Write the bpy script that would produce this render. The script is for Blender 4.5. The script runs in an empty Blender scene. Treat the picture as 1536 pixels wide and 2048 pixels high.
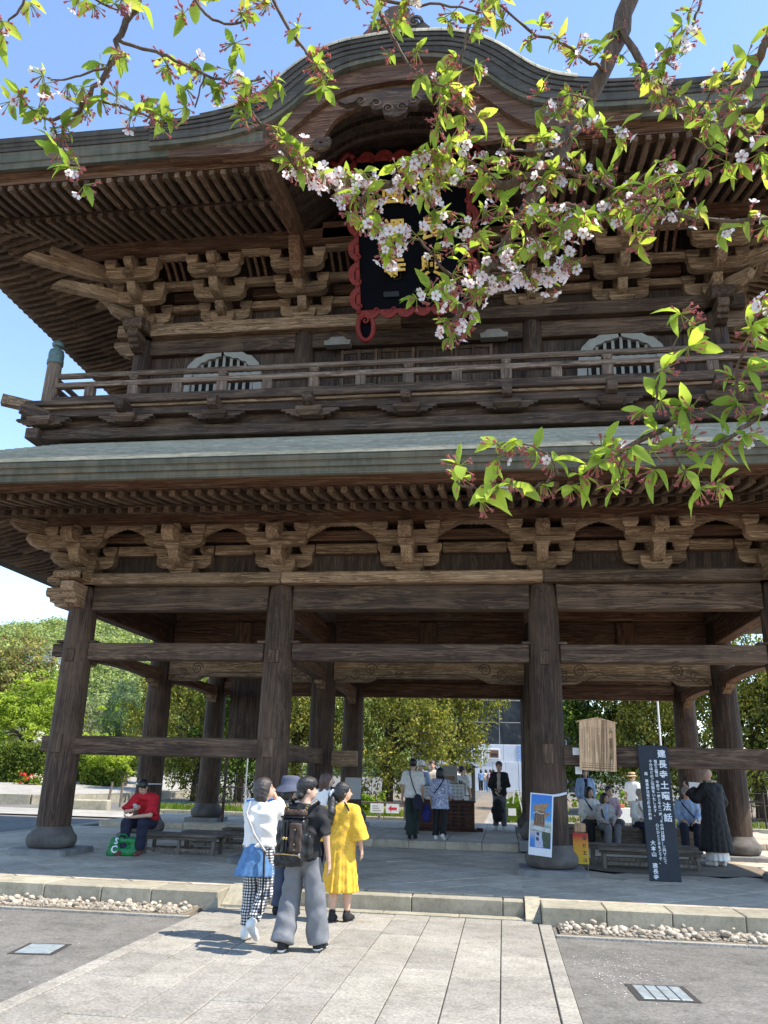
import bpy, bmesh, math, random
import numpy as np
from mathutils import Vector, Matrix, Euler
R = math.radians
rng = random.Random(7)
SC = bpy.context.scene
COL = SC.collection

# ------------------------------------------------------------------ camera
CAM = Vector((1.677, -14.98, 1.74))
cr, cu, cf = Vector((0.98982, 0.13847, 0.02477)), Vector((0.0192, -0.3050, 0.9520)), Vector((-0.1386, 0.9423, 0.3044))
cf.normalize(); cr = (cr - cf * cr.dot(cf)).normalized(); cu = cr.cross(cf)
cam_data = bpy.data.cameras.new('camera')
cam_data.lens = 28.686; cam_data.sensor_width = 36; cam_data.clip_start = 0.05; cam_data.clip_end = 3000
cam = bpy.data.objects.new('camera', cam_data); COL.objects.link(cam)
cam.matrix_world = Matrix(((cr.x, cu.x, -cf.x, CAM.x), (cr.y, cu.y, -cf.y, CAM.y), (cr.z, cu.z, -cf.z, CAM.z), (0, 0, 0, 1)))
SC.camera = cam
FPX = 28.686 / 36 * 2048
def pixray(x, y):
    return cr * ((x - 768) / FPX) - cu * ((y - 1024) / FPX) + cf
def at_dist(x, y, d):
    return CAM + pixray(x, y) * d
def atY(x, y, Y):
    r = pixray(x, y); return CAM + r * ((Y - CAM.y) / r.y)
def atZ(x, y, Z):
    r = pixray(x, y); return CAM + r * ((Z - CAM.z) / r.z)

# ------------------------------------------------------------------ sky, sun, exposure
SUN_EL, SUN_AZ = R(57), R(98.5)          # azimuth clockwise from +Y
world = bpy.data.worlds.new('World'); SC.world = world; world.use_nodes = True
wn = world.node_tree.nodes; wl = world.node_tree.links
sky = wn.new('ShaderNodeTexSky'); sky.sky_type = 'NISHITA'; sky.sun_disc = False
sky.sun_elevation = SUN_EL; sky.sun_rotation = SUN_AZ
sky.air_density = 0.95; sky.dust_density = 0.05; sky.ozone_density = 1.3
wn['Background'].inputs['Strength'].default_value = 0.15
wl.new(sky.outputs['Color'], wn['Background'].inputs['Color'])
sun_data = bpy.data.lights.new('sun', 'SUN'); sun_data.energy = 3.4; sun_data.angle = R(0.55); sun_data.color = (1.0, 0.93, 0.82)
sun = bpy.data.objects.new('sun', sun_data); COL.objects.link(sun)
sdir = Vector((math.sin(SUN_AZ) * math.cos(SUN_EL), math.cos(SUN_AZ) * math.cos(SUN_EL), math.sin(SUN_EL)))
sun.rotation_euler = sdir.to_track_quat('Z', 'Y').to_euler(); sun.location = sdir * 60
SC.view_settings.view_transform = 'Standard'; SC.view_settings.look = 'None'
SC.view_settings.gamma = 1.0; SC.view_settings.use_curve_mapping = False
SC.view_settings.exposure = 1.38
SC.render.engine = 'CYCLES'
SC.cycles.max_bounces = 8; SC.cycles.diffuse_bounces = 5; SC.cycles.transparent_max_bounces = 12
SC.cycles.use_denoising = True; SC.cycles.sample_clamp_indirect = 8

# ------------------------------------------------------------------ material helpers
def new_mat(name):
    m = bpy.data.materials.new(name); m.use_nodes = True
    nt = m.node_tree; b = nt.nodes['Principled BSDF']
    return m, nt, b
def node(nt, typ, **kw):
    n = nt.nodes.new(typ)
    for k, v in kw.items():
        if hasattr(n, k) and k not in n.inputs: setattr(n, k, v)
        else: n.inputs[k.replace('_', ' ')].default_value = v
    return n
def ramp(nt, fac, stops):
    n = nt.nodes.new('ShaderNodeValToRGB'); e = n.color_ramp.elements
    while len(e) < len(stops): e.new(0.5)
    for i, (p, c) in enumerate(stops):
        e[i].position = p; e[i].color = (c[0], c[1], c[2], 1) if len(c) == 3 else c
    nt.links.new(fac, n.inputs[0]); return n.outputs[0]
def mixc(nt, a, b, fac, mode='MIX'):
    n = nt.nodes.new('ShaderNodeMix'); n.data_type = 'RGBA'; n.blend_type = mode
    for s, v in ((6, a), (7, b), (0, fac)):
        if hasattr(v, 'is_output'): nt.links.new(v, n.inputs[s])
        elif s == 0: n.inputs[0].default_value = v
        else: n.inputs[s].default_value = (v[0], v[1], v[2], 1)
    return n.outputs[2]
def coords(nt, scale=(1, 1, 1), world_space=False, rand=True, rot=(0, 0, 0)):
    if world_space:
        src = nt.nodes.new('ShaderNodeNewGeometry').outputs['Position']
    else:
        src = nt.nodes.new('ShaderNodeTexCoord').outputs['Object']
        if rand:
            oi = nt.nodes.new('ShaderNodeObjectInfo')
            mul = node(nt, 'ShaderNodeMath', operation='MULTIPLY'); mul.inputs[1].default_value = 37.0
            nt.links.new(oi.outputs['Random'], mul.inputs[0])
            add = node(nt, 'ShaderNodeVectorMath', operation='ADD')
            nt.links.new(src, add.inputs[0]); nt.links.new(mul.outputs[0], add.inputs[1]); src = add.outputs[0]
    mp = nt.nodes.new('ShaderNodeMapping'); mp.inputs['Scale'].default_value = scale; mp.inputs['Rotation'].default_value = rot
    nt.links.new(src, mp.inputs[0]); return mp.outputs[0]
def noise(nt, vec, scale, detail=4, rough=0.55, dist=0.0):
    n = nt.nodes.new('ShaderNodeTexNoise'); n.inputs['Scale'].default_value = scale; n.inputs['Detail'].default_value = detail
    n.inputs['Roughness'].default_value = rough; n.inputs['Distortion'].default_value = dist
    nt.links.new(vec, n.inputs['Vector']); return n.outputs[0]
def bump(nt, b, h, strength=0.3, dist=0.02):
    n = nt.nodes.new('ShaderNodeBump'); n.inputs['Strength'].default_value = strength; n.inputs['Distance'].default_value = dist
    nt.links.new(h, n.inputs['Height']); nt.links.new(n.outputs[0], b.inputs['Normal'])
def objrand(nt):
    return nt.nodes.new('ShaderNodeObjectInfo').outputs['Random']
def simple(name, col, rough=0.6, var=0.12, scale=6, bmp=0.15, metallic=0.0, rnd=0.0, spec=0.4):
    m, nt, b = new_mat(name)
    v = coords(nt); n = noise(nt, v, scale, 5, 0.6)
    c = ramp(nt, n, [(0.25, [x * (1 - var * 1.6) for x in col]), (0.75, [min(1, x * (1 + var)) for x in col])])
    if rnd:
        rr = ramp(nt, objrand(nt), [(0, (1 - rnd,) * 3), (1, (1 + rnd * 0.6,) * 3)])
        c = mixc(nt, c, rr, 1.0, 'MULTIPLY')
    nt.links.new(c, b.inputs['Base Color']); b.inputs['Roughness'].default_value = rough; b.inputs['Metallic'].default_value = metallic
    b.inputs['Specular IOR Level'].default_value = spec
    if bmp: bump(nt, b, noise(nt, v, scale * 6, 4), bmp, 0.01)
    return m
def wood(name, axis, dark, mid, light, weather=(0.17, 0.14, 0.115), wamt=0.5, grain=1.0, rough=0.72, rnd=0.25):
    m, nt, b = new_mat(name)
    lo, hi = 0.22 * grain, 3.2 * grain
    sc = [hi, hi, hi]; sc[axis] = lo
    v = coords(nt, tuple(sc))
    g1 = noise(nt, v, 2.2, 5, 0.62, 1.6)                       # broad figure
    fi = [14, 14, 14]; fi[axis] = 0.5
    v2 = coords(nt, tuple(fi)); g2 = noise(nt, v2, 3.0, 4, 0.7)  # fine fibres
    deep = [x * .55 for x in dark]
    c1 = ramp(nt, g1, [(0.26, deep), (0.40, mid), (0.47, dark), (0.55, light), (0.60, dark), (0.66, mid), (0.8, light)])
    c2 = ramp(nt, g2, [(0.32, (0.42, 0.40, 0.38)), (0.5, (0.95, 0.95, 0.95)), (0.7, (1.25, 1.25, 1.25))])
    c = mixc(nt, c1, c2, 1.0, 'MULTIPLY')
    ck = [5.0 * grain] * 3; ck[axis] = 0.10 * grain
    g4 = noise(nt, coords(nt, tuple(ck)), 1.6, 3, 0.5, 0.6)            # drying checks
    c = mixc(nt, c, ramp(nt, g4, [(0.478, (1, 1, 1)), (0.493, (0.22, 0.2, 0.19)), (0.508, (1, 1, 1))]), 0.85, 'MULTIPLY')
    v3 = coords(nt, (0.9, 0.9, 0.9)); g3 = noise(nt, v3, 1.1, 5, 0.6, 0.4)
    wf = ramp(nt, g3, [(0.45, (0, 0, 0)), (0.75, (wamt,) * 3)])
    c = mixc(nt, c, weather, wf)
    if rnd:
        rr = ramp(nt, objrand(nt), [(0, (1 - rnd,) * 3), (1, (1 + rnd,) * 3)])
        c = mixc(nt, c, rr, 1.0, 'MULTIPLY')
    c = mixc(nt, c, (1.0, .92, .83), 1.0, 'MULTIPLY')
    nt.links.new(c, b.inputs['Base Color'])
    b.inputs['Roughness'].default_value = rough; b.inputs['Specular IOR Level'].default_value = 0.3
    mb_ = mixc(nt, g1, g2, 0.5)
    bump(nt, b, mb_, 0.5, 0.012)
    return m
MAT = {}
D0, D1, D2 = (0.045, 0.030, 0.024), (0.082, 0.055, 0.042), (0.15, 0.108, 0.082)
for ax, n in enumerate('xyz'):
    MAT['beam_' + n] = wood('dark_timber_' + n, ax, (0.046, 0.028, 0.020), (0.080, 0.051, 0.037), (0.165, 0.112, 0.078), weather=(0.23, 0.165, 0.12), wamt=0.4)
    MAT['red_' + n] = wood('brown_timber_' + n, ax, (0.090, 0.040, 0.023), (0.155, 0.078, 0.044), (0.25, 0.148, 0.090), wamt=0.3)
    MAT['rafter_' + n] = wood('rafter_timber_' + n, ax, (0.070, 0.043, 0.028), (0.15, 0.097, 0.063), (0.25, 0.17, 0.115), weather=(0.27, 0.19, 0.135), wamt=0.4, grain=1.6, rnd=.4)
    MAT['pale_' + n] = wood('weathered_timber_' + n, ax, (0.11, 0.068, 0.042), (0.26, 0.172, 0.11), (0.48, 0.345, 0.23), weather=(0.46, 0.34, 0.24), wamt=0.5, grain=1.6)
MAT['column'] = wood('column_timber', 2, (0.034, 0.021, 0.016), (0.058, 0.037, 0.028), (0.105, 0.069, 0.050), weather=(0.19, 0.13, 0.092), wamt=0.45, rnd=0.15)
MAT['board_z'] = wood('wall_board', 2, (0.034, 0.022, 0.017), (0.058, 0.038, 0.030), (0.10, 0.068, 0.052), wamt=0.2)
MAT['rail'] = wood('rail_timber', 0, (0.11, 0.075, 0.055), (0.19, 0.135, 0.10), (0.29, 0.22, 0.17), weather=(0.24, 0.2, 0.17), wamt=0.5)
MAT['post'] = wood('post_timber', 2, (0.11, 0.075, 0.055), (0.18, 0.13, 0.10), (0.27, 0.205, 0.16), weather=(0.24, 0.2, 0.17), wamt=0.5)
def copper(name, cols, lines):
    m, nt, b = new_mat(name)
    v = coords(nt, (0.5, 0.5, 3)); n = noise(nt, v, 1.6, 6, 0.65, 0.5)
    c = ramp(nt, n, [(0.3, cols[0]), (0.5, cols[1]), (0.7, cols[2])])
    br = nt.nodes.new('ShaderNodeTexBrick'); br.inputs['Scale'].default_value = 1.0
    br.inputs['Brick Width'].default_value = 0.9; br.inputs['Row Height'].default_value = lines; br.inputs['Mortar Size'].default_value = 0.006
    br.inputs['Color1'].default_value = (1, 1, 1, 1); br.inputs['Color2'].default_value = (0.82, 0.84, 0.84, 1); br.inputs['Mortar'].default_value = (0.6, 0.6, 0.6, 1)
    tc = coords(nt, (1, 1, 1), rand=False, rot=(R(90), 0, 0)); nt.links.new(tc, br.inputs['Vector'])
    c = mixc(nt, c, br.outputs[0], 0.8, 'MULTIPLY')
    st_ = noise(nt, coords(nt, (5, 5, .25), rand=False), 1.0, 5, .7)
    c = mixc(nt, c, ramp(nt, st_, [(.35, (.62, .62, .6)), (.55, (1, 1, 1)), (.7, (1.2, 1.17, 1.1))]), .8, 'MULTIPLY')
    nt.links.new(c, b.inputs['Base Color']); b.inputs['Roughness'].default_value = 0.7; b.inputs['Metallic'].default_value = 0.0; b.inputs['Specular IOR Level'].default_value = 0.25
    bump(nt, b, n, 0.2, 0.02)
    return m
MAT['copper'] = copper('patinated_copper', [(0.115, 0.115, 0.085), (0.155, 0.140, 0.10), (0.195, 0.140, 0.095)], 0.14)
MAT['copper_dark'] = copper('dark_copper', [(0.065, 0.054, 0.044), (0.095, 0.08, 0.064), (0.125, 0.11, 0.088)], 0.08)
MAT['roof'] = copper('copper_shingles', [(0.30, 0.285, 0.215), (0.375, 0.345, 0.265), (0.46, 0.41, 0.32)], 0.12)
MAT['base_stone'] = simple('dark_base_stone', (0.115, 0.10, 0.088), 0.75, 0.35, 4, 0.4, rnd=0.12)
MAT['stone'] = simple('grey_stone', (0.22, 0.212, 0.20), 0.85, 0.25, 3, 0.4, rnd=0.12)
MAT['verdigris'] = simple('verdigris_bronze', (0.13, 0.19, 0.18), 0.6, 0.3, 14, 0.2, metallic=0.4)
MAT['grey_paint'] = simple('grey_paint', (0.33, 0.31, 0.27), 0.7, 0.12, 8, 0.1)
MAT['white_wood'] = simple('bleached_wood', (0.26, 0.235, 0.20), 0.7, 0.15, 8, 0.1)
MAT['red_lacquer'] = simple('red_lacquer', (0.20, 0.014, 0.009), 0.6, 0.3, 9, 0.15)
MAT['black_lacquer'] = simple('black_lacquer', (0.006, 0.007, 0.012), 0.55, 0.3, 6, 0.1)
MAT['gold'] = simple('gold_leaf', (0.62, 0.40, 0.10), 0.38, 0.25, 18, 0.1, metallic=0.75)
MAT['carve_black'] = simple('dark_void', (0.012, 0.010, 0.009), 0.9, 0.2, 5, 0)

# ------------------------------------------------------------------ mesh helpers
class MB:
    def __init__(s): s.v = []; s.f = []; s.mi = []; s.cur = 0
    def add(s, vs, fs):
        o = len(s.v); s.v.extend([tuple(p) for p in vs]); s.f.extend([tuple(i + o for i in f) for f in fs]); s.mi.extend([s.cur] * len(fs)); return s
    def box(s, x0, x1, y0, y1, z0, z1, c=0.0):
        if c <= 0:
            vs = [(x, y, z) for z in (z0, z1) for y in (y0, y1) for x in (x0, x1)]
            return s.add(vs, [(0, 2, 3, 1), (4, 5, 7, 6), (0, 1, 5, 4), (2, 6, 7, 3), (0, 4, 6, 2), (1, 3, 7, 5)])
        vs = []; idx = {}
        for sx in (0, 1):
            for sy in (0, 1):
                for sz in (0, 1):
                    for k in range(3):
                        p = [(x0, x1)[sx], (y0, y1)[sy], (z0, z1)[sz]]
                        for a, sg in enumerate((sx, sy, sz)):
                            if a != k: p[a] += -c if sg else c
                        idx[(sx, sy, sz, k)] = len(vs); vs.append(p)
        F = []
        for k in range(3):
            a, b_ = [i for i in range(3) if i != k]
            for sg in (0, 1):
                q = []
                for (p, r) in ((0, 0), (1, 0), (1, 1), (0, 1)):
                    t = [0, 0, 0]; t[k] = sg; t[a] = p; t[b_] = r; q.append(idx[(*t, k)])
                F.append(q)
            for p in (0, 1):
                for r in (0, 1):
                    t0 = [0, 0, 0]; t0[a] = p; t0[b_] = r; t1 = list(t0); t1[k] = 1
                    F.append([idx[(*t0, a)], idx[(*t1, a)], idx[(*t1, b_)], idx[(*t0, b_)]])
        for sx in (0, 1):
            for sy in (0, 1):
                for sz in (0, 1):
                    F.append([idx[(sx, sy, sz, 0)], idx[(sx, sy, sz, 1)], idx[(sx, sy, sz, 2)]])
        return s.add(vs, F)
    def rings(s, rings, cap=True, closed=True):
        n = len(rings[0]); vs = [p for r in rings for p in r]; F = []
        for i in range(len(rings) - 1):
            for j in range(n if closed else n - 1):
                k = (j + 1) % n
                F.append((i * n + j, i * n + k, (i + 1) * n + k, (i + 1) * n + j))
        if cap and closed:
            F.append(tuple(range(n - 1, -1, -1))); F.append(tuple((len(rings) - 1) * n + j for j in range(n)))
        return s.add(vs, F)
    def lathe(s, prof, c=(0, 0), n=24):
        return s.rings([[(c[0] + r * math.cos(2 * math.pi * j / n), c[1] + r * math.sin(2 * math.pi * j / n), z) for j in range(n)] for r, z in prof])
    def prism(s, poly, axis, a0, a1):
        # poly in the two remaining axes (in order), extruded along axis
        def P(u, w, a):
            p = [u, w]; p.insert(axis, a); return tuple(p)
        return s.rings([[P(u, w, a0) for u, w in poly], [P(u, w, a1) for u, w in poly]])
    def tube(s, pts, rad, n=8, cap=True):
        pts = [Vector(p) for p in pts]; rad = rad if hasattr(rad, '__len__') else [rad] * len(pts)
        t = (pts[1] - pts[0]).normalized(); up = Vector((0, 0, 1)) if abs(t.z) < 0.9 else Vector((1, 0, 0))
        nrm = t.cross(up).normalized(); rs = []
        for i, p in enumerate(pts):
            tt = (pts[min(i + 1, len(pts) - 1)] - pts[max(i - 1, 0)]).normalized()
            nrm = (nrm - tt * nrm.dot(tt)).normalized(); bn = tt.cross(nrm)
            rs.append([p + (nrm * math.cos(2 * math.pi * j / n) + bn * math.sin(2 * math.pi * j / n)) * rad[i] for j in range(n)])
        return s.rings(rs, cap)
    def strip(s, xs, zt, zb, y0, y1):
        # solid band between two curves z(x), between planes y0 and y1
        rs = []
        for x, a, b_ in zip(xs, zt, zb): rs.append([(x, y0, b_), (x, y0, a), (x, y1, a), (x, y1, b_)])
        return s.rings(rs)
    def bar(s, p, q, w, h, up=(0, 0, 1)):
        p, q = Vector(p), Vector(q); t = (q - p).normalized(); sd = t.cross(Vector(up)).normalized(); u = sd.cross(t)
        rs = [[e + sd * a * w / 2 + u * b_ * h / 2 for a, b_ in ((-1, -1), (1, -1), (1, 1), (-1, 1))] for e in (p, q)]
        return s.rings(rs)
    def mesh(s, name, mats, smooth=False):
        me = bpy.data.meshes.new(name); me.from_pydata(s.v, [], s.f)
        for m in (mats if isinstance(mats, (list, tuple)) else [mats]): me.materials.append(MAT[m] if isinstance(m, str) else m)
        if len(me.materials) > 1: me.polygons.foreach_set('material_index', s.mi)
        bm = bmesh.new(); bm.from_mesh(me); bmesh.ops.recalc_face_normals(bm, faces=bm.faces); bm.to_mesh(me); bm.free()
        if smooth is True: me.polygons.foreach_set('use_smooth', [True] * len(me.polygons))
        elif smooth: me.shade_auto = None
        me.update(); return me
    def build(s, name, mats, parent=None, loc=None, rot=None, smooth=False):
        return place(name, s.mesh(name, mats, smooth), parent, loc, rot)
def place(name, me, parent=None, loc=None, rot=None, scale=None):
    o = bpy.data.objects.new(name, me); COL.objects.link(o)
    if parent: o.parent = parent
    if loc is not None: o.location = loc
    if rot is not None: o.rotation_euler = rot if hasattr(rot, '__len__') else (0, 0, rot)
    if scale is not None: o.scale = scale if hasattr(scale, '__len__') else (scale,) * 3
    return o
def empty(name, loc=(0, 0, 0), rot=0, parent=None):
    o = bpy.data.objects.new(name, None); COL.objects.link(o); o.location = loc; o.rotation_euler = (0, 0, rot); o.empty_display_size = 0.2
    if parent: o.parent = parent
    return o
def tag(o, label, cat, group=None):
    o['label'] = label; o['category'] = cat
    if group: o['group'] = group
    return o
def struct(o, label=None, kind='structure'):
    o['kind'] = kind
    if label: o['label'] = label
    return o
def smooth_by_angle(o, ang=40):
    me = o.data; me.polygons.foreach_set('use_smooth', [True] * len(me.polygons))
    bm = bmesh.new(); bm.from_mesh(me)
    for e in bm.edges:
        if len(e.link_faces) == 2 and e.calc_face_angle(0) > R(ang): e.smooth = False
    bm.to_mesh(me); bm.free(); return o
GLYPHS = {}
def load_glyphs(chars):
    obs = []
    for ch in sorted(set(chars)):
        cu_ = bpy.data.curves.new('glyph', 'FONT'); cu_.body = ch; cu_.size = 1.0; cu_.extrude = 0.02; cu_.offset = 0.022; cu_.align_x = 'CENTER'; cu_.align_y = 'TOP'; cu_.resolution_u = 2
        ob = bpy.data.objects.new('glyph', cu_); COL.objects.link(ob); obs.append((ch, ob, cu_))
    dg = bpy.context.evaluated_depsgraph_get()
    for ch, ob, cu_ in obs:
        me = bpy.data.meshes.new_from_object(ob.evaluated_get(dg))
        GLYPHS[ch] = (np.array([tuple(v.co) for v in me.vertices]), [tuple(p.vertices) for p in me.polygons]); bpy.data.meshes.remove(me)
    for ch, ob, cu_ in obs: bpy.data.objects.remove(ob); bpy.data.curves.remove(cu_)
load_glyphs('建長興國禪寺建長寺土曜法話毎週土曜日午前十一時と午後一時（その他は随時）三門下にて十分ほどのご法話をいたします。話建長寺法布教師会の和尚心にひとときをどうぞ、大本山建長寺三門（国重要文化財）CS')
def text_mesh(name, ch, mat, size, vertical=False, extr=0.004, spacing=1.0, bold=0.0):
    v, f = GLYPHS[ch]; w = v * size; w[:, 2] = v[:, 2] / .02 * extr
    me = bpy.data.meshes.new(name); me.from_pydata([tuple(p) for p in w], [], f); me.materials.append(MAT[mat] if isinstance(mat, str) else mat); return me
# ------------------------------------------------------------------ the ground
def gz(x, y):
    return 0.0 if y < 11 else 0.0105 * (y - 11)
def ground_mat(name, c0, c1, c2, sc=1.0, rough=0.9, speck=0.25, bmp=0.5):
    m, nt, b = new_mat(name)
    v = coords(nt, world_space=True)
    n1 = noise(nt, v, 0.9 * sc, 6, 0.65); n2 = noise(nt, v, 34 * sc, 3, 0.75); n3 = noise(nt, v, 5 * sc, 6, 0.7)
    c = ramp(nt, n1, [(0.3, c0), (0.5, c1), (0.72, c2)])
    s = ramp(nt, n2, [(0.3, (1 - speck,) * 3), (0.7, (1 + speck,) * 3)])
    c = mixc(nt, c, s, 1.0, 'MULTIPLY')
    t = ramp(nt, n3, [(0.3, (0.72, 0.71, 0.70)), (0.5, (1.0,) * 3), (0.7, (1.12,) * 3)])
    c = mixc(nt, c, t, 1.0, 'MULTIPLY')
    if True:
        rr = ramp(nt, objrand(nt), [(0, (0.86, 0.86, 0.87)), (1, (1.1, 1.1, 1.09))]); c = mixc(nt, c, rr, 1.0, 'MULTIPLY')
    nt.links.new(c, b.inputs['Base Color']); b.inputs['Roughness'].default_value = rough; b.inputs['Specular IOR Level'].default_value = 0.25
    bump(nt, b, n2, bmp, 0.006); return m
MAT['asphalt'] = ground_mat('asphalt', (0.115, 0.108, 0.096), (0.15, 0.141, 0.127), (0.19, 0.178, 0.16), speck=0.35)
MAT['granite'] = ground_mat('granite_paving', (0.24, 0.222, 0.188), (0.295, 0.274, 0.235), (0.35, 0.327, 0.285), 1.0, 0.8, 0.38)
MAT['curb'] = ground_mat('tuff_curb', (0.25, 0.225, 0.165), (0.33, 0.30, 0.225), (0.40, 0.365, 0.285), 2.0, 0.85, 0.15)
MAT['flag'] = ground_mat('slate_flagstone', (0.36, 0.30, 0.22), (0.50, 0.42, 0.315), (0.60, 0.51, 0.39), 1.6, 0.7, 0.12)
MAT['joint'] = simple('dark_joint', (0.045, 0.04, 0.034), 0.95, 0.2, 8, 0)
MAT['earth'] = ground_mat('packed_earth', (0.15, 0.118, 0.085), (0.19, 0.152, 0.112), (0.24, 0.195, 0.148), 1.4, 0.95, 0.2)
MAT['pale_pave'] = ground_mat('pale_pavement', (0.25, 0.23, 0.20), (0.30, 0.28, 0.245), (0.35, 0.325, 0.29), 0.5, 0.9, 0.15)
MAT['grassm'] = simple('grass_blade', (0.10, 0.17, 0.035), 0.7, 0.3, 5, 0, rnd=0.3)
MAT['petal_dot'] = simple('fallen_petal', (0.8, 0.72, 0.72), 0.7, 0.1, 5, 0)
MAT['pebble'] = simple('pale_pebble', (0.50, 0.43, 0.335), 0.85, 0.4, 5, 0.5, rnd=0.45)

mb = MB()
gx = [-1500, -200, -60, -30, -15, -5, 0, 5, 15, 30, 60, 200, 1500]; gy = [-600, -60, -15, 0, 11, 30, 60, 120, 400, 1500]
vs = [(x, y, gz(x, y) - 0.02 if y < 400 else gz(x, 400)) for y in gy for x in gx]; n = len(gx)
mb.add(vs, [(j * n + i, j * n + i + 1, (j + 1) * n + i + 1, (j + 1) * n + i) for j in range(len(gy) - 1) for i in range(n - 1)])
ground = struct(mb.build('ground', 'asphalt'))

# granite path in front of the gate: bed, slabs, border stones
path = struct(MB().box(-2.17, 2.24, -17, -3.20, -0.3, -0.014).build('path', 'joint'))
def slab_mesh(nm, w, l, h, mat, c=0.006, jig=0.0):
    b_ = MB().box(-w / 2, w / 2, -l / 2, l / 2, -h, 0, c); return b_.mesh(nm, mat)
sm = {}
lanes = [(-2.0 + 0.4522 * i, -2.0 + 0.4522 * (i + 1)) for i in range(9)]
for i, (a, b_) in enumerate(lanes):
    y = -3.44 - [0, .35, .1, .5, .22, .42, .08, .36, -.02][i] if i != 8 else -3.46
    first = True; y1 = -3.44
    while y1 > -16.5:
        l = (rng.choice([.88, .93, .97, 1.0]) if not first else max(0.3, -3.44 - y)); first = False
        if l < 0.25: l += 0.9
        key = round(l, 2)
        if key not in sm: sm[key] = slab_mesh('paving_slab', 0.4522 - 0.009, l - 0.009, 0.2, 'granite')
        place('paving_slab', sm[key], path, ((a + b_) / 2, y1 - l / 2, rng.uniform(-0.003, 0.002)), (rng.uniform(-.001, .001), rng.uniform(-.002, .002), 0))
        y1 -= l
bm_ = slab_mesh('border_stone', 0.15, 0.89, 0.2, 'granite')
for x in (-2.085, 2.155):
    for k in range(15): place('border_stone', bm_, path, (x, -3.66 - 0.9 * k, rng.uniform(-0.002, 0.003)))
ts = slab_mesh('threshold_slab', 0.98, 0.2, 0.2, 'curb')
for k in range(4): place('threshold_slab', ts, path, (-1.40 + 0.99 * k, -3.325, 0.012))

# platform under the gate
plat = struct(MB().box(-9.9, 9.9, -3.05, 12.0, -0.3, 0.186).build('platform', 'joint'))
def curb_run(x0, x1, y0, y1, z1, lens, parent, along='x'):
    p = x0 if along == 'x' else y0; end = x1 if along == 'x' else y1
    while p < end - 0.05:
        l = min(rng.choice(lens), end - p)
        if end - p - l < 0.25: l = end - p
        g = 0.004
        if along == 'x': MB().box(p + g, p + l - g, y0, y1, -0.3, z1 + rng.uniform(-.004, .004), 0.012).build('curb_stone', 'curb', parent)
        else: MB().box(x0, x1, p + g, p + l - g, -0.3, z1 + rng.uniform(-.004, .004), 0.012).build('curb_stone', 'curb', parent)
        p += l
curb_run(-9.95, -2.06, -3.66, -3.06, 0.205, [0.75, 0.82, 0.7, 0.9], plat)
curb_run(2.12, 9.95, -3.66, -3.06, 0.205, [0.72, 0.78, 0.85], plat)
curb_run(-1.76, 1.92, -3.16, -2.86, 0.19, [1.0, 1.1, 1.2], plat)
for sx, x0, x1 in ((-1, -2.055, -1.765), (1, 1.925, 2.115)):   # sloping cheek stones beside the step
    MB().prism([(-3.52, -0.2), (-2.86, -0.2), (-2.86, 0.225), (-3.14, 0.225), (-3.50, 0.03)], 0, x0, x1).build('cheek_stone', 'curb', plat)
curb_run(-9.95, -9.6, -3.05, 12.0, 0.205, [0.9, 1.0, 1.1], plat, 'y')
curb_run(9.6, 9.95, -3.05, 12.0, 0.205, [0.9, 1.0, 1.1], plat, 'y')

def clip_poly(poly, x0, x1, y0, y1):
    for ax, lim, sg in ((0, x0, 1), (0, x1, -1), (1, y0, 1), (1, y1, -1)):
        out = []
        for i in range(len(poly)):
            p, q = poly[i - 1], poly[i]; a, b_ = (p[ax] - lim) * sg, (q[ax] - lim) * sg
            if (a >= 0) != (b_ >= 0):
                t = a / (a - b_); out.append((p[0] + (q[0] - p[0]) * t, p[1] + (q[1] - p[1]) * t))
            if b_ >= 0: out.append(q)
        poly = out
        if len(poly) < 3: return []
    return poly
def tile_poly(poly, z0, z1, name, mat, parent):
    mbt = MB(); n = len(poly); cx = sum(p[0] for p in poly) / n; cy = sum(p[1] for p in poly) / n
    ins = [(cx + (p[0] - cx) * 0.985, cy + (p[1] - cy) * 0.985) for p in poly]
    mbt.rings([[(x, y, z0) for x, y in poly], [(x, y, z1 - 0.004) for x, y in poly], [(x, y, z1) for x, y in ins]])
    return mbt.build(name, mat, parent)
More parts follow.
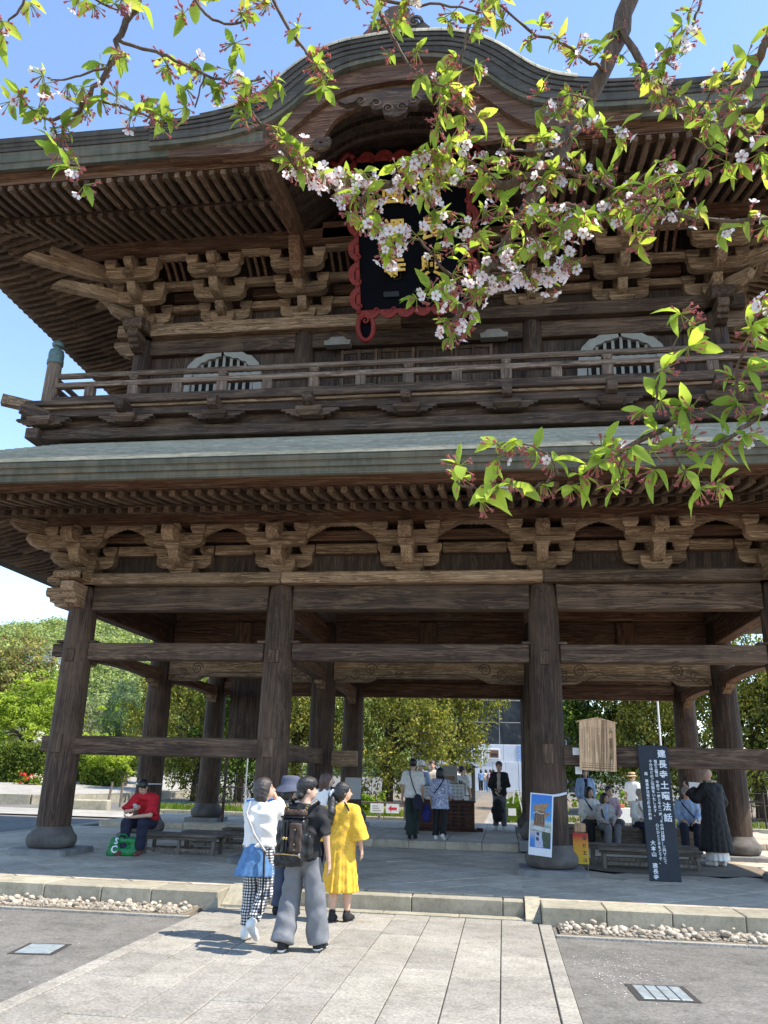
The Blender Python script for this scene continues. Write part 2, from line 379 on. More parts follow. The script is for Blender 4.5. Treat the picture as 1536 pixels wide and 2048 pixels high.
# diagonal square flagstones; a patch of bare earth round the right benches
t = 0.62; h = (t - 0.026) / 2 * math.sqrt(2); st = t / math.sqrt(2)
dm = MB(); dm.rings([[(0, -h, -.1), (h, 0, -.1), (0, h, -.1), (-h, 0, -.1)], [(0, -h, -.003), (h, 0, -.003), (0, h, -.003), (-h, 0, -.003)], [(0, -h + .006, 0), (h - .006, 0, 0), (0, h - .006, 0), (-h + .006, 0, 0)]])
dme = dm.mesh('flagstone', 'flag')
def earth_zone(x, y): return 2.95 < x < 6.3 and 0.75 < y < 3.4 + 0.1 * math.sin(x * 5)
REG = [(-9.58, -1.75, -3.045, 6.9), (-1.75, 1.92, -2.85, 3.93), (1.92, 9.58, -3.045, 6.9)]
stuff_t = MB()
for i in range(-30, 31):
    for j in range(-40, 41):
        cx, cy = i * st * 1.0 + j * st, (j - i) * st
        if not (-10 < cx < 10 and -4 < cy < 7.4) or earth_zone(cx, cy): continue
        sq = [(cx, cy - h), (cx + h, cy), (cx, cy + h), (cx - h, cy)]
        for rg in REG:
            p = clip_poly(sq, *rg)
            if len(p) < 3: continue
            far = cx > 6.6 or cy > 4.6
            if far:
                stuff_t.rings([[(x, y, .12) for x, y in p], [(x, y, .207) for x, y in p]])
            elif len(p) == 4 and all(abs(a[0] - b_[0]) < 1e-6 and abs(a[1] - b_[1]) < 1e-6 for a, b_ in zip(sorted(p), sorted(sq))):
                place('flagstone', dme, plat, (cx, cy, 0.207 + rng.uniform(-.003, .002)))
            else: tile_poly(p, 0.1, 0.207, 'flagstone', 'flag', plat)
struct(stuff_t.build('flagstones', 'flag', plat), kind='stuff')
ep = MB()
n = 28; eo = [(4.62 + 1.72 * (1 + .05 * math.sin(5 * a) + .03 * math.sin(9 * a + 1)) * math.copysign(abs(math.cos(a)) ** .6, math.cos(a)), 2.05 + 1.42 * (1 + .06 * math.sin(4 * a + 2)) * math.copysign(abs(math.sin(a)) ** .6, math.sin(a)), ) for a in [2 * math.pi * k / n for k in range(n)]]
ep.add([(x, y, .213) for x, y in eo] + [(4.6, 2.05, .222)], [(k, (k + 1) % n, n) for k in range(n)])
struct(ep.build('earth_patch', 'earth'))
# raised inner floor (centre bay from the second row on, side bays further back)
inner = struct(MB().box(-1.95, 1.98, 4.05, 11.6, 0.1, 0.352).build('inner_floor', 'joint'))
for k in range(5):
    for q in range(9):
        MB().box(-1.95 + k * .786 + .004, -1.95 + (k + 1) * .786 - .004, 3.95 + q * .85 + .004, 3.95 + (q + 1) * .85 - .004, 0.05, 0.36 + rng.uniform(-.003, .003), .01).build('floor_slab', 'flag', inner)
for x0, x1 in ((-9.0, -1.96), (1.99, 9.0)):
    p = x0
    while p < x1 - .1:
        l = min(1.17, x1 - p)
        for q in range(4): MB().box(p + .004, p + l - .004, 6.95 + q * 1.2 + .004, 6.95 + (q + 1) * 1.2 - .004, .05, .355 + rng.uniform(-.003, .003), .012).build('floor_slab', 'flag', inner)
        p += 1.17

# pebble strips along the foot of the platform
bed = struct(MB().box(-9.9, -2.24, -4.30, -3.67, -0.2, 0.012).box(2.30, 9.9, -4.30, -3.67, -0.2, 0.012).build('gravel_bed', 'earth'))
pm = []
for k in range(7):
    bmx = bmesh.new(); bmesh.ops.create_icosphere(bmx, subdivisions=2, radius=1.0)
    r2 = random.Random(k); o3 = [Vector((r2.uniform(-1, 1), r2.uniform(-1, 1), r2.uniform(-1, 1))) for _ in range(6)]
    for v in bmx.verts: 
        s_ = 1.0
        for o in o3: s_ -= 0.42 * max(0, v.co.normalized().dot(o.normalized()) - .55)
        v.co = Vector((v.co.x * s_, v.co.y * .78 * s_, v.co.z * .62 * s_))
    me = bpy.data.meshes.new('pebble'); bmx.to_mesh(me); bmx.free(); me.materials.append(MAT['pebble']); me.polygons.foreach_set('use_smooth', [True] * len(me.polygons)); pm.append(me)
for x0, x1, cnt in ((-6.2, -2.36, 138), (2.36, 5.9, 150)):
    for k in range(cnt):
        r_ = rng.uniform(.024, .060) * (1.15 if x0 > 0 else 1.0); yy = rng.uniform(-4.25, -3.74)
        place('pebble', rng.choice(pm), bed, (rng.uniform(x0, x1), yy, .012 + r_ * .4 + (rng.uniform(0, .05) if k % 3 == 0 else 0)), (rng.uniform(-.3, .3), rng.uniform(-.3, .3), rng.uniform(0, 6.28)), r_)
ps = MB()
for x0, x1 in ((-6.3, -2.3), (2.33, 6.6)):
    for k in range(1500):
        c = Vector((rng.uniform(x0, x1), rng.uniform(-4.27, -3.7), .012)); r_ = rng.uniform(.012, .034); q_ = rng.uniform(.6, 1.3)
        ps.lathe([(.5 * r_, c.z - .2 * r_), (r_, c.z + .2 * r_), (.75 * r_ * q_, c.z + .6 * r_), (.1 * r_, c.z + .8 * r_)], (c.x, c.y), 6)
for x0, x1 in ((-9.8, -6.3), (6.6, 9.8)):
    for k in range(110):
        c = Vector((rng.uniform(x0, x1), rng.uniform(-4.22, -3.76), .04)); r_ = rng.uniform(.04, .09)
        ps.lathe([(.3 * r_, -.5 * r_ + c.z), (r_, c.z), (.7 * r_, c.z + .5 * r_), (.1 * r_, c.z + .62 * r_)], (c.x, c.y), 7)
struct(ps.build('pebbles', 'pebble', bed, smooth=True), kind='stuff')
for x0, x1 in ((-9.9, -2.175), (2.245, 9.9)):
    es = struct(MB().box(x0, x1, -4.385, -4.305, -.2, .004).build('edging_strip', 'joint'))
    p = x0
    while p < x1 - .05:
        l = min(1.05, x1 - p); MB().box(p + .003, p + l - .003, -4.39, -4.30, -.15, .008, .003).build('edging_stone', 'granite', es); p += l
# fallen petals on the asphalt and path
pt = MB()
for k in range(520):
    if k < 260: x, y = rng.gauss(2.75, .28), rng.gauss(-5.9, .5)
    else: x, y = rng.uniform(-7, 7), rng.uniform(-9.5, -4.5)
    if x < 2.26 and k < 260: continue
    if -2.2 < x < 2.26: 
        if k % 4: continue
    if -3.2 < x < -2.7 and -6.8 < y < -6.1 or 2.75 < x < 3.25 and -7.05 < y < -6.4: continue
    z = -.013 if abs(x) > 2.26 else .006; s_ = rng.uniform(.004, .009); a = rng.uniform(0, 6.28); c_, n_ = math.cos(a) * s_, math.sin(a) * s_
    pt.add([(x + c_, y + n_, z), (x - n_ * .7, y + c_ * .7, z + .003), (x - c_, y - n_, z), (x + n_ * .7, y - c_ * .7, z + .002)], [(0, 1, 2, 3)])
struct(pt.build('fallen_petals', 'petal_dot'), 'pale petals scattered over asphalt and path', 'stuff')
# drains
MAT['drain_metal'] = simple('drain_metal', (0.34, 0.38, 0.39), 0.5, 0.2, 12, 0.2, metallic=0.3)
def drain(name, cx, cy, w, l, rz, slats, label):
    o = empty(name, (cx, cy, -.016), rz)
    fr = MB().box(-w / 2 - .05, w / 2 + .05, -l / 2 - .05, l / 2 + .05, -.05, .001).build('frame', 'joint', o)
    if slats:
        sw = w / slats
        for k in range(slats): MB().box(-w / 2 + k * sw + .006, -w / 2 + (k + 1) * sw - .006, -l / 2, l / 2, -.05, .006, .003).build('panel', 'drain_metal', o)
    else: MB().box(-w / 2, w / 2, -l / 2, l / 2, -.05, .006, .004).build('panel', 'drain_metal', o)
    return tag(o, label, 'drain cover')
drain('drain_cover', -2.93, -6.45, .34, .42, R(8), 0, 'plain pale metal drain plate set in the asphalt left of the path')
drain('drain_grate', 3.0, -6.72, .42, .46, R(4), 4, 'ribbed four panel metal drain grate set in the asphalt right of the path')
# ------------------------------------------------------------------ the gate
gate = tag(empty('temple_gate'), 'two storey dark timber temple gate with curved gable and copper roofs', 'gate')
XC = [-6.486, -2.451, 2.451, 6.486]; YR = [0, 4.105, 8.21]
def base_z(i, j): return 0.36 if (j == 2 or (j == 1 and i in (1, 2))) else 0.21
RECT = {'lo': (6.486, 0.0, 8.21), 'up': (6.08, 0.5, 7.71)}
def loft(mbx, rect, prof, sides='FLBR', clip=None, nseg=1, lift=0.0, closed=True):
    hw, y0, y1 = RECT[rect]
    for s in sides:
        rs = []
        for k in range(nseg + 1):
            t_ = k / nseg; r = []
            for d, z in prof:
                zz = z + lift * abs(2 * t_ - 1) ** 5
                if s in 'FB':
                    a, b_ = -(hw + d), hw + d
                    if clip: a, b_ = max(a, clip[0]), min(b_, clip[1])
                    x = a + (b_ - a) * t_; r.append((x, y0 - d if s == 'F' else y1 + d, zz))
                else:
                    a, b_ = y0 - d, y1 + d
                    y = a + (b_ - a) * t_; r.append((-(hw + d) if s == 'L' else hw + d, y, zz))
            rs.append(r)
        mbx.rings(rs, cap=closed, closed=closed)
    return mbx
# --- columns
def col_prof(z0, z1, rb, rt):
    H = z1 - z0; pr = [(rb, z0)]
    for k in range(1, 9): t_ = k / 8 * .86; pr.append((rb + (rt - rb) * t_ ** 1.3, z0 + H * t_))
    for k in range(1, 7): a = k / 6 * R(80); pr.append((rt * (1 - .30 * (1 - math.cos(a))), z0 + H * .86 + H * .14 * math.sin(a)))
    return pr
stone_prof = [(.36, 0), (.41, .03), (.435, .09), (.44, .15), (.425, .20), (.38, .25), (.335, .32), (.322, .36)]
for j in range(3):
    for i in range(4):
        zb = base_z(i, j); c = MB().lathe(col_prof(zb + .44, 5.13, .30, .268), (0, 0), 32).build('column', 'column', gate, (XC[i], YR[j], 0), (0, 0, i * 1.7 + j), smooth=True)
        smooth_by_angle(c)
        smooth_by_angle(MB().lathe([(r, z + zb + .10) for r, z in stone_prof], (0, 0), 32).build('base_stone', 'base_stone', c), 50)
        if (i, j) in ((0, 0), (2, 0), (3, 0), (1, 0)):
            w = .56; pl = [(-w, -w * .8), (-w * .8, -w), (w * .9, -w), (w, -w * .85), (w, w), (-w, w)]
            MB().rings([[(x, y, zb - .15) for x, y in pl], [(x * 1.0, y, zb + .075) for x, y in pl], [(x * .96, y * .96, zb + .098) for x, y in pl]]).build('plinth', 'stone', c, rot=(0, 0, -(i * 1.7 + j)))
        else: MB().box(-.47, .47, -.47, .47, zb - .12, zb + .098, .02).build('plinth', 'stone', c, rot=(0, 0, -(i * 1.7 + j)))
# --- beams of the lower storey
def beam(name, x0, x1, y0, y1, z0, z1, mat, c=.015, parent=None): return MB().box(x0, x1, y0, y1, z0, z1, c).build(name, mat, parent or gate)
def nose_profile(L, h):   # carved beam end, in (s outwards, z 0..h)
    return [(0, 0), (.35 * L, 0), (.45 * L, .05 * h), (.62 * L, .12 * h), (.66 * L, .26 * h), (.80 * L, .32 * h), (.84 * L, .52 * h), (.95 * L, .58 * h), (L, .75 * h), (.97 * L, h), (0, h)]
for r, yy in enumerate(YR):
    if r == 0:
        for i in range(3):
            e = .27
            beam('head_beam', XC[i] + e - .03, XC[i + 1] - e + .03, yy - .14, yy + .14, 4.63, 5.098, 'beam_x')
            beam('tie_beam', XC[i] + e, XC[i + 1] - e, yy - .12, yy + .12, 3.68, 4.0, 'beam_x')
            if i != 1: beam('low_tie_beam', XC[i] + .24, XC[i + 1] - .24, yy - .125, yy + .125, 1.93, 2.27, 'beam_x')
        for x0, x1 in ((-6.95, -2.42), (-2.416, 2.46), (2.464, 6.95)): beam('wall_plate', x0, x1, yy - .36, yy + .36, 5.102, 5.32, 'pale_x' if x0 < 0 else 'beam_x', .025)
    elif r == 1:
        for i in range(3):
            beam('head_beam', XC[i] + .24, XC[i + 1] - .24, yy - .12, yy + .12, 5.17, 5.45, 'red_x')
            beam('panel', XC[i] + .24, XC[i + 1] - .24, yy - .03, yy + .03, 4.0, 5.165, 'red_x')
            xm = (XC[i] + XC[i + 1]) / 2; beam('strut', xm - .22, xm + .22, yy - .1, yy + .02, 4.25, 5.165, 'red_z', .05)
    else:
        for i in range(3):
            beam('head_beam', XC[i] + .24, XC[i + 1] - .24, yy - .12, yy + .12, 3.76, 4.14, 'red_x')
            beam('upper_panel', XC[i] + .24, XC[i + 1] - .24, yy - .03, yy + .03, 4.145, 5.3, 'red_x')
# rainbow beams of the second row, with carved spirals
def spiral(cx, cz, r0, turns, y, sx=1, w=.012):
    pts = [(cx + sx * r0 * (1 - a / (turns * 6.283)) * math.cos(a), y, cz + r0 * (1 - a / (turns * 6.283)) * math.sin(a)) for a in [turns * 6.283 * k / 26 for k in range(27)]]
    m_ = MB()
    m_.tube(pts, [w * (1 - .5 * k / 26) for k in range(27)], 5); return m_
for i in range(3):
    x0, x1 = XC[i] + .26, XC[i + 1] - .26; xs = np.linspace(x0, x1, 41); u = (xs - x0) / (x1 - x0)
    arch = np.clip(np.minimum(u, 1 - u) / .22, 0, 1); zb = 3.74 + .10 * np.clip((arch - .75) * 4, 0, 1) ** 2
    rb = MB().strip(xs, np.full(41, 4.22), zb, YR[1] - .15, YR[1] + .15).build('rainbow_beam', 'pale_x', gate)
    L = x1 - x0
    for s_ in (1, -1):
        xx = x0 + .2 * L if s_ > 0 else x1 - .2 * L
        spiral(xx, 4.02, .15, 2.2, YR[1] - .155, s_).build('carved_spiral', 'board_z', rb)
        spiral(xx - s_ * .34, 3.94, .09, 1.6, YR[1] - .155, -s_, .01).build('carved_spiral', 'board_z', rb)
        wv = [(xx - s_ * (.15 + .5 * k / 12) , YR[1] - .155, 3.86 + .05 * math.sin(k * .9) - .004 * k) for k in range(13)]
        MB().tube(wv, .009, 5).build('carved_wave', 'board_z', rb)
        gr = [(xx + s_ * (.12 + (.5 * L - .2 * L - .12) * k / 14), YR[1] - .155, 3.80 + .12 * min(1, k / 4) ) for k in range(15)]
        MB().tube(gr, .008, 5).build('carved_groove', 'board_z', rb)
# tie beams running back
for xi, x in enumerate(XC):
    for r in (0, 1):
        y0, y1 = YR[r] + .26, YR[r + 1] - .24
        if xi in (0, 3):
            beam('side_head_beam', x - .14, x + .14, y0, y1, 4.63, 5.098, 'red_y')
            beam('side_plate', x - .3, x + .3, y0 - .6 if r == 0 else y0, y1 + .45, 5.102, 5.32, 'beam_y', .02)
        else: beam('cross_beam', x - .12, x + .12, y0, y1, 4.55, 5.0, 'red_y')
        if xi in (0, 3) or r == 0 or True:
            ys = np.linspace(y0, y1, 25); u = (ys - y0) / (y1 - y0); zz = 3.70 + .07 * np.sin(math.pi * u)
            mm = MB(); mm.rings([[(x - .11, y, a), (x - .11, y, 3.985), (x + .11, y, 3.985), (x + .11, y, a)] for y, a in zip(ys, zz)]); mm.build('side_tie_beam', 'red_y', gate)
            for yb, sg in ((y1, -1), (y0, 1)):
                MB().prism([(yb, 3.72), (yb + sg * .45, 3.72), (yb + sg * .38, 3.64), (yb + sg * .2, 3.62), (yb + sg * .12, 3.56), (yb, 3.54)], 0, x - .09, x + .09).build('carved_bracket', 'pale_y', gate)
for x, s_ in ((-2.451, 1), (2.451, -1)):    # low ties running back from the front columns
    beam('low_side_tie', x - .11, x + .11, .24, 3.85, 1.9, 2.22, 'beam_y')
    if s_ > 0: beam('tie_end', x, x + .85, 4.0, 4.22, 1.86, 2.2, 'pale_x')
# wedges, tenons and nosings on the front columns
for i, x in enumerate(XC):
    for z0, z1 in ((3.62, 3.86), (1.95, 2.28)): MB().box(x - .11, x + .09, -.315, -.2, z0, z1, .012).build('tenon_end', 'beam_z', gate)
    for s_ in (-1, 1):
        if (i == 0 and s_ < 0) or (i == 3 and s_ > 0):
            MB().box(min(x, x + s_ * .47), max(x, x + s_ * .47), -.11, .11, 3.74, 3.98, .012).build('beam_nose', 'beam_x', gate)
            MB().box(min(x, x + s_ * .42), max(x, x + s_ * .42), -.11, .11, 1.97, 2.25, .012).build('beam_nose', 'beam_x', gate)
        MB().box(min(x + s_ * .2, x + s_ * .40), max(x + s_ * .2, x + s_ * .40), -.13, .13, 4.003, 4.05, .008).build('wedge', 'beam_x', gate)
for sx in (-1, 1):           # carved noses where plates cross on the corners
    x = sx * 6.486
    p1 = [(x + sx * (.16 + s_), z) for s_, z in [(a, 4.66 + b_) for a, b_ in nose_profile(.62, .43)]]
    MB().prism(p1, 1, -.13, .13).build('carved_nose', 'pale_x', gate)
    p2 = [(-(.16 + s_), 4.66 + z) for s_, z in nose_profile(.58, .43)]
    MB().prism(p2, 0, x - .13, x + .13).build('carved_nose', 'pale_y', gate)
    a_ = np.linspace(0, math.pi, 9)
    MB().prism([(-.36 - .42, 5.13)] + [(-.36 - .33 - .13 * math.sin(a), 5.215 - .09 * math.cos(a)) for a in a_] + [(-.36, 5.31), (-.36, 5.12)], 0, x - .27, x + .27).build('plate_end', 'pale_y', gate)
    pe = [(x + sx * (.50 + .2 * math.sin(a)), 5.21 - .10 * math.cos(a)) for a in a_] + [(x + sx * .2, 5.32), (x + sx * .2, 5.1)]
    MB().prism(pe, 1, -.29, .29).build('plate_end', 'pale_x', gate)
# --- bracket sets
def masu(m, x, y, z0, w, h):
    q = lambda s_, z: [(x - s_ * w / 2, y - s_ * w / 2, z), (x + s_ * w / 2, y - s_ * w / 2, z), (x + s_ * w / 2, y + s_ * w / 2, z), (x - s_ * w / 2, y + s_ * w / 2, z)]
    return m.rings([q(.70, z0), q(.78, z0 + h * .16), q(1.0, z0 + h * .45), q(1.0, z0 + h)])
def arm_poly(L, h, e=.2):
    p = [(-L / 2, h), (-L / 2, h * .52)]
    for k in range(1, 6): a = k / 6 * math.pi / 2; p.append((-L / 2 + e * (1 - math.cos(a)), h * .52 * (1 - math.sin(a))))
    p.append((-L / 2 + e, 0)); p += [(-a, b_) for a, b_ in reversed(p)]; return p
def armx(L, h, t=.2): return MB().prism(arm_poly(L, h), 1, -t / 2, t / 2)
SH = {}
def shared(key, fn):
    if key not in SH: SH[key] = fn()
    return SH[key]
def sub(parent, nm, key, fn, loc, rot=0): return place(nm, shared(key, fn), parent, loc, rot)
blk = lambda w, h, mat: (lambda: masu(MB(), 0, 0, 0, w, h).mesh('block', mat))
def bracket_lower(x, y, rz=0, corner=0):
    root = place('bracket_set', shared('daitoL', lambda: masu(MB(), 0, 0, 0, .54, .27).mesh('bracket_set', 'pale_x')), gate, (x, y, 5.322), rz)
    S = lambda nm, key, fn, loc, rot=0: sub(root, nm, key, fn, loc, rot)
    S('bracket_arm', 'armL', lambda: armx(1.12, .26).mesh('bracket_arm', 'pale_x'), (0, 0, .14))
    for dx in (-.47, .47): S('block', 'blkL', blk(.285, .175, 'pale_x'), (dx, 0, .403))
    S('block', 'blkL', None, (0, -.02, .403))
    def fwd():
        p = [(.3, .26), (.3, 0), (-.35, 0)] + [(-.35 - .33 * math.sin(a), .2 * (1 - math.cos(a))) for a in np.linspace(.2, 1.5, 6)] + [(-.70, .26)]
        return MB().prism(p, 0, -.1, .1).mesh('bracket_arm', 'pale_y')
    S('bracket_arm', 'fwdL', fwd, (0, 0, .142))
    S('block', 'blkL2', blk(.29, .15, 'pale_x'), (0, -.60, .36))
    S('bracket_arm', 'armL2', lambda: armx(1.16, .25, .19).mesh('bracket_arm', 'pale_x'), (0, -.62, .43))
    for dx in (-.48, .48): S('block', 'blkL3', blk(.28, .165, 'pale_x'), (dx, -.62, .675))
    def nose():
        p = [(.1, .25), (.1, 0), (-.62, 0), (-.78, -.05), (-.92, -.06), (-1.02, .0), (-1.06, .10), (-1.04, .2), (-.96, .26), (-.86, .26), (-.8, .31), (-.7, .30), (-.62, .25)]
        m_ = MB().prism(p, 0, -.115, .115); 
        for sx in (-1, 1):
            pts = [(sx * .117, -.9 + .075 * (1 - a / 9) * math.cos(a), .1 + .075 * (1 - a / 9) * math.sin(a)) for a in np.linspace(0, 8, 18)]; m_.tube(pts, .012, 5)
        return m_.mesh('carved_nose', 'pale_y')
    S('carved_nose', 'noseL', nose, (0, 0, .56))
    if corner:
        a = R(-45) if corner < 0 else R(45)
        for k, (z, l) in enumerate(((.14, .75), (.42, 1.25), (.70, 1.6))):
            def dia(l=l):
                p = [(.1, .25), (.1, 0), (-l + .25, 0), (-l + .1, .06), (-l, .16), (-l + .02, .25)]; return MB().prism(p, 0, -.1, .1).mesh('diagonal_arm', 'pale_y')
            S('diagonal_arm', 'diaL%d' % k, dia, (0, 0, z), a)
        S('block', 'blkL2', None, (corner * .55, -.55, .40), a)
        S('bracket_arm', 'armL2', None, (corner * .62, -.0, .43), R(90))
    return root
BX = [-6.486, -4.469, -2.451, 0, 2.451, 4.469, 6.486]
for k, x in enumerate(BX): bracket_lower(x, 0, 0, -1 if k == 0 else (1 if k == 6 else 0))
for y in (2.05, 4.1, 6.15): bracket_lower(-6.486, y, R(-90)); bracket_lower(6.486, y, R(90))
for k in range(6):      # ties and boards between the sets
    xm = (BX[k] + BX[k + 1]) / 2; L = BX[k + 1] - BX[k]
    beam('bracket_tie', BX[k] + .62, BX[k + 1] - .62, -.09, .09, 5.735, 5.93, 'pale_x')
    beam('bracket_tie_upper', BX[k] + .3, BX[k + 1] - .3, -.09, .09, 6.0, 6.2, 'red_x')
    beam('infill_board', BX[k] + .002, BX[k + 1] - .002, .10, .14, 5.325, 6.6, 'board_z', .004)
    # wavy carved brace under the purlin
    w = L / 2 - .55; xs = np.linspace(-w, w, 49); env = np.abs(xs) / w
    zt = np.full(49, .02); zb = -.02 - .20 * env ** 1.5 - .014 * np.abs(np.sin(env * 17))
    if L > 2.2: zb = -.02 - .24 * np.clip((env - .35) / .65, 0, 1) ** 1.1 - .014 * np.abs(np.sin(env * 22))
    MB().strip(xs, zt, zb, -.05, .05).build('carved_brace', 'pale_x', gate, (xm, -.62, 6.155))
# --- eaves
def rafter_mesh(nm, w, h, L, drop, mat):
    # local: tip at origin (bottom centre), runs back along +Y and up
    mm = MB(); n = 3; rs = []
    for k in range(n + 1):
        y = L * k / n; z = drop * (k / n) - .02 * math.sin(math.pi * k / n)
        hh = h * (.92 if k == 0 else 1); rs.append([(-w / 2, y, z), (w / 2, y, z), (w / 2, y, z + hh), (-w / 2, y, z + hh)])
    return mm.rings(rs).mesh(nm, mat)
def eave(lv, pur, bt, ft, purh, kay, cop, roof, xclip, names, edge_mats):
    hw, y0, y1 = RECT[lv]
    (dp, zp), (db, zb), (df, zf) = pur, bt, ft
    slope_b = (zp - zb) / (db - dp); slope_f = .19
    rh = .115
    for s in 'FLBR':
        loft(MB(), lv, [(dp - .12, zp - purh), (dp + .12, zp - purh), (dp + .12, zp - .005), (dp - .12, zp - .005)], s).build('purlin', 'red_x' if s in 'FB' else 'red_y', gate)
    clipF = None
    zin = zb + rh + slope_b * (db + .4)
    boards = MB()
    fl = (lambda pr, m_: (loft(m_, lv, pr, 'LBR'), [loft(m_, lv, pr, 'F', c) for c in ((-99, -xclip), (xclip, 99))] if xclip else loft(m_, lv, pr, 'F')))
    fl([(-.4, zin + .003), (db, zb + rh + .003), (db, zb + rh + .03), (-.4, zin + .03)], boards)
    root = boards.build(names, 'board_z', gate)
    k_ = MB(); fl([(db - .17, zb + rh + .035), (db - .03, zb + rh + .002), (db - .03, zb + rh + .095), (db - .17, zb + rh + .11)], k_); k_.build('rafter_beam', 'red_x', root)
    zfi = zb + rh + .10; b2 = MB()
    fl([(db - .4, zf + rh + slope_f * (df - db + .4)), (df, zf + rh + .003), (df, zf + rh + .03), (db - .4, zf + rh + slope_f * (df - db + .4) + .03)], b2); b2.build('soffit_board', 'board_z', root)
    f2 = MB(); fl([(df - .28, zf + rh + .034), (df + .01, zf + rh + .004), (df + .03, zf + rh + kay * .55), (df + .13, zf + rh + kay * .6), (df + (.45 if lv == 'lo' else .15), zf + rh + kay * (.45 if lv == 'lo' else 1)), (df + .15, zf + rh + kay), (df - .28, zf + rh + kay)], f2); f2.build('fascia', 'red_x', root)
    bmesh_ = rafter_mesh('base_rafter', .095, rh, db + .3, slope_b * (db + .3), 'rafter_y')
    fmesh_ = rafter_mesh('flying_rafter', .095, rh, df - db + .35, slope_f * (df - db + .35), 'rafter_y')
    P = .2235
    rs_ = MB()
    for sgn in (-1, 1):
        k = 0
        while True:
            x = (k + .5) * P * sgn; k += 1
            if abs(x) > hw + df - .12: break
            if xclip and abs(x) < xclip + .1: continue
            if abs(x) < hw + db - .1: place('base_rafter', bmesh_, root, (x, y0 - db + rng.uniform(-.006, .006), zb), (0, 0, 0))
            place('flying_rafter', fmesh_, root, (x, y0 - df + rng.uniform(-.006, .006), zf), (0, 0, 0))
    k = 0
    while True:
        y = y0 - df + .16 + k * P; k += 1
        if y > y1 + .2: break
        if y > y0 - db + .1: place('base_rafter', bmesh_, root, (-(hw + db), y, zb), (0, 0, R(-90)))
        place('flying_rafter', fmesh_, root, (-(hw + df), y, zf), (0, 0, R(-90)))
        for d, z, L, dz in ((db, zb, db + .3, slope_b * (db + .3)), (df, zf, df - db + .35, slope_f * (df - db + .35))):
            X = hw + d; rs_.rings([[(X - q * L, y - .047, z + dz * q), (X - q * L, y + .047, z + dz * q), (X - q * L, y + .047, z + dz * q + rh), (X - q * L, y - .047, z + dz * q + rh)] for q in (0, 1)])
    struct(rs_.build('side_rafters', 'rafter_x', root), kind='stuff')
    for sx in (-1, 1):      # hip rafters
        MB().bar((sx * (hw + df), y0 - df, zf + .02), (sx * (hw - .3), y0 + .3, zf + .25 + slope_b * (df + .3)), .17, .26).build('hip_rafter', 'beam_y', root)
    # layered copper edge
    e = MB()
    fl(cop, e); e.build('eave_edge', edge_mats[0], gate)
    if edge_mats[1]:
        e = MB(); fl(edge_mats[1], e); e.build('eave_edge_layers', 'copper_dark', gate)
    # stepped roof surface
    r_ = MB(); n = roof['n']; d0, z0 = roof['a']; d1, z1 = roof['b']; pr = []
    for k in range(n):
        t0, t1 = k / n, (k + 1) / n; cv = lambda t_: z0 + (z1 - z0) * (t_ * (1 - roof['sag']) + roof['sag'] * t_ * t_)
        pr.append((d0 + (d1 - d0) * t0, cv(t0) + .022)); pr.append((d0 + (d1 - d0) * t1, cv(t1) + .004))
    loft(r_, lv, pr, 'LBR', None, 1, 0, closed=False)
    if xclip:
        for c_ in ((-99, -xclip), (xclip, 99)): loft(r_, lv, pr, 'F', c_, 1, 0, closed=False)
        loft(r_, lv, [q for q in pr if q[0] < 1.2], 'F', (-xclip, xclip), 1, 0, closed=False)
    else: loft(r_, lv, pr, 'F', None, 1, 0, closed=False); r_.build('roof_surface', 'roof', gate)
    return root
LO = eave('lo', (.62, 6.40), (1.93, 6.03), (2.79, 6.03), .23, .16,
     [(2.80, 6.31), (3.35, 6.115), (3.39, 6.13), (3.40, 6.23), (3.45, 6.232), (3.47, 6.32), (3.50, 6.322), (3.52, 6.37), (3.50, 6.42), (2.7, 6.75), (2.7, 6.4)],
     dict(n=26, a=(3.525, 6.395), b=(.55, 7.99), sag=0), None, 'lower_eave', ('copper', None))
UP = eave('up', (1.08, 12.70), (2.62, 12.22), (3.60, 12.20), .28, .22,
     [(3.60, 12.56), (3.80, 12.46), (3.86, 12.46), (3.88, 12.58), (3.905, 12.585), (3.925, 12.80), (3.4, 12.9), (3.4, 12.6)],
     dict(n=60, a=(4.02, 13.06), b=(-3.45, 17.6), sag=.45), 2.42, 'upper_eave',
     ('copper', [(3.5, 12.84), (3.95, 12.80), (3.96, 12.87), (3.98, 12.875), (3.985, 12.94), (4.01, 12.945), (4.02, 13.05), (3.95, 13.09), (3.4, 13.2)]))
MB().box(-2.9, 2.9, 3.75, 4.46, 17.3, 18.3, .06).build('ridge', 'copper_dark', gate)
# --- balcony storey
for x in (-6.486, 6.486): beam('side_infill', x - .05, x + .05, .2, 8.0, 5.325, 6.7, 'red_y', .004)
beam('rear_infill', -6.4, 6.4, 8.18, 8.24, 5.1, 6.7, 'red_x', .004)
MB().box(-6.4, 6.4, .2, 8.1, 5.46, 5.5).build('ceiling_board', 'red_y', gate)
hw, by = 7.5, -.72
beam('balcony_base_beam', -7.72, 7.72, by - .10, by + .2, 7.98, 8.21, 'beam_x')
beam('balcony_wall', -7.6, 7.6, by + .06, by + .12, 8.2, 8.62, 'beam_x')
for sx in (-1, 1):
    beam('balcony_side_wall', sx * 7.55 - .06, sx * 7.55 + .06, by + .1, 9, 7.98, 8.62, 'beam_y')
    beam('balcony_base_beam', sx * 7.6 - .14, sx * 7.6 + .14, by - .25, 9, 7.97, 8.2, 'beam_y')
MB().box(-7.55, 7.55, by, 9.0, 8.66, 8.74).build('balcony_floor', 'board_z', gate)
beam('balcony_beam', -7.95, 7.95, by - .17, by + .02, 8.44, 8.60, 'beam_x')
beam('balcony_edge', -7.92, 7.92, by - .30, by + .05, 8.66, 8.775, 'beam_x')
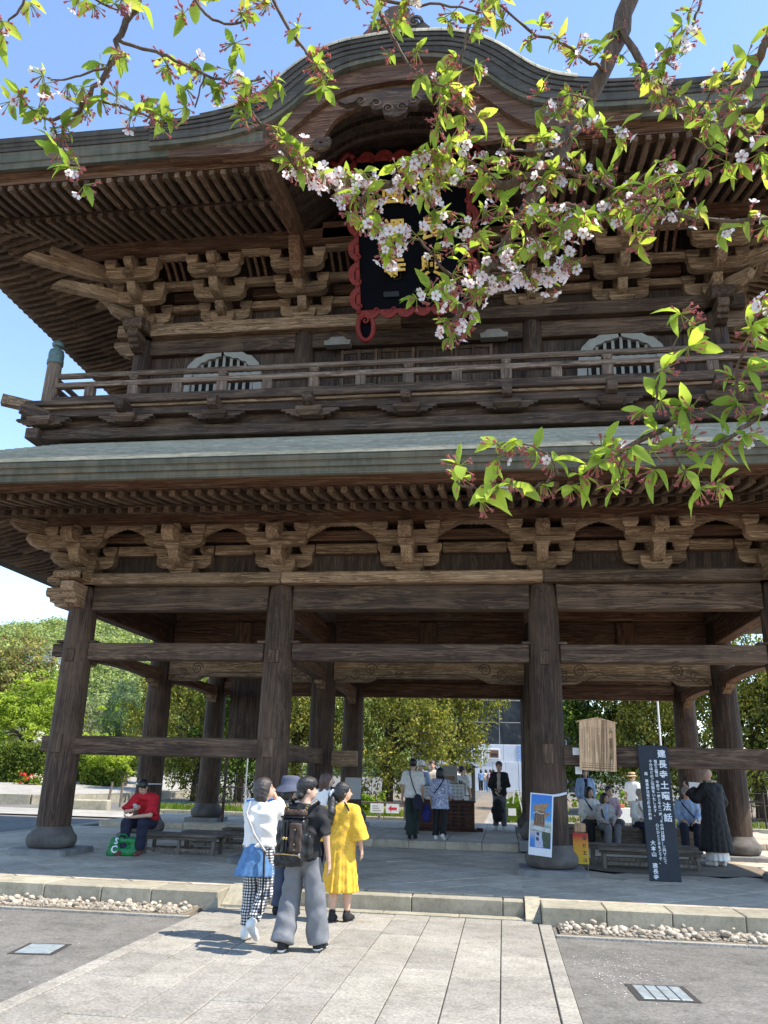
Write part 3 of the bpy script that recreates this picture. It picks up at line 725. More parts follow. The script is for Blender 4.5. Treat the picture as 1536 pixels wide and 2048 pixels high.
beam('balcony_edge_lower', -7.85, 7.85, by - .22, by, 8.602, 8.658, 'pale_x', .006)
beam('bottom_rail', -7.45, 7.45, by - .13, by + .05, 8.777, 8.925, 'beam_x')
def vee(): # small balcony bracket with winged carved sides
    m_ = MB(); masu(m_, 0, 0, 0, .5, .16); p = []
    for sx in (-1, 1):
        m_.prism([(sx * .2, .17), (sx * .56, .17), (sx * .58, .13), (sx * .50, .12), (sx * .47, .08), (sx * .40, .075), (sx * .37, .03), (sx * .28, .03), (sx * .2, 0)], 1, -.1, .02)
    return m_.mesh('balcony_bracket', 'beam_x')
for k in range(-3, 4):
    o = sub(gate, 'balcony_bracket', 'vee', vee, (k * 1.88, by - .13, 8.24))
    MB().prism([(.1, 0), (-.30, 0), (-.40, .03), (-.44, .09), (-.42, .2), (-.34, .27), (-.22, .24), (.1, .2)], 0, -.09, .09).build('carved_nose', 'beam_y', o, (0, 0, .155))
for sx in (-1, 1):
    o = sub(gate, 'balcony_bracket', 'vee', vee, (sx * 7.42, by - .13, 8.24))
    MB().prism([(.1, 0), (-.34, 0), (-.5, .05), (-.5, .2), (-.3, .24), (.1, .2)], 0, -.09, .09).build('carved_nose', 'beam_y', o, (0, 0, .155), R(45 * sx))
    MB().bar((sx * 7.3, by + .1, 8.66), (sx * 8.25, by - .42, 8.76), .2, .2).build('corner_beam_end', 'pale_x', gate)
rail = []
beam('top_rail', -7.40, 7.40, by - .10, by + .01, 9.36, 9.475, 'rail', .03)
beam('middle_rail', -7.58, 7.58, by - .11, by + .03, 9.14, 9.255, 'rail')
for k in range(-7, 8):
    x = k * .94
    if k % 2 == 0:
        o = MB().box(x - .105, x + .105, by - .12, by + .04, 8.927, 9.138, .01).build('rail_post', 'post', gate)
        MB().box(x - .075, x + .075, by - .115, by + .03, 9.257, 9.30, .008).box(x - .095, x + .095, by - .12, by + .04, 9.30, 9.358, .012).build('post_cap', 'post', o)
    else: MB().box(x - .10, x + .10, by - .11, by + .03, 8.927, 9.138, .01).build('rail_post', 'post', gate)
for sx in (-1, 1):
    c = MB().lathe([(.155, 8.78), (.15, 9.3), (.145, 9.73)], (0, 0), 20).build('corner_post', 'post', gate, (sx * 7.46, by - .04, 0), smooth=True); smooth_by_angle(c)
    f = MB().lathe([(.165, 9.70), (.165, 9.80), (.15, 9.81), (.158, 9.86), (.158, 9.95), (.14, 10.03), (.09, 10.06), (.06, 10.08), (.065, 10.1), (.11, 10.13), (.125, 10.18), (.10, 10.23), (.04, 10.26), (.012, 10.30)], (0, 0), 20).build('finial', 'verdigris', c); smooth_by_angle(f, 35)
    for z0, z1, w in ((9.37, 9.465, .1), (9.145, 9.25, .13), (8.78, 8.92, .16)): beam('side_rail', sx * 7.44 - w / 2, sx * 7.44 + w / 2, by + .1, 8.9, z0, z1, 'rail')
    for k in range(1, 9): MB().box(sx * 7.44 - .07, sx * 7.44 + .07, by + k * 1.05 - .08, by + k * 1.05 + .08, 8.925, 9.14, .01).build('rail_post', 'post', gate)
# --- upper storey walls, columns, doors, windows
UX = [-6.16, -2.45, 2.45, 6.16]; uy = .5
for i, x in enumerate(UX):
    c = MB().lathe(col_prof(8.74, 10.98, .215, .205), (0, 0), 24).build('upper_column', 'column', gate, (x, uy, 0), (0, 0, i * 2.1), smooth=True); smooth_by_angle(c)
for x in (-6.16, 6.16):
    for y in (4.1, 7.7): MB().lathe([(.21, 8.74), (.2, 10.95)], (0, 0), 16).build('upper_column', 'column', gate, (x, y, 0), smooth=True)
    beam('side_infill', x - .04, x + .04, uy + .2, 7.7, 11.165, 13.2, 'red_y', .004)
    beam('side_wall', x - .04, x + .04, uy + .2, 7.7, 8.74, 10.5, 'board_z', .004); beam('side_head_beam', x - .1, x + .1, uy, 7.7, 10.49, 10.86, 'beam_y'); beam('side_plate', x - .25, x + .25, uy - .55, 8.2, 10.862, 11.16, 'beam_y')
for i in range(3): beam('upper_head_beam', UX[i] + .18, UX[i + 1] - .18, uy - .10, uy + .10, 10.49, 10.858, 'beam_x')
for x0, x1 in ((-6.7, -.3), (-.296, 6.7)): beam('upper_plate', x0, x1, uy - .30, uy + .3, 10.862, 11.16, 'pale_x' if x0 < -1 else 'beam_x', .02)
for i in range(3):
    beam('inner_wall', UX[i], UX[i + 1], uy + .105, uy + .14, 8.74, 10.9, 'board_z', .002)
    n = 7 if i != 1 else 9; x0, x1 = UX[i] + .19, UX[i + 1] - .19; w = (x1 - x0) / n
    for k in range(n): MB().box(x0 + k * w + .003, x0 + (k + 1) * w - .003, uy + .06 + rng.uniform(-.004, .004), uy + .1, 8.74, 10.488, .004).build('wall_board', 'board_z', gate)
for sx in (-1, 1):
    p1 = [(sx * (6.30 + a), 10.5 + b_) for a, b_ in nose_profile(.55, .36)]; MB().prism(p1, 1, uy - .1, uy + .1).build('carved_nose', 'pale_x', gate)
    p2 = [(uy - .15 - a, 10.46 + b_) for a, b_ in nose_profile(.52, .40)]; MB().prism(p2, 0, sx * 6.16 - .11, sx * 6.16 + .11).build('carved_nose', 'beam_y', gate)
    a_ = np.linspace(0, math.pi, 9)
    MB().prism([(uy - .3 - .3 - .12 * math.sin(a), 11.01 - .15 * math.cos(a)) for a in a_] + [(uy - .1, 11.16), (uy - .1, 10.87)], 0, sx * 6.16 - .22, sx * 6.16 + .22).build('plate_end', 'beam_y', gate)
    # flame-arched window
    cx = sx * 4.25; H = [(0, 10.62), (.06, 10.57), (.2, 10.54), (.28, 10.50), (.42, 10.49), (.52, 10.42), (.64, 10.39), (.72, 10.30), (.80, 10.22), (.86, 10.05), (.90, 9.8), (.93, 9.3), (.95, 8.8)]
    out = [(cx + a, z) for a, z in H] + [(cx - a, z) for a, z in reversed(H[1:])]
    inn = [(cx + a * .80, 8.8 + (z - 8.8) * .905) for a, z in H] + [(cx - a * .80, 8.8 + (z - 8.8) * .905) for a, z in reversed(H[1:])]
    fr = MB(); yf, yb = uy - .06, uy + .07
    N = len(out); fr.add([(x, yf, z) for x, z in out] + [(x, yf - .02, z) for x, z in inn] + [(x, yb, z) for x, z in out] + [(x, yb, z) for x, z in inn],
        [(k, k + 1, N + k + 1, N + k) for k in range(N - 1)] + [(k, k + 1, 2 * N + k + 1, 2 * N + k) for k in range(N - 1)] + [(N + k, N + k + 1, 3 * N + k + 1, 3 * N + k) for k in range(N - 1)])
    W = fr.build('arched_window', 'grey_paint', gate)
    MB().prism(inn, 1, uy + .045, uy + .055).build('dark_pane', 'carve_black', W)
    for k in range(-4, 5):
        x = cx + k * .165; q = np.interp(abs(k * .165), [a * .8 for a, z in H], [8.8 + (z - 8.8) * .905 for a, z in H])
        MB().box(x - .03, x + .03, uy - .015, uy + .02, 8.8, q).build('slat', 'grey_paint', W)
    for z in (9.93, 9.30): MB().box(cx - .72, cx + .72, uy - .03, uy - .016, z, z + .07).build('cross_bar', 'grey_paint', W)
    # knotted hinge block above the doors
    MB().prism([(-.27, .0), (.27, 0), (.29, .1), (.2, .12), (.13, .19), (-.13, .19), (-.2, .12), (-.29, .1)], 1, -.1, .1).build('hinge_block', 'white_wood', gate, (sx * 1.66, uy - .2, 10.42))
for k, x0 in enumerate((-1.62, -.805, .01, .825)):   # panelled doors
    dr = MB().box(x0, x0 + .80, uy - .03, uy + .03, 8.76, 10.40, .006).build('door', 'board_z', gate)
    for z0, z1 in ((10.32, 10.40), (10.10, 10.15), (9.55, 9.6), (9.1, 9.15), (8.76, 8.85)): MB().box(x0 + .02, x0 + .78, uy - .06, uy - .031, z0, z1, .006).build('door_rail', 'beam_x', dr)
    for x in (x0 + .003, x0 + .365, x0 + .727): MB().box(x, x + .07, uy - .075, uy - .031, 8.76, 10.40, .006).build('door_stile', 'beam_z', dr)
# --- upper bracket sets with tail rafters
def bracket_upper(x, y, rz=0, corner=0):
    root = place('upper_bracket_set', shared('daitoU', lambda: masu(MB(), 0, 0, 0, .52, .24).mesh('upper_bracket_set', 'pale_x')), gate, (x, y, 11.162), rz)
    S = lambda nm, key, fn, loc, rot=0: sub(root, nm, key, fn, loc, rot)
    for t_, (yy, zz) in enumerate(((0, .12), (-.50, .40), (-.98, .70))):
        S('bracket_arm', 'armU', lambda: armx(1.14, .27, .19).mesh('bracket_arm', 'pale_x'), (0, yy, zz))
        for dx in (-.48, 0, .48): S('block', 'blkU', blk(.27, .19, 'pale_x'), (dx, yy, zz + .255))
        def fw():
            p = [(.5, .25), (.5, 0), (-.12, 0)] + [(-.12 - .28 * math.sin(a), .2 * (1 - math.cos(a))) for a in np.linspace(.2, 1.5, 6)] + [(-.42, .25)]; return MB().prism(p, 0, -.095, .095).mesh('bracket_arm', 'pale_y')
        if t_ < 2: S('bracket_arm', 'fwU', fw, (0, yy - .1, zz + .003))
    def tail():
        m_ = MB(); rs = []
        for k in range(6):
            s_ = k / 5; yy = .7 - 2.0 * s_; z = .62 - .52 * s_ + .10 * s_ * s_; hh = .2 - .03 * s_; cut = .12 if k == 5 else 0
            rs.append([(-.085, yy - cut * 0, z), (.085, yy, z), (.085, yy + cut, z + hh), (-.085, yy + cut, z + hh)])
        return m_.rings(rs).mesh('tail_rafter', 'pale_y')
    S('tail_rafter', 'tailU', tail, (0, 0, .47))
    def nose2():
        return MB().prism([(.2, .24), (.2, 0), (-1.1, 0), (-1.22, .03), (-1.3, .1), (-1.28, .2), (-1.2, .27), (-1.08, .24)], 0, -.09, .09).mesh('carved_nose', 'pale_y')
    S('carved_nose', 'nose2U', nose2, (0, 0, .90))
    if corner:
        a = R(-45) if corner < 0 else R(45)
        for k, (z, l) in enumerate(((.10, .9), (.40, 1.4), (.95, 2.3))):
            def dia(l=l):
                return MB().prism([(.1, .24), (.1, 0), (-l + .3, 0), (-l + .1, .07), (-l, .2), (-l + .02, .24)], 0, -.095, .095).mesh('diagonal_arm', 'pale_y')
            S('diagonal_arm', 'diaU%d' % k, dia, (0, 0, z), a)
        def tail2(p0, p1):
            m_ = MB(); rs = []
            for k in range(7):
                s_ = k / 6; yy = p0[0] + (p1[0] - p0[0]) * s_; z = p0[1] + (p1[1] - p0[1]) * s_ - .10 * math.sin(math.pi * s_); hh = .25 - .05 * s_; c_ = .16 if k == 6 else 0
                rs.append([(-.1, yy, z), (.1, yy, z), (.1, yy + c_, z + hh), (-.1, yy + c_, z + hh)])
            return m_.rings(rs).mesh('tail_rafter', 'pale_y')
        S('tail_rafter', 'tail2U', lambda: tail2((.2, 1.16), (-2.80, .70)), (0, 0, 0), a); S('tail_rafter', 'tail3U', lambda: tail2((.3, .84), (-2.14, .29)), (0, 0, 0), a)
        for yy, zz in ((-.0, .4), (.0, .7)): S('bracket_arm', 'armU', None, (corner * (.5 if zz < .5 else .98), yy, zz), R(90))
        S('tail_rafter', 'tailU', None, (0, 0, .47), R(90) if corner > 0 else R(-90))
    return root
UBX = [-6.16, -4.3, -2.45, 0, 2.45, 4.3, 6.16]
for k, x in enumerate(UBX): bracket_upper(x, uy, 0, -1 if k == 0 else (1 if k == 6 else 0))
for y in (2.3, 4.1, 5.9): bracket_upper(-6.16, y, R(-90)); bracket_upper(6.16, y, R(90))
for k in range(6):
    a, b_ = UBX[k] + .60, UBX[k + 1] - .60
    for yy, z0, z1, mt in ((uy, 11.58, 11.74, 'pale_x'), (uy, 11.86, 12.05, 'red_x'), (uy - .50, 11.87, 12.03, 'pale_x'), (uy - .98, 12.30, 12.41, 'pale_x')): beam('bracket_tie', a, b_, yy - .08, yy + .08, z0, z1, mt, .008)
    beam('infill_board', UBX[k] + .002, UBX[k + 1] - .002, uy + .11, uy + .15, 11.165, 13.2, 'board_z', .004)
    for q in range(int((b_ - a) / .17)):   # curved ceiling ribs between the steps
        x = a + .09 + q * .17; rs = []
        for s_ in np.linspace(0, 1, 5): rs.append([(x - .03, uy - .52 - .44 * s_, 12.05 + .24 * math.sin(s_ * 1.4)), (x + .03, uy - .52 - .44 * s_, 12.05 + .24 * math.sin(s_ * 1.4)), (x + .03, uy - .5 - .44 * s_, 12.10 + .24 * math.sin(s_ * 1.4)), (x - .03, uy - .5 - .44 * s_, 12.10 + .24 * math.sin(s_ * 1.4))])
        MB().rings(rs).build('ceiling_rib', 'red_y', gate)
# --- the curved gable over the front eave
def smooth_curve(px, pz, xs, it=30):
    f = np.interp(np.abs(xs), px, pz)
    for _ in range(it): f[1:-1] = .25 * f[:-2] + .5 * f[1:-1] + .25 * f[2:]
    return f
kx = np.linspace(-4.55, 4.55, 183)
KT = smooth_curve([0, 1.0, 1.45, 1.9, 2.2, 2.55, 3.0, 3.6, 4.55], [14.58, 14.50, 14.34, 14.04, 13.70, 13.38, 13.20, 13.10, 13.06], kx)
KM = smooth_curve([0, 1.0, 1.4, 1.8, 2.1, 2.45, 3.0, 3.6, 4.55], [14.32, 14.22, 14.04, 13.70, 13.36, 13.08, 12.94, 12.86, 12.83], kx)
KL = smooth_curve([0, .9, 1.3, 1.65, 1.95, 2.35, 3.0, 3.6, 4.55], [14.14, 14.02, 13.82, 13.50, 13.15, 12.85, 12.68, 12.60, 12.585], kx)
ky = uy - 3.98
def k_strip(nm, top, bot, y0, y1, mat): return MB().strip(kx, top, bot, y0, y1).build(nm, mat, gate)
for q in range(3):
    a = KM + (KT - KM) * q / 3 + .012; b_ = KM + (KT - KM) * (q + 1) / 3 - .004
    k_strip('gable_edge_layer', b_, a, ky - .085 - .022 * q, ky + .6, 'copper_dark')
k_strip('gable_edge', KM + .008, KL + .10, ky - .06, ky + .6, 'copper_dark'); k_strip('gable_edge_lower', KL + .098, KL, ky - .03, ky + .55, 'copper')
# gable boards under the copper
HB = smooth_curve([0, .75, 1.15, 1.3, 1.34, 2.0, 2.6, 3.3, 4.2, 4.55], [13.30, 13.28, 13.06, 12.75, 12.5, 12.40, 12.36, 12.36, 12.40, 12.42], kx, 6)
sel = np.abs(kx) <= 4.2
MB().strip(kx[sel], (KL - .01)[sel], np.maximum(HB, KL - .42)[sel], ky + .08, ky + .2).build('gable_board', 'red_x', gate)
sel2 = np.abs(kx) <= 3.2
MB().strip(kx[sel2], np.minimum(np.maximum(HB, KL - .42) + .12, KL - .05)[sel2], np.minimum(HB, KL - .3)[sel2], ky + .2, ky + .30).build('gable_inner_board', 'red_x', gate)
# barrel roof behind the gable and its boarded underside
def barrel(nm, crv, y0, y1, mat, dz0=0, dz1=0, lim=4.55):
    m_ = MB(); q = np.abs(kx) <= lim; xs = kx[q]; cv = crv[q]; n = len(xs)
    m_.add([(x, y, z + dz) for y, dz in ((y0, dz0), (y1, dz1)) for x, z in zip(xs, cv)], [(k, k + 1, n + k + 1, n + k) for k in range(n - 1)])
    return m_.build(nm, mat, gate, smooth=True)
for k in range(26):   # overlapping sheet courses on the barrel roof
    yy = ky - .13 + k * .17; barrel('roof_course', KT, yy, yy + .19, 'roof', .03, .008, 3.6)
barrel('gable_soffit', KL, ky + .25, uy - .3, 'board_z', -.16, -.16, 2.5)  # dark board colour stands in for the shade of a deeper cavity
for k in range(9):   # curved ribs under the barrel, coloured dark for the cavity's shade too
    yy = ky + .45 + k * .33; s3 = np.abs(kx) <= 2.42
    MB().strip(kx[s3], (KL - .17)[s3], (KL - .27)[s3], yy, yy + .1).build('gable_rib', 'board_z', gate)
MB().box(-2.4, 2.4, uy - .35, uy - .25, 12.75, 14.3).build('gable_shade_panel', 'carve_black', gate)  # near-black panel: the gable's inner darkness put into its colour
for sx in (-1, 1):
    MB().bar((sx * 2.42, uy - 3.62, 12.37), (sx * 2.42, uy - .8, 12.62), .26, .34).build('gable_strut', 'red_y', gate)
    MB().prism([(uy - 1.5, 12.36), (uy - .9, 12.36), (uy - .85, 11.75), (uy - 1.05, 11.62), (uy - 1.25, 11.66), (uy - 1.28, 11.9), (uy - 1.42, 12.05)], 0, sx * 2.42 - .12, sx * 2.42 + .12).build('carved_strut_end', 'red_y', gate)
    # curled drop at each foot of the opening
    pts = [(sx * 1.36 + sx * .16 * math.cos(a) * (1 - a / 14), ky + .16, 12.50 + .16 * math.sin(a) * (1 - a / 14)) for a in np.linspace(2.6, 9.5, 22)]
    MB().tube(pts, [.075] * 12 + [.06] * 10, 8).build('gable_curl', 'beam_x', gate, smooth=True)
    MB().prism([(sx * 1.95, 12.62), (sx * 2.9, 12.74), (sx * 2.9, 12.46), (sx * 2.3, 12.34), (sx * 1.5, 12.30), (sx * 1.40, 12.36)], 1, ky + .22, ky + .32).build('gable_foot', 'red_x', gate)
for k in range(-13, 14):   # rolled edge sheets on top of the curved gable
    x0, x1 = k * .235 - .114, k * .235 + .114; xs_ = np.linspace(x0, x1, 4); zc = np.interp(xs_, kx, KT); m_ = MB(); g_ = []
    for (dy, dz) in ((-.155, -.01), (-.15, .05), (-.11, .11), (-.03, .165), (.08, .20), (.3, .22)): g_.append([(x, ky + dy, z + dz) for x, z in zip(xs_, zc)])
    m_.rings(g_, cap=False, closed=False); m_.build('edge_sheet', 'roof', gate, smooth=True)
beam('gable_cross_beam', -1.9, 1.9, uy - 1.2, uy - .95, 12.44, 12.86, 'red_x')
# hanging pendant carving
pend = empty('gable_pendant', (0, ky + .02, 13.12), 0, gate)
MB().prism([(-1.05, .12), (-.9, .02), (-.72, .06), (-.6, -.06), (-.45, -.05), (-.38, -.17), (-.24, -.16), (-.18, -.30), (0, -.36), (.18, -.30), (.24, -.16), (.38, -.17), (.45, -.05), (.6, -.06), (.72, .06), (.9, .02), (1.05, .12), (.8, .2), (.4, .24), (0, .3), (-.4, .24), (-.8, .2)], 1, -.06, .06).build('pendant_board', 'beam_x', pend)
for sx in (-1, 1):
    for cx_, cz_, r_ in ((.12, -.16, .1), (.34, -.03, .1), (.62, .06, .09)): spiral(sx * cx_, cz_, r_, 1.6, -.07, sx, .022).build('pendant_scroll', 'beam_x', pend)
# ridge-end tile of the curved gable
rid = empty('ridge_end', (0, ky - .02, 14.72), 0, gate)
MB().prism([(-.62, -.04), (-.5, .1), (-.36, .08), (-.32, .26), (-.2, .22), (-.24, .44), (-.1, .55), (.1, .55), (.24, .44), (.2, .22), (.32, .26), (.36, .08), (.5, .1), (.62, -.04)], 1, -.07, .25).build('ridge_tile', 'copper_dark', rid)
for sx in (-1, 1): spiral(sx * .33, .1, .14, 1.7, -.08, sx, .035).build('ridge_scroll', 'copper_dark', rid)
MB().box(-.16, .16, .25, 3.6, -.1, .22, .04).build('ridge_bar', 'copper_dark', rid)
# ------------------------------------------------------------------ name plaque
MAT['void_black'] = simple('plaque_black', (0.0025, 0.0028, 0.005), 0.8, 0.3, 4, 0.05, spec=.08)
pq = tag(empty('name_plaque'), 'huge black name plaque with red scrolled frame and gold characters under the gable', 'plaque')
PB, PT = Vector((0, -.62, 10.62)), Vector((0, -1.75, 13.45))
pz = (PT - PB); PL = pz.length; pz.normalize(); py = Vector((1, 0, 0)).cross(pz) * -1
pq.matrix_world = Matrix(((1, 0, pz.x, .08), (0, pz.y * 0 + pz.z, pz.y, PB.y), (0, -pz.y, pz.z, PB.z), (0, 0, 0, 1)))
# local frame: x right, z up the board, -y faces the viewer
MB().box(-1.12, 1.12, 0, .06, .05, PL, .01).build('board', 'void_black', pq)
def scroll_frame(p0, p1, n, outward):
    # flat carved band of cloud scrolls: crescents with curled ends
    p0, p1 = Vector(p0), Vector(p1); d = (p1 - p0) / n; o = Vector(outward).normalized(); L = d.length; u = d.normalized()
    Q = lambda a, b_: (p0 + u * a + o * b_)
    for k in range(n):
        j = rng.uniform(.9, 1.1); ro = L * .47 * j; ri = ro * .66; c = L * (k + .5); A = np.linspace(-.25, math.pi + .2, 14); m_ = MB()
        outl = [Q(c - ro * math.cos(a), .0 + ro * .80 * math.sin(a)) for a in A] + [Q(c - ri * math.cos(a) + .02, ri * .62 * math.sin(a) - .03) for a in A[::-1]]
        m_.rings([[tuple(q + Vector((0, -.045, 0))) for q in outl], [tuple(q + Vector((0, .045, 0))) for q in outl]])
        cc = Q(c + ro * .72, -.03); sp_ = [cc + (u * math.cos(a) + o * math.sin(a)) * (.085 * (1 - a / 9)) + Vector((0, -.02, 0)) for a in np.linspace(.3, 7, 16)]
        m_.tube(sp_, [.028 * (1 - q / 30) for q in range(16)], 7); m_.build('frame_scroll', 'red_lacquer', pq)
W_ = 1.14
for sx in (-1, 1):
    MB().box(sx * W_ - .05, sx * W_ + .05, -.05, .05, 0.0, PL, .02).build('frame_bar', 'red_lacquer', pq)
    scroll_frame((sx * W_, -.03, PL - .05), (sx * (W_ + 0), -.03, .05), 6, (sx, 0, 0))
    # curled feet
    pts = [(sx * (1.0 + .16 * math.sin(a)), -.03, -.27 + .27 * math.cos(a)) for a in np.linspace(0, 2 * math.pi, 19)]
    MB().tube(pts, .05, 8).build('frame_foot', 'red_lacquer', pq, smooth=True)
    MB().prism([(sx * (1.0 + .14 * math.sin(a)), -.27 + .25 * math.cos(a)) for a in np.linspace(0, 2 * math.pi, 18, endpoint=False)], 1, .0, .03).build('foot_board', 'void_black', pq)
    spiral(sx * 1.0, -.14, .09, 1.5, -.06, sx, .03).build('frame_scroll', 'red_lacquer', pq, smooth=True)
    pts = [(sx * (W_ + .0 + .46 * k / 10), -.04, PL + .02 + .10 * math.sin(k * .62)) for k in range(11)]
    MB().tube(pts, .06, 8).build('frame_wing', 'red_lacquer', pq, smooth=True)
    pts = [(sx * (W_ + .5 + .13 * math.sin(a)), -.04, PL - .08 + .15 * math.cos(a)) for a in np.linspace(0, 5, 14)]
    MB().tube(pts, .045, 8).build('frame_wing', 'red_lacquer', pq, smooth=True)
for z, o in ((PL, 1), (0.02, -1)):
    MB().box(-W_ + .05, W_ - .05, -.05, .05, z - .05, z + .05, .02).build('frame_bar', 'red_lacquer', pq)
    scroll_frame((-W_ + .1, -.03, z), (0, -.03, z), 3, (0, 0, o)); scroll_frame((W_ - .1, -.03, z), (0, -.03, z), 3, (0, 0, o))
for x, chs in ((.37, '建長興'), (-.37, '國禪寺')):
    for k, ch in enumerate(chs):
        me = text_mesh('gold_character', ch, 'gold', .47, False, .025, bold=.008)
        place('gold_character', me, pq, (x, -.055, PL - .50 - k * .74), (R(90), 0, 0))
MB().box(-.62, -.3, -.04, -.001, .30, .42, .01).build('small_plate', 'black_lacquer', pq)
# ------------------------------------------------------------------ figures: smooth implicit surfaces turned into meshes
def V(*a): return np.array(a, float)
class Field:
    def __init__(s, lo, hi, h):
        s.h = h; s.lo = np.array(lo, float); n = np.ceil((np.array(hi, float) - s.lo) / h).astype(int) + 1
        s.ax = [s.lo[i] + h * np.arange(n[i]) for i in range(3)]; s.F = np.full(n, 1.0)
    def sub(s, lo, hi):
        sl = []
        for i in range(3):
            a = int(np.clip(np.floor((lo[i] - s.lo[i]) / s.h), 0, len(s.ax[i]))); b = int(np.clip(np.ceil((hi[i] - s.lo[i]) / s.h) + 1, 0, len(s.ax[i]))); sl.append(slice(a, b))
        return tuple(sl), s.ax[0][sl[0]][:, None, None], s.ax[1][sl[1]][None, :, None], s.ax[2][sl[2]][None, None, :]
    def merge(s, sl, d, k):
        f = s.F[sl]
        if k > 0:
            hh = np.clip(.5 + .5 * (f - d) / k, 0, 1); s.F[sl] = f + (d - f) * hh - k * hh * (1 - hh)
        else: s.F[sl] = np.minimum(f, d)
    def rc(s, a, b, ra, rb, k=.02, cut=None, off=0):
        a, b = np.array(a, float), np.array(b, float); ra += off; rb += off; m = max(ra, rb) + .05 + k
        sl, X, Y, Z = s.sub(np.minimum(a, b) - m, np.maximum(a, b) + m); d = b - a; L2 = max(d @ d, 1e-9)
        t = np.clip(((X - a[0]) * d[0] + (Y - a[1]) * d[1] + (Z - a[2]) * d[2]) / L2, 0, 1)
        D = np.sqrt((X - a[0] - t * d[0]) ** 2 + (Y - a[1] - t * d[1]) ** 2 + (Z - a[2] - t * d[2]) ** 2) - (ra + (rb - ra) * t)
        if cut is not None: D = np.maximum(D, (X - cut[0][0]) * cut[1][0] + (Y - cut[0][1]) * cut[1][1] + (Z - cut[0][2]) * cut[1][2])
        s.merge(sl, D, k); return s
    def el(s, c, r, k=.02, M=None, cutout=False):
        c = np.array(c, float); r = np.array(r, float); m = max(r) + .05 + k
        sl, X, Y, Z = s.sub(c - m, c + m); x, y, z = X - c[0], Y - c[1], Z - c[2]
        if M is not None:
            M = np.array(M); x, y, z = (M[0][0] * x + M[1][0] * y + M[2][0] * z), (M[0][1] * x + M[1][1] * y + M[2][1] * z), (M[0][2] * x + M[1][2] * y + M[2][2] * z)
        k0 = np.sqrt((x / r[0]) ** 2 + (y / r[1]) ** 2 + (z / r[2]) ** 2); k1 = np.sqrt((x / r[0] ** 2) ** 2 + (y / r[1] ** 2) ** 2 + (z / r[2] ** 2) ** 2)
        D = k0 * (k0 - 1) / np.maximum(k1, 1e-6)
        if cutout: s.F[sl] = np.maximum(s.F[sl], -D)
        else: s.merge(sl, D, k)
        return s
    def cone(s, c0, c1, r0, r1, pl=0, npl=14, k=.02, ph=0):   # elliptical skirt with folds: centres c0 (top) c1 (hem), radii (rx,ry)
        m = max(max(r0), max(r1)) + .08; lo = np.minimum(c0, c1) - V(m, m, .02); hi = np.maximum(c0, c1) + V(m, m, .02)
        sl, X, Y, Z = s.sub(lo, hi); t = np.clip((c0[2] - Z) / (c0[2] - c1[2]), 0, 1)
        cx, cy = c0[0] + (c1[0] - c0[0]) * t, c0[1] + (c1[1] - c0[1]) * t; rx, ry = r0[0] + (r1[0] - r0[0]) * t, r0[1] + (r1[1] - r0[1]) * t
        th = np.arctan2(Y - cy, X - cx); fo = 1 + pl * t * (np.cos(npl * th + ph + 2 * np.sin(3 * th)) + .5 * np.cos(npl * 1.7 * th + 1))
        q = np.sqrt(((X - cx) / (rx * fo)) ** 2 + ((Y - cy) / (ry * fo)) ** 2); D = (q - 1) * np.minimum(rx, ry) * .9
        D = np.maximum(D, np.maximum(Z - c0[2], c1[2] - Z)); s.merge(sl, D, k); return s
    def bx(s, c, hf, r, k=.01, rz=0):
        c = np.array(c, float); hf = np.array(hf, float); m = max(hf) * 1.5 + .05; sl, X, Y, Z = s.sub(c - m, c + m)
        x, y, z = X - c[0], Y - c[1], Z - c[2]; x, y = x * math.cos(rz) + y * math.sin(rz), -x * math.sin(rz) + y * math.cos(rz)
        a, b, d = np.abs(x) - hf[0] + r + 0 * Z, np.abs(y) - hf[1] + r + 0 * Z, np.abs(z) - hf[2] + r + 0 * x
        D = np.sqrt(np.maximum(a, 0) ** 2 + np.maximum(b, 0) ** 2 + np.maximum(d, 0) ** 2) + np.minimum(np.maximum(a, np.maximum(b, d)), 0) - r; s.merge(sl, D, k); return s
    def cutz(s, lo=None, hi=None):
        Z = s.ax[2][None, None, :]
        if lo is not None: s.F = np.maximum(s.F, lo - Z)
        if hi is not None: s.F = np.maximum(s.F, Z - hi)
        return s
    def cut(s, p, n):
        n = np.array(n, float); n /= np.linalg.norm(n)
        s.F = np.maximum(s.F, (s.ax[0][:, None, None] - p[0]) * n[0] + (s.ax[1][None, :, None] - p[1]) * n[1] + (s.ax[2][None, None, :] - p[2]) * n[2]); return s
    def wrinkle(s, amp, fr=1.0, seed=0):
        X, Y, Z = s.ax[0][:, None, None], s.ax[1][None, :, None], s.ax[2][None, None, :]
        q = 40 * fr
        w1 = np.abs(np.sin(q * .55 * (Z * .9 + X * .55) + 2.4 * np.sin(q * .27 * (Y - X) + seed) + seed)); w2 = np.abs(np.sin(q * .42 * (Z - X * .8 + Y * .7) + 2 * np.sin(q * .3 * (X + Z * .4)) + 2 * seed)); w3 = np.sin(q * 1.3 * (X + .4 * Z) + 2 * np.sin(q * .5 * Z + seed))
        s.F = s.F + amp * (1.5 * w1 * w1 + 1.2 * w2 - 1.1 + .35 * w3); return s
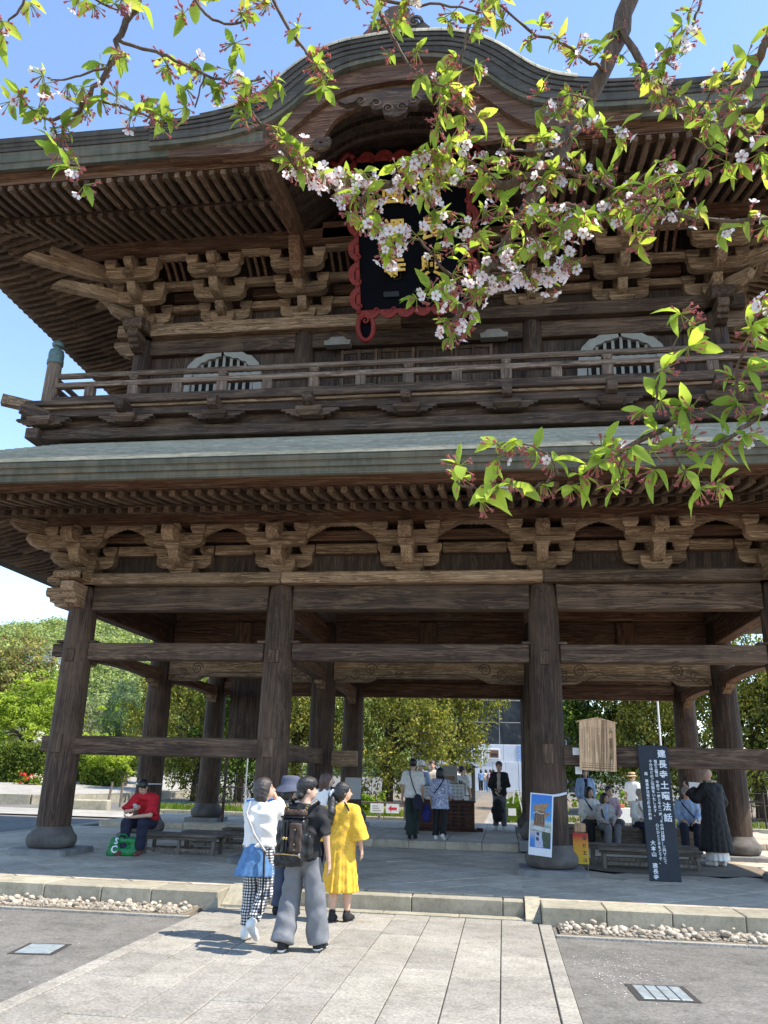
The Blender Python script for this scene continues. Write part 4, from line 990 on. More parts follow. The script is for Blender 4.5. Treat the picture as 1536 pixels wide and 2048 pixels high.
    def mesh(s, name, mat, smooth=True):
        F = s.F; F[0] = F[-1] = 1; F[:, 0] = F[:, -1] = 1; F[:, :, 0] = F[:, :, -1] = 1
        S = F < 0; n = np.array(F.shape)
        c = np.zeros(n - 1, np.int8)
        for dx in (0, 1):
            for dy in (0, 1):
                for dz in (0, 1): c += S[dx:n[0] - 1 + dx, dy:n[1] - 1 + dy, dz:n[2] - 1 + dz]
        I = np.argwhere((c > 0) & (c < 8)); me = bpy.data.meshes.new(name)
        if len(I) == 0: return me
        idx = np.full(n - 1, -1, np.int32); idx[I[:, 0], I[:, 1], I[:, 2]] = np.arange(len(I))
        acc = np.zeros((len(I), 3)); cnt = np.zeros(len(I))
        cor = [(a, b, d) for a in (0, 1) for b in (0, 1) for d in (0, 1)]
        for p in cor:
            for ax in range(3):
                if p[ax]: continue
                q = list(p); q[ax] = 1
                fa = F[I[:, 0] + p[0], I[:, 1] + p[1], I[:, 2] + p[2]]; fb = F[I[:, 0] + q[0], I[:, 1] + q[1], I[:, 2] + q[2]]
                mk = (fa < 0) != (fb < 0); t = np.where(mk, fa / np.where(mk, fa - fb, 1), 0)
                pos = np.tile(np.array(p, float), (len(I), 1)); pos[:, ax] = t
                acc[mk] += pos[mk]; cnt[mk] += 1
        P = (I + acc / cnt[:, None]) * s.h + s.lo
        faces = []
        for ax in range(3):
            o1, o2 = [a for a in range(3) if a != ax]
            sa = [slice(None)] * 3; sb = [slice(None)] * 3; sa[ax] = slice(0, -1); sb[ax] = slice(1, None)
            ch = np.argwhere(S[tuple(sa)] != S[tuple(sb)])
            ch = ch[(ch[:, o1] > 0) & (ch[:, o2] > 0) & (ch[:, o1] < n[o1] - 1) & (ch[:, o2] < n[o2] - 1)]
            q = []
            for a, b in ((1, 1), (0, 1), (0, 0), (1, 0)):
                e = ch.copy(); e[:, o1] -= a; e[:, o2] -= b; q.append(idx[e[:, 0], e[:, 1], e[:, 2]])
            q = np.stack(q, 1); inside = S[ch[:, 0], ch[:, 1], ch[:, 2]]
            fl = inside if ax != 1 else ~inside
            q[~fl] = q[~fl][:, ::-1]; faces.append(q[(q >= 0).all(1)])
        Q = np.concatenate(faces)
        me.vertices.add(len(P)); me.vertices.foreach_set('co', P.astype(np.float32).ravel())
        me.loops.add(Q.size); me.loops.foreach_set('vertex_index', Q.astype(np.int32).ravel())
        me.polygons.add(len(Q)); me.polygons.foreach_set('loop_start', np.arange(0, Q.size, 4, dtype=np.int32)); me.polygons.foreach_set('loop_total', np.full(len(Q), 4, np.int32))
        me.polygons.foreach_set('use_smooth', np.ones(len(Q), bool)); me.update(); me.validate()
        me.materials.append(MAT[mat] if isinstance(mat, str) else mat); return me
MAT['skin'] = simple('skin', (0.56, 0.35, 0.25), 0.55, 0.08, 9, 0.05)
MAT['skin']. node_tree.nodes['Principled BSDF'].inputs['Subsurface Weight'].default_value = 0.06
def cloth(name, col, rough=0.85, var=0.15, sc=9): MAT[name] = simple(name, col, rough, var, sc, 0.25); return name
cloth('cl_white', (0.78, 0.76, 0.72), var=.06); cloth('cl_black', (0.016, 0.016, 0.018), .8); cloth('cl_grey', (0.17, 0.175, 0.19), .8); cloth('cl_denim', (0.10, 0.22, 0.42), .85, .25, 14)
cloth('cl_navy', (0.018, 0.02, 0.04)); cloth('cl_red', (0.50, 0.012, 0.022), .85, .1); cloth('cl_jeans', (0.045, 0.06, 0.10), .85, .25); cloth('cl_tee', (0.10, 0.10, 0.115)); cloth('cl_green', (0.02, 0.035, 0.032))
cloth('cl_beige', (0.48, 0.42, 0.36)); cloth('cl_ltgrey', (0.42, 0.41, 0.40)); cloth('cl_sky', (0.30, 0.42, 0.62)); cloth('cl_pink', (0.45, 0.30, 0.34)); cloth('cl_blue', (0.12, 0.22, 0.38)); cloth('cl_straw', (0.52, 0.36, 0.15), .9, .2, 20)
cloth('hat_navy', (0.075, 0.085, 0.125)); cloth('robe_black', (0.010, 0.010, 0.013), .75); cloth('collar_tan', (0.42, 0.36, 0.26)); cloth('shoe_brown', (0.16, 0.06, 0.045)); cloth('grey_hair', (0.36, 0.35, 0.33), .8, .3, 30); cloth('khaki', (.35, .30, .22))
def hairmat(name, c0, c1):
    m, nt, b = new_mat(name); v = coords(nt, (60, 60, 6)); n = noise(nt, v, 1.5, 4, .7)
    nt.links.new(ramp(nt, n, [(.3, c0), (.75, c1)]), b.inputs['Base Color']); b.inputs['Roughness'].default_value = .42; b.inputs['Specular IOR Level'].default_value = .55; bump(nt, b, n, .7, .01); MAT[name] = m
hairmat('hair_black', (.008, .007, .007), (.028, .024, .022)); hairmat('hair_brown', (.035, .014, .010), (.10, .04, .026)); hairmat('hair_dark', (.018, .013, .012), (.06, .045, .038))
def pattern(name, kind):
    m, nt, b = new_mat(name); v = coords(nt, rand=False)
    if kind == 'gingham':
        def stripes(axis):
            w = node(nt, 'ShaderNodeTexWave', wave_type='BANDS', bands_direction=axis, wave_profile='SIN'); w.inputs['Scale'].default_value = 10.5; nt.links.new(v, w.inputs['Vector']); return ramp(nt, w.outputs[1], [(.48, (1, 1, 1)), (.52, (.25, .25, .27))])
        sx, sz = stripes('X'), stripes('Z'); c = mixc(nt, sx, sz, 1.0, 'MULTIPLY'); c = ramp(nt, c, [(.05, (.012, .012, .018)), (.3, (.20, .20, .22)), (.9, (.78, .77, .72))])
    elif kind == 'yellow':
        vo = node(nt, 'ShaderNodeTexVoronoi'); vo.inputs['Scale'].default_value = 26; nt.links.new(v, vo.inputs['Vector'])
        f = ramp(nt, vo.outputs['Distance'], [(.16, (1, 1, 1)), (.24, (0, 0, 0))]); n = noise(nt, v, 7, 3)
        c0 = ramp(nt, n, [(.3, (.70, .40, .03)), (.7, (.78, .47, .05))]); c = mixc(nt, c0, (.33, .22, .12), f)
    else:
        n = noise(nt, v, 24, 3, .7, 1.0); c = ramp(nt, n, [(.42, (.70, .72, .80)), (.5, (.32, .35, .55)), (.58, (.12, .14, .30)), (.68, (.62, .64, .74))])
    nt.links.new(c, b.inputs['Base Color']); b.inputs['Roughness'].default_value = .85; bump(nt, b, noise(nt, v, 90, 2), .15, .004); MAT[name] = m
pattern('gingham', 'gingham'); pattern('yellow_floral', 'yellow'); pattern('blue_floral', 'blue')

STAND = dict(pelvis=(0, 0, .93), chest=(0, 0, 1.24), neck=(0, -.01, 1.43), head=(0, .02, 1.585), sL=(-.17, 0, 1.385), sR=(.17, 0, 1.385), eL=(-.225, -.03, 1.11), eR=(.225, -.03, 1.11),
    wL=(-.235, .05, .87), wR=(.235, .05, .87), hL=(-.085, 0, .90), hR=(.085, 0, .90), kL=(-.10, .025, .49), kR=(.10, .025, .49), aL=(-.105, -.02, .085), aR=(.105, -.02, .085))
SEAT = dict(STAND, pelvis=(0, 0, .53), chest=(0, .05, .84), neck=(0, .08, 1.03), head=(0, .12, 1.185), sL=(-.17, .06, .985), sR=(.17, .06, .985), eL=(-.225, .10, .72), eR=(.225, .10, .72),
    wL=(-.10, .32, .62), wR=(.10, .32, .62), hL=(-.095, .03, .50), hR=(.095, .03, .50), kL=(-.13, .45, .50), kR=(.13, .45, .50), aL=(-.12, .42, .085), aR=(.12, .42, .085))
def person(loc, rot, H, label, pose, wear, hair, look=0, nod=0, h=.012, face=True, group=None, hatfn=None, feet=None, hands=(.25, .25), wide=1.0, smile=None):
    s = H / 1.70; J = {k: V(*v) for k, v in pose.items()}
    root = tag(empty('person', loc, rot), label, 'person', group); root.scale = (s, s, s)
    allp = np.array(list(J.values())); lo, hi = allp.min(0) - .30, allp.max(0) + .30; lo[2] = -.02
    HR = np.array(Matrix.Rotation(look, 3, 'Z') @ Matrix.Rotation(nod, 3, 'X')); hp = lambda *p: J['head'] + HR @ V(*p)
    def torso(f, off, k=.04):
        w = wide
        for sx in (-1, 1):
            f.rc(J['chest'] + V(sx * .07 * w, 0, .06), J['pelvis'] + V(sx * .055 * w, 0, .02), .098 * w, .092 * w, k, off=off)
        f.rc(J['sL'] * [.93, 1, 1] - V(0, 0, .032), J['sR'] * [.93, 1, 1] - V(0, 0, .032), .055, .055, k, off=off * .8)
        for S_ in 'LR': f.rc(J['neck'] + V(0, 0, -.035), J['s' + S_] - V(0, 0, .03), .043, .05, k, off=off * .6)
        f.rc(J['hL'] * [.75, 1, 1] + V(0, 0, .02), J['hR'] * [.75, 1, 1] + V(0, 0, .02), .105 * w, .105 * w, k, off=off); return f
    # ---- body
    hb = h if h < .02 else h * .8
    f = Field(lo, hi, hb); torso(f, -.006)
    f.rc(J['neck'] - V(0, 0, .03), hp(0, -.015, -.06), .052, .048, .03)
    f.el(hp(0, -.012, .022), (.075, .096, .098), .02, HR).el(hp(0, .03, -.045), (.056, .066, .072), .03, HR)
    f.rc(hp(0, .092, .0), hp(0, .107, -.03), .009, .013, .012)
    for sx in (-1, 1): f.el(hp(sx * .076, -.005, -.012), (.011, .02, .03), .006, HR)
    for S_, cu_ in (('L', hands[0]), ('R', hands[1])):
        sx = -1 if S_ == 'L' else 1
        f.rc(J['s' + S_] - V(0, 0, .025), J['e' + S_], .045, .038, .02); f.rc(J['e' + S_], J['w' + S_], .038, .026, .015)
        d = J['w' + S_] - J['e' + S_]; d /= np.linalg.norm(d)
        side = V(0, 1, 0) if abs(d[1]) < .8 else V(-sx, 0, .3); side = side - d * (side @ d); side /= np.linalg.norm(side); nr = np.cross(side, d) * sx; nr /= np.linalg.norm(nr)
        if (nr @ V(-sx, 0, 0)) < 0 and abs(d[2]) > .6: nr = -nr
        w0 = J['w' + S_]; kn = w0 + d * .085
        if hb < .016:
            for q in (-.018, .006, .024): f.rc(w0 + side * q * .6, kn + side * q, .017, .014, .012)
            for q, L, in ((-.030, .062), (-.010, .075), (.010, .082), (.030, .074)):
                a = kn + side * q; m_ = a + (d * math.cos(cu_) + nr * math.sin(cu_)) * L * .55; e_ = m_ + (d * math.cos(cu_ * 2.6) + nr * math.sin(cu_ * 2.6)) * L * .5
                f.rc(a - d * .01, m_, .0098, .0092, .004); f.rc(m_, e_, .0092, .008, .003)
            a = w0 + d * .028 + side * .026; m_ = a + (d * .62 + side * .62 + nr * .3) * .042; f.rc(a, m_, .013, .011, .006); f.rc(m_, m_ + (d * .85 + side * .15 + nr * .35) * .034, .011, .009, .003)
        else: f.rc(w0, w0 + d * .13 + nr * .03 * (1 + cu_), .032, .022, .012)
        f.rc(J['h' + S_], J['k' + S_], .078 * wide, .054, .03); f.rc(J['k' + S_] - V(0, .012, .03), J['a' + S_] + (J['k' + S_] - J['a' + S_]) * .55, .052, .055, .02); f.rc(J['a' + S_] + (J['k' + S_] - J['a' + S_]) * .55, J['a' + S_], .052, .036, .03)
    place('body', f.mesh('body', 'skin'), root)
    # ---- shoes
    for n_, S_ in enumerate('LR'):
        a = J['a' + S_]; tilt = (feet or {}).get(S_, 0); fy = (feet or {}).get('yaw' + S_, .12 * (-1 if S_ == 'L' else 1)); dr = V(math.sin(fy) * math.cos(tilt), math.cos(fy) * math.cos(tilt), -math.sin(tilt)); up = V(0, math.sin(tilt), math.cos(tilt))
        g = Field(a - .27, a + .30, min(h, .016)); hl = a - dr * .03 - up * .04; g.rc(hl, hl + dr * .12, .040, .042, .02); g.rc(hl + dr * .11, hl + dr * .20 - up * .012, .042, .032, .02); g.rc(hl + up * .03, a + up * .035, .042, .045, .02)
        g.cut(a - up * .078, -up); place('shoe', g.mesh('shoe', wear.get('shoes', 'cl_white')), root)
        if 'sole' in wear:
            g = Field(a - .27, a + .30, min(h, .016)); g.rc(hl, hl + dr * .19, .047, .040, .01); g.cut(a - up * .081, -up); g.cut(a - up * .055, up); place('sole', g.mesh('sole', wear['sole']), root)
    # ---- trousers / legs
    tr = wear.get('trousers')
    if tr:
        f = Field(lo, hi, h); mat, rk, ra, end = tr
        f.rc(J['hL'] * [.8, 1, 1] + V(0, 0, .03), J['hR'] * [.8, 1, 1] + V(0, 0, .03), .118 * wide, .118 * wide, .04)
        f.rc(J['pelvis'] + V(-.05, 0, .06), J['pelvis'] + V(.05, 0, .06), .108 * wide, .108 * wide, .04)
        for S_ in 'LR':
            e_ = J['k' + S_] + (J['a' + S_] - J['k' + S_]) * end; ax = (J['a' + S_] - J['k' + S_]); ax = ax / np.linalg.norm(ax)
            f.rc(J['h' + S_], J['k' + S_], .098 * wide, rk, .025); f.rc(J['k' + S_], e_, rk, ra, .02, cut=(e_, ax))
        f.wrinkle(wear.get('twr', .004) if h < .02 else 0, .8, 1); f.cutz(hi=J['pelvis'][2] + wear.get('waist', .12)); place('trousers', f.mesh('trousers', mat), root)
    if 'skirt' in wear:
        mat, z0, z1, r0, r1, pl, npl = wear['skirt']; f = Field(lo, hi, h); c = J['pelvis'] * [1, 1, 0]
        f.cone(c + V(0, 0, z0), c + V(*wear.get('hem_shift', (0, 0)), z1), r0, r1, pl, npl); place('skirt', f.mesh('skirt', mat), root)
    # ---- top
    tp = wear.get('top')
    if tp:
        mat, off, hem, sl, sr = tp; f = Field(lo, hi, h); torso(f, off, .05)
        f.rc(J['neck'] - V(0, 0, .05), J['neck'] + V(0, 0, .005), .075 + off * .3, .06 + off * .2, .03)
        f.cutz(hi=J['neck'][2] + wear.get('collar', .022))
        for S_ in 'LR':
            A, B, C = J['s' + S_], J['e' + S_], J['w' + S_]
            if sl <= 1: e_ = A + (B - A) * sl; ax = (B - A) / np.linalg.norm(B - A); f.rc(A - V(0, 0, .03), e_, .055 + off * .8, sr, .03, cut=(e_, ax))
            else: e_ = B + (C - B) * (sl - 1); ax = (C - B) / np.linalg.norm(C - B); f.rc(A - V(0, 0, .03), B, .055 + off * .8, (.048 + off + sr) / 2, .03); f.rc(B, e_, (.048 + off + sr) / 2, sr, .02, cut=(e_, ax))
        if wear.get('flare'): z0, z1, r0, r1, pl, npl = wear['flare']; c = J['pelvis'] * [1, 1, 0]; f.cone(c + V(0, 0, z0), c + V(*wear.get('hem_shift', (0, 0)), z1), r0, r1, pl, npl, .03)
        f.cutz(lo=hem); f.wrinkle(wear.get('wr', .006) if h < .02 else .002, 1.0, 2)
        place(wear.get('topname', 'shirt'), f.mesh('shirt', mat), root)
    if 'inner' in wear:
        f = Field(lo, hi, h); f.rc(J['chest'] + V(0, .075, .12), J['pelvis'] + V(0, .085, .02), .06, .065, .02); f.rc(J['neck'] + V(0, .03, -.02), J['chest'] + V(0, .075, .1), .05, .06, .02); place('undershirt', f.mesh('undershirt', wear['inner']), root)
    for k_, (mat, pts, r_) in enumerate(wear.get('straps', [])):
        f = Field(lo, hi, min(h, .012)); P_ = [V(*p) for p in pts]
        for a, b_ in zip(P_, P_[1:]): f.rc(a, b_, r_, r_, .004)
        place('strap', f.mesh('strap', mat), root)
    # ---- hair
    hm, style = hair; f = Field(J['head'] - .32, J['head'] + V(.32, .32, .22), min(h, .014))
    if style != 'bald':
        f.el(hp(0, -.02, .035), (.090, .108, .102), .02, HR)
        if style in ('bob', 'long', 'pony'): f.el(hp(0, -.05, -.03), (.094, .085, .11), .03, HR)
        if style == 'bob':
            f.el(hp(0, -.03, .0), (.102, .112, .115), .03, HR)
            for sx in (-1, 1): f.rc(hp(sx * .075, -.02, .0), hp(sx * .085, -.01, -.12), .03, .026, .03)
            f.rc(hp(-.05, -.07, -.08), hp(.05, -.07, -.08), .055, .055, .04)
        if style == 'long':
            for sx in (-1, 1): f.rc(hp(sx * .08, -.02, -.02), hp(sx * .09, -.02, -.20), .03, .028, .03)
            f.rc(hp(0, -.075, -.06), hp(0, -.08, -.20), .065, .06, .04)
        if style == 'mop': f.el(hp(0, .01, .07), (.088, .1, .07), .03, HR).rc(hp(-.03, -.085, -.06), hp(.03, -.085, -.06), .045, .045, .03)
        f.el(hp(0, .085, -.05), (.072, .085, .105), 0, HR, cutout=True)
        if style in ('mop', 'short'):
            for sx in (-1, 1): f.el(hp(sx * .085, .02, -.05), (.03, .05, .05), 0, HR, cutout=True)
        f.wrinkle(.0022, 3.2, 3)
        if style == 'pony':
            f2 = Field(J['head'] - V(.3, .35, .55), J['head'] + V(.3, .3, .2), min(h, .014))
            b0 = hp(-.03, -.125, -.03); pts = [b0, b0 + V(.0, -.08, -.10), b0 + V(.02, -.13, -.22), b0 + V(.0, -.13, -.34), b0 + V(-.03, -.12, -.47)]
            for q, (a, b_) in enumerate(zip(pts, pts[1:])): f2.rc(a, b_, (.035, .05, .055, .045)[q], (.05, .055, .045, .012)[q], .02)
            f2.wrinkle(.003, 2.4, 1); place('ponytail', f2.mesh('ponytail', hm), root)
            f3 = Field(b0 - .14, b0 + .14, .01)
            for q in range(9): a = q * .7; f3.rc(b0 + V(.04 * math.cos(a), -.01 + .02 * math.sin(q), .04 * math.sin(a)), b0 + V(.045 * math.cos(a + .5), -.015, .045 * math.sin(a + .5)), .02, .024, .008)
            place('scrunchie', f3.mesh('scrunchie', 'cl_white'), root)
        place('hair', f.mesh('hair', MAT[hm]), root)
    if face:
        m_ = MB()
        for sx in (-1, 1):
            for (x, y, z, rx, rz) in ((.03, .088, .006, .011, .0055), (.032, .086, .026, .018, .0045)):
                c = hp(sx * x, y, z); m_.rings([[tuple(c + HR @ V(rx * q * math.cos(a), (.006 if q < .5 else 0), rz * q * math.sin(a))) for a in np.linspace(0, 6.283, 8, endpoint=False)] for q in (1, .3)])
        m_.build('eyes', 'hair_black', root)
        c = hp(0, .0885, -.068); MB().rings([[tuple(c + HR @ V(.022 * q * math.cos(a), .006 if q < .5 else 0, .006 * q * math.sin(a))) for a in np.linspace(0, 6.283, 8, endpoint=False)] for q in (1, .3)]).build('mouth', 'cl_lip', root)
    if hatfn: hatfn(root, hp, HR)
    return root, J, hp, HR
cloth('cl_lip', (.40, .16, .13), .6)
def hat(mat, brim, crown_h, r=.105, drop=.05, band=None):
    def fn(root, hp, HR):
        m_ = MB().lathe([(brim, -drop), (brim * .98, -drop + .008), (r + .01, .0), (r, .012), (r * .97, crown_h * .6), (r * .85, crown_h * .95), (r * .3, crown_h * 1.03), (.005, crown_h * 1.03)], n=28)
        m_.v = [tuple(hp(0, -.015, .055) + HR @ V(x, y * 1.08, z + .010 * math.sin(3 * math.atan2(y, x)) * (1 if math.hypot(x, y) > r * 1.2 else 0))) for x, y, z in m_.v]
        o = m_.build('hat', mat, root, smooth=True)
        if band:
            m_ = MB().lathe([(r * 1.03, .005), (r * 1.02, .04)], n=28); m_.v = [tuple(hp(0, -.015, .055) + HR @ V(x, y * 1.08, z)) for x, y, z in m_.v]; m_.build('hat_band', band, o, smooth=True)
    return fn
def foot_at(px, py, Y, z): 
    p = atY(px, py, Y); return (p.x, Y, z)
def hgt(px, ytop, Y, z): return atY(px, ytop, Y).z - z

# ---- the walkers on the path
W1 = dict(STAND, kL=(-.10, .03, .49), aL=(-.09, -.03, .085), kR=(.09, .04, .50), aR=(.085, -.20, .20), sR=(.16, .04, 1.385), eR=(.14, .28, 1.30), wR=(.14, .24, 1.47), sL=(-.165, .02, 1.385), eL=(-.16, .20, 1.15), wL=(.02, .25, 1.36), head=(.01, .03, 1.585))
W1['wR'] = (.05, .165, 1.53)
person((-1.0, -5.56, 0), R(-14), hgt(530, 1557, -5.56, 0), 'woman in white blouse, denim wrap skirt and checked trousers shading her eyes', W1,
    dict(top=('cl_white', .035, .97, 1.75, .055), wr=.010, trousers=('gingham', .085, .07, .86), skirt=('cl_denim', 1.0, .66, (.155, .135), (.235, .20), .03, 9), hem_shift=(-.05, 0), shoes='cl_white', straps=[('cl_ltgrey', [(-.10, -.10, 1.44), (-.11, -.155, 1.32), (.02, -.17, 1.10), (.15, -.13, .93)], .014), ('cl_black', [(.15, -.15, .93), (.17, -.16, .62), (.16, -.16, .30)], .013)]),
    ('hair_dark', 'bob'), look=R(-62), nod=R(8), h=.011, feet={'R': .75}, hands=(.7, .3))
W3 = dict(STAND, kL=(-.13, .03, .49), aL=(-.15, -.10, .085), kR=(.14, .05, .49), aR=(.17, .10, .085), eR=(.25, -.02, 1.12), wR=(.275, .02, .88), eL=(-.24, .02, 1.12), wL=(-.2, .2, 1.05))
man_pos = (-.40, -5.98, 0)
person(man_pos, R(-8), hgt(612, 1557, -5.98, 0), 'man in black shirt and wide grey cargo trousers walking with a backpack', W3,
    dict(top=('cl_black', .022, .86, .98, .075), trousers=('cl_grey', .108, .122, 1.0), twr=.006, shoes='cl_black', sole='cl_white', wr=.008), ('hair_black', 'mop'), look=R(-58), h=.011, hands=(.3, .35))
W4 = dict(STAND, kL=(-.09, .02, .49), aL=(-.07, -.06, .085), kR=(.09, .04, .49), aR=(.09, .05, .085), eR=(.25, -.03, 1.12), wR=(.27, .02, .90))
person((-.34, -4.18, 0), R(-10), hgt(680, 1566, -4.18, 0), 'woman in yellow floral dress with long ponytail and black boots', W4,
    dict(top=('yellow_floral', .025, .36, 1.5, .125), flare=(1.16, .34, (.155, .125), (.25, .21), .05, 15), shoes='cl_black', wr=.003, straps=[('cl_black', [(.02, -.02, 1.46), (.09, -.10, 1.42), (.13, -.12, 1.36)], .014)]), ('hair_black', 'pony'), look=R(-60), h=.011)
W2 = dict(STAND, eL=(-.22, .05, 1.12), wL=(-.15, .2, 1.0))
person(foot_at(574, 1700, -3.95, 0), R(-25), hgt(574, 1556, -3.95, 0) - .03, 'person in navy bucket hat and dark tee beyond the man with backpack', W2,
    dict(top=('cl_tee', .022, .88, .8, .075), trousers=('cl_jeans', .085, .08, .95), shoes='cl_black'), ('hair_black', 'bob'), look=R(-50), h=.012, hatfn=hat('hat_navy', .20, .125, .122, .085))
person(foot_at(648, 1700, -2.4, .207), R(-15), hgt(640, 1545, -2.4, .207), 'brown haired woman in white and black top on the platform edge beyond the yellow dress', STAND,
    dict(top=('cl_white', .022, .88, .9, .07), trousers=('cl_black', .085, .08, .95), shoes='cl_black', straps=[('cl_black', [(.12, .02, 1.43), (.14, -.09, 1.36), (.13, -.125, 1.15), (.12, -.12, .95)], .05)]), ('hair_brown', 'long'), look=R(-50), h=.013)
# ---- seated man in red
RD = dict(SEAT, chest=(0, .13, .83), neck=(0, .24, 1.0), head=(0, .31, 1.12), sL=(-.18, .18, .95), sR=(.18, .18, .95), eL=(-.24, .36, .66), wL=(.06, .46, .62), eR=(.25, .36, .70), wR=(.05, .42, .74), kL=(-.17, .46, .52), kR=(.15, .46, .52), aL=(-.14, .42, .085), aR=(.13, .50, .085))
RDp = foot_at(292, 1690, .62, .207)
person(RDp, R(172), 1.78, 'man in red tee and dark trousers sitting on the left bench looking at a phone', RD,
    dict(top=('cl_red', .035, .55, .95, .105), trousers=('cl_navy', .095, .085, .97), shoes='shoe_brown', sole='cl_beige', wr=.008), ('hair_black', 'short'), nod=R(-42), h=.012, hands=(.5, .6))
# ---- people at the desk and beyond
person(foot_at(824, 1690, 4.35, .36), R(4), hgt(826, 1518, 4.35, .36), 'man in white tee and dark green trousers seen from behind at the desk', dict(STAND, aL=(-.05, -.08, .085), aR=(.06, .06, .085), kR=(.07, .04, .49), kL=(-.07, 0, .49)),
    dict(top=('cl_white', .03, .86, .9, .085), trousers=('cl_green', .09, .085, .97), shoes='cl_black', straps=[('cl_navy', [(-.07, -.05, 1.46), (-.06, -.15, 1.36), (.02, -.165, 1.1), (.12, -.16, .88)], .014)]), ('hair_black', 'short'), h=.014)
person(foot_at(880, 1690, 4.3, .36), R(-6), hgt(873, 1536, 4.3, .36), 'woman with black bob in blue floral tunic and black trousers at the desk', dict(STAND, eR=(.24, .1, 1.1), wR=(.2, .28, 1.0), aR=(.09, -.12, .12)),
    dict(top=('blue_floral', .03, .72, 1.3, .07), flare=(1.1, .73, (.17, .14), (.235, .2), .02, 9), trousers=('cl_black', .08, .085, .95), shoes='cl_white', straps=[('cl_navy', [(.1, -.06, 1.45), (.06, -.15, 1.33), (-.12, -.15, 1.1)], .016)]), ('hair_black', 'bob'), h=.014, feet={'R': .5})
person(foot_at(1000, 1650, 8.7, .36), R(174), hgt(1003, 1524, 8.7, .36), 'man in dark open jacket standing behind the gate holding a black backpack', dict(STAND, eL=(-.24, .06, 1.12), wL=(-.03, .20, 1.02), eR=(.24, .08, 1.1), wR=(.04, .2, .9)),
    dict(top=('cl_black', .028, .84, 1.8, .055), inner='cl_beige', trousers=('cl_grey', .085, .075, .97), shoes='cl_white', topname='jacket'), ('hair_dark', 'mop'), h=.014, hands=(.5, .7))
person(foot_at(925, 1640, 11.2, .22), R(-20), hgt(925, 1533, 11.2, .22), 'person in white tee and denim overalls behind the desk', STAND,
    dict(top=('cl_white', .03, .9, .9, .085), trousers=('cl_jeans', .1, .09, .97), waist=.28, straps=[('cl_jeans', [(-.1, -.02, 1.45), (-.03, -.14, 1.25)], .02), ('cl_jeans', [(.1, -.02, 1.45), (.03, -.14, 1.25)], .02)]), ('hair_black', 'short'), look=R(-60), h=.018)
person(foot_at(841, 1640, 10.4, .21), R(160), hgt(838, 1524, 10.4, .21), 'person in white cap and pale blue shirt facing out behind the desk', STAND, dict(top=('cl_sky', .03, .85, 1.5, .06), trousers=('cl_navy', .09, .08, .97)), ('hair_black', 'short'), h=.02, hatfn=hat('cl_white', .115, .10, .1, .03))
person(foot_at(864, 1640, 15, .1), R(185), hgt(864, 1522, 15, .1), 'far visitor with short brown hair just left of the notice stand', STAND, dict(top=('cl_beige', .03, .85, 1.5, .06), trousers=('cl_navy', .09, .08, .97)), ('hair_brown', 'short'), h=.022)
person(foot_at(913, 1600, 22, gz(0, 22)), R(120), hgt(911, 1533, 22, gz(0, 22)), 'far visitor in dark vest right of the notice stand', STAND, dict(top=('cl_white', .03, .85, 1.5, .06), trousers=('cl_navy', .09, .08, .97), straps=[('cl_navy', [(.1, .0, 1.42), (.1, .12, 1.1)], .05)]), ('hair_brown', 'short'), h=.024)
for px, top, tr_, lab, hr in ((962, 'cl_blue', 'cl_black', 'in blue top and black trousers leading the group', 'hair_dark'), (972, 'cl_beige', 'cl_sky', 'in beige top with dark backpack in the group', 'hair_dark'), (981, 'cl_pink', 'cl_sky', 'in pink top in the middle of the group', 'hair_brown'), (987, 'cl_white', 'cl_jeans', 'in white top at the right end of the group', 'hair_black')):
    Yf = 40 + (px % 3) * .7; zf = atY(px, 1584, Yf).z
    person((atY(px, 1560, Yf).x, Yf, zf), R(20 + px % 50), hgt(px, 1539, Yf, zf), 'far visitor ' + lab + ' by the hoarding', STAND, dict(top=(top, .03, .82, 1.5, .06), trousers=(tr_, .09, .08, .97)), (hr, 'bob'), h=.03, face=False, group='visitors by the hoarding')
# ---- the seated listeners and the monk
def sit(px, Y, ytop, rot, lab, top, tr_, hair, z=.21, **kw):
    x = atY(px, 1600, Y).x; seat = dict(SEAT); Hh = (atY(px, ytop, Y).z - z) * 1.70 / 1.29
    return person((x, Y, z), R(rot), min(1.82, max(1.5, Hh)), lab, seat, dict(top=(top, .028, .5, 1.7, .055), trousers=(tr_, .095, .08, .95), shoes='cl_black', **kw), hair, look=R(kw.pop('look', 10)) if 'look' in kw else R(12), h=.018, group='listeners seated on the long bench')
sit(1176, 6.35, 1575, 196, 'listener in white blouse with dark bag strap at the bench end', 'cl_white', 'cl_black', ('hair_black', 'bob'), straps=[('cl_navy', [(.12, .12, 1.02), (0, .22, .8)], .02)])
sit(1206, 5.95, 1587, 200, 'listener in grey cardigan with hands folded on her lap, front of the row', 'cl_ltgrey', 'cl_grey', ('hair_black', 'bob'), inner='cl_sky', straps=[('cl_navy', [(.14, .12, 1.0), (.10, .2, .7)], .02)])
sit(1216, 6.95, 1573, 190, 'listener with close cropped hair behind the woman in grey cardigan', 'cl_pink', 'cl_grey', ('hair_dark', 'short'))
sit(1276, 6.2, 1579, 205, 'grey haired listener in white shirt with long grey scarf', 'cl_white', 'cl_navy', ('grey_hair', 'short'), straps=[('collar_tan', [(-.08, .06, 1.06), (-.09, .2, .9), (0, .25, .72), (.09, .2, .9), (.08, .06, 1.06)], .025)])
sit(1372, 5.6, 1573, 175, 'heavy grey haired listener in light blue shirt beside the monk', 'cl_sky', 'cl_navy', ('grey_hair', 'short'), straps=[('cl_navy', [(.14, .1, 1.03), (.02, .24, .85), (-.1, .26, .7)], .016)])
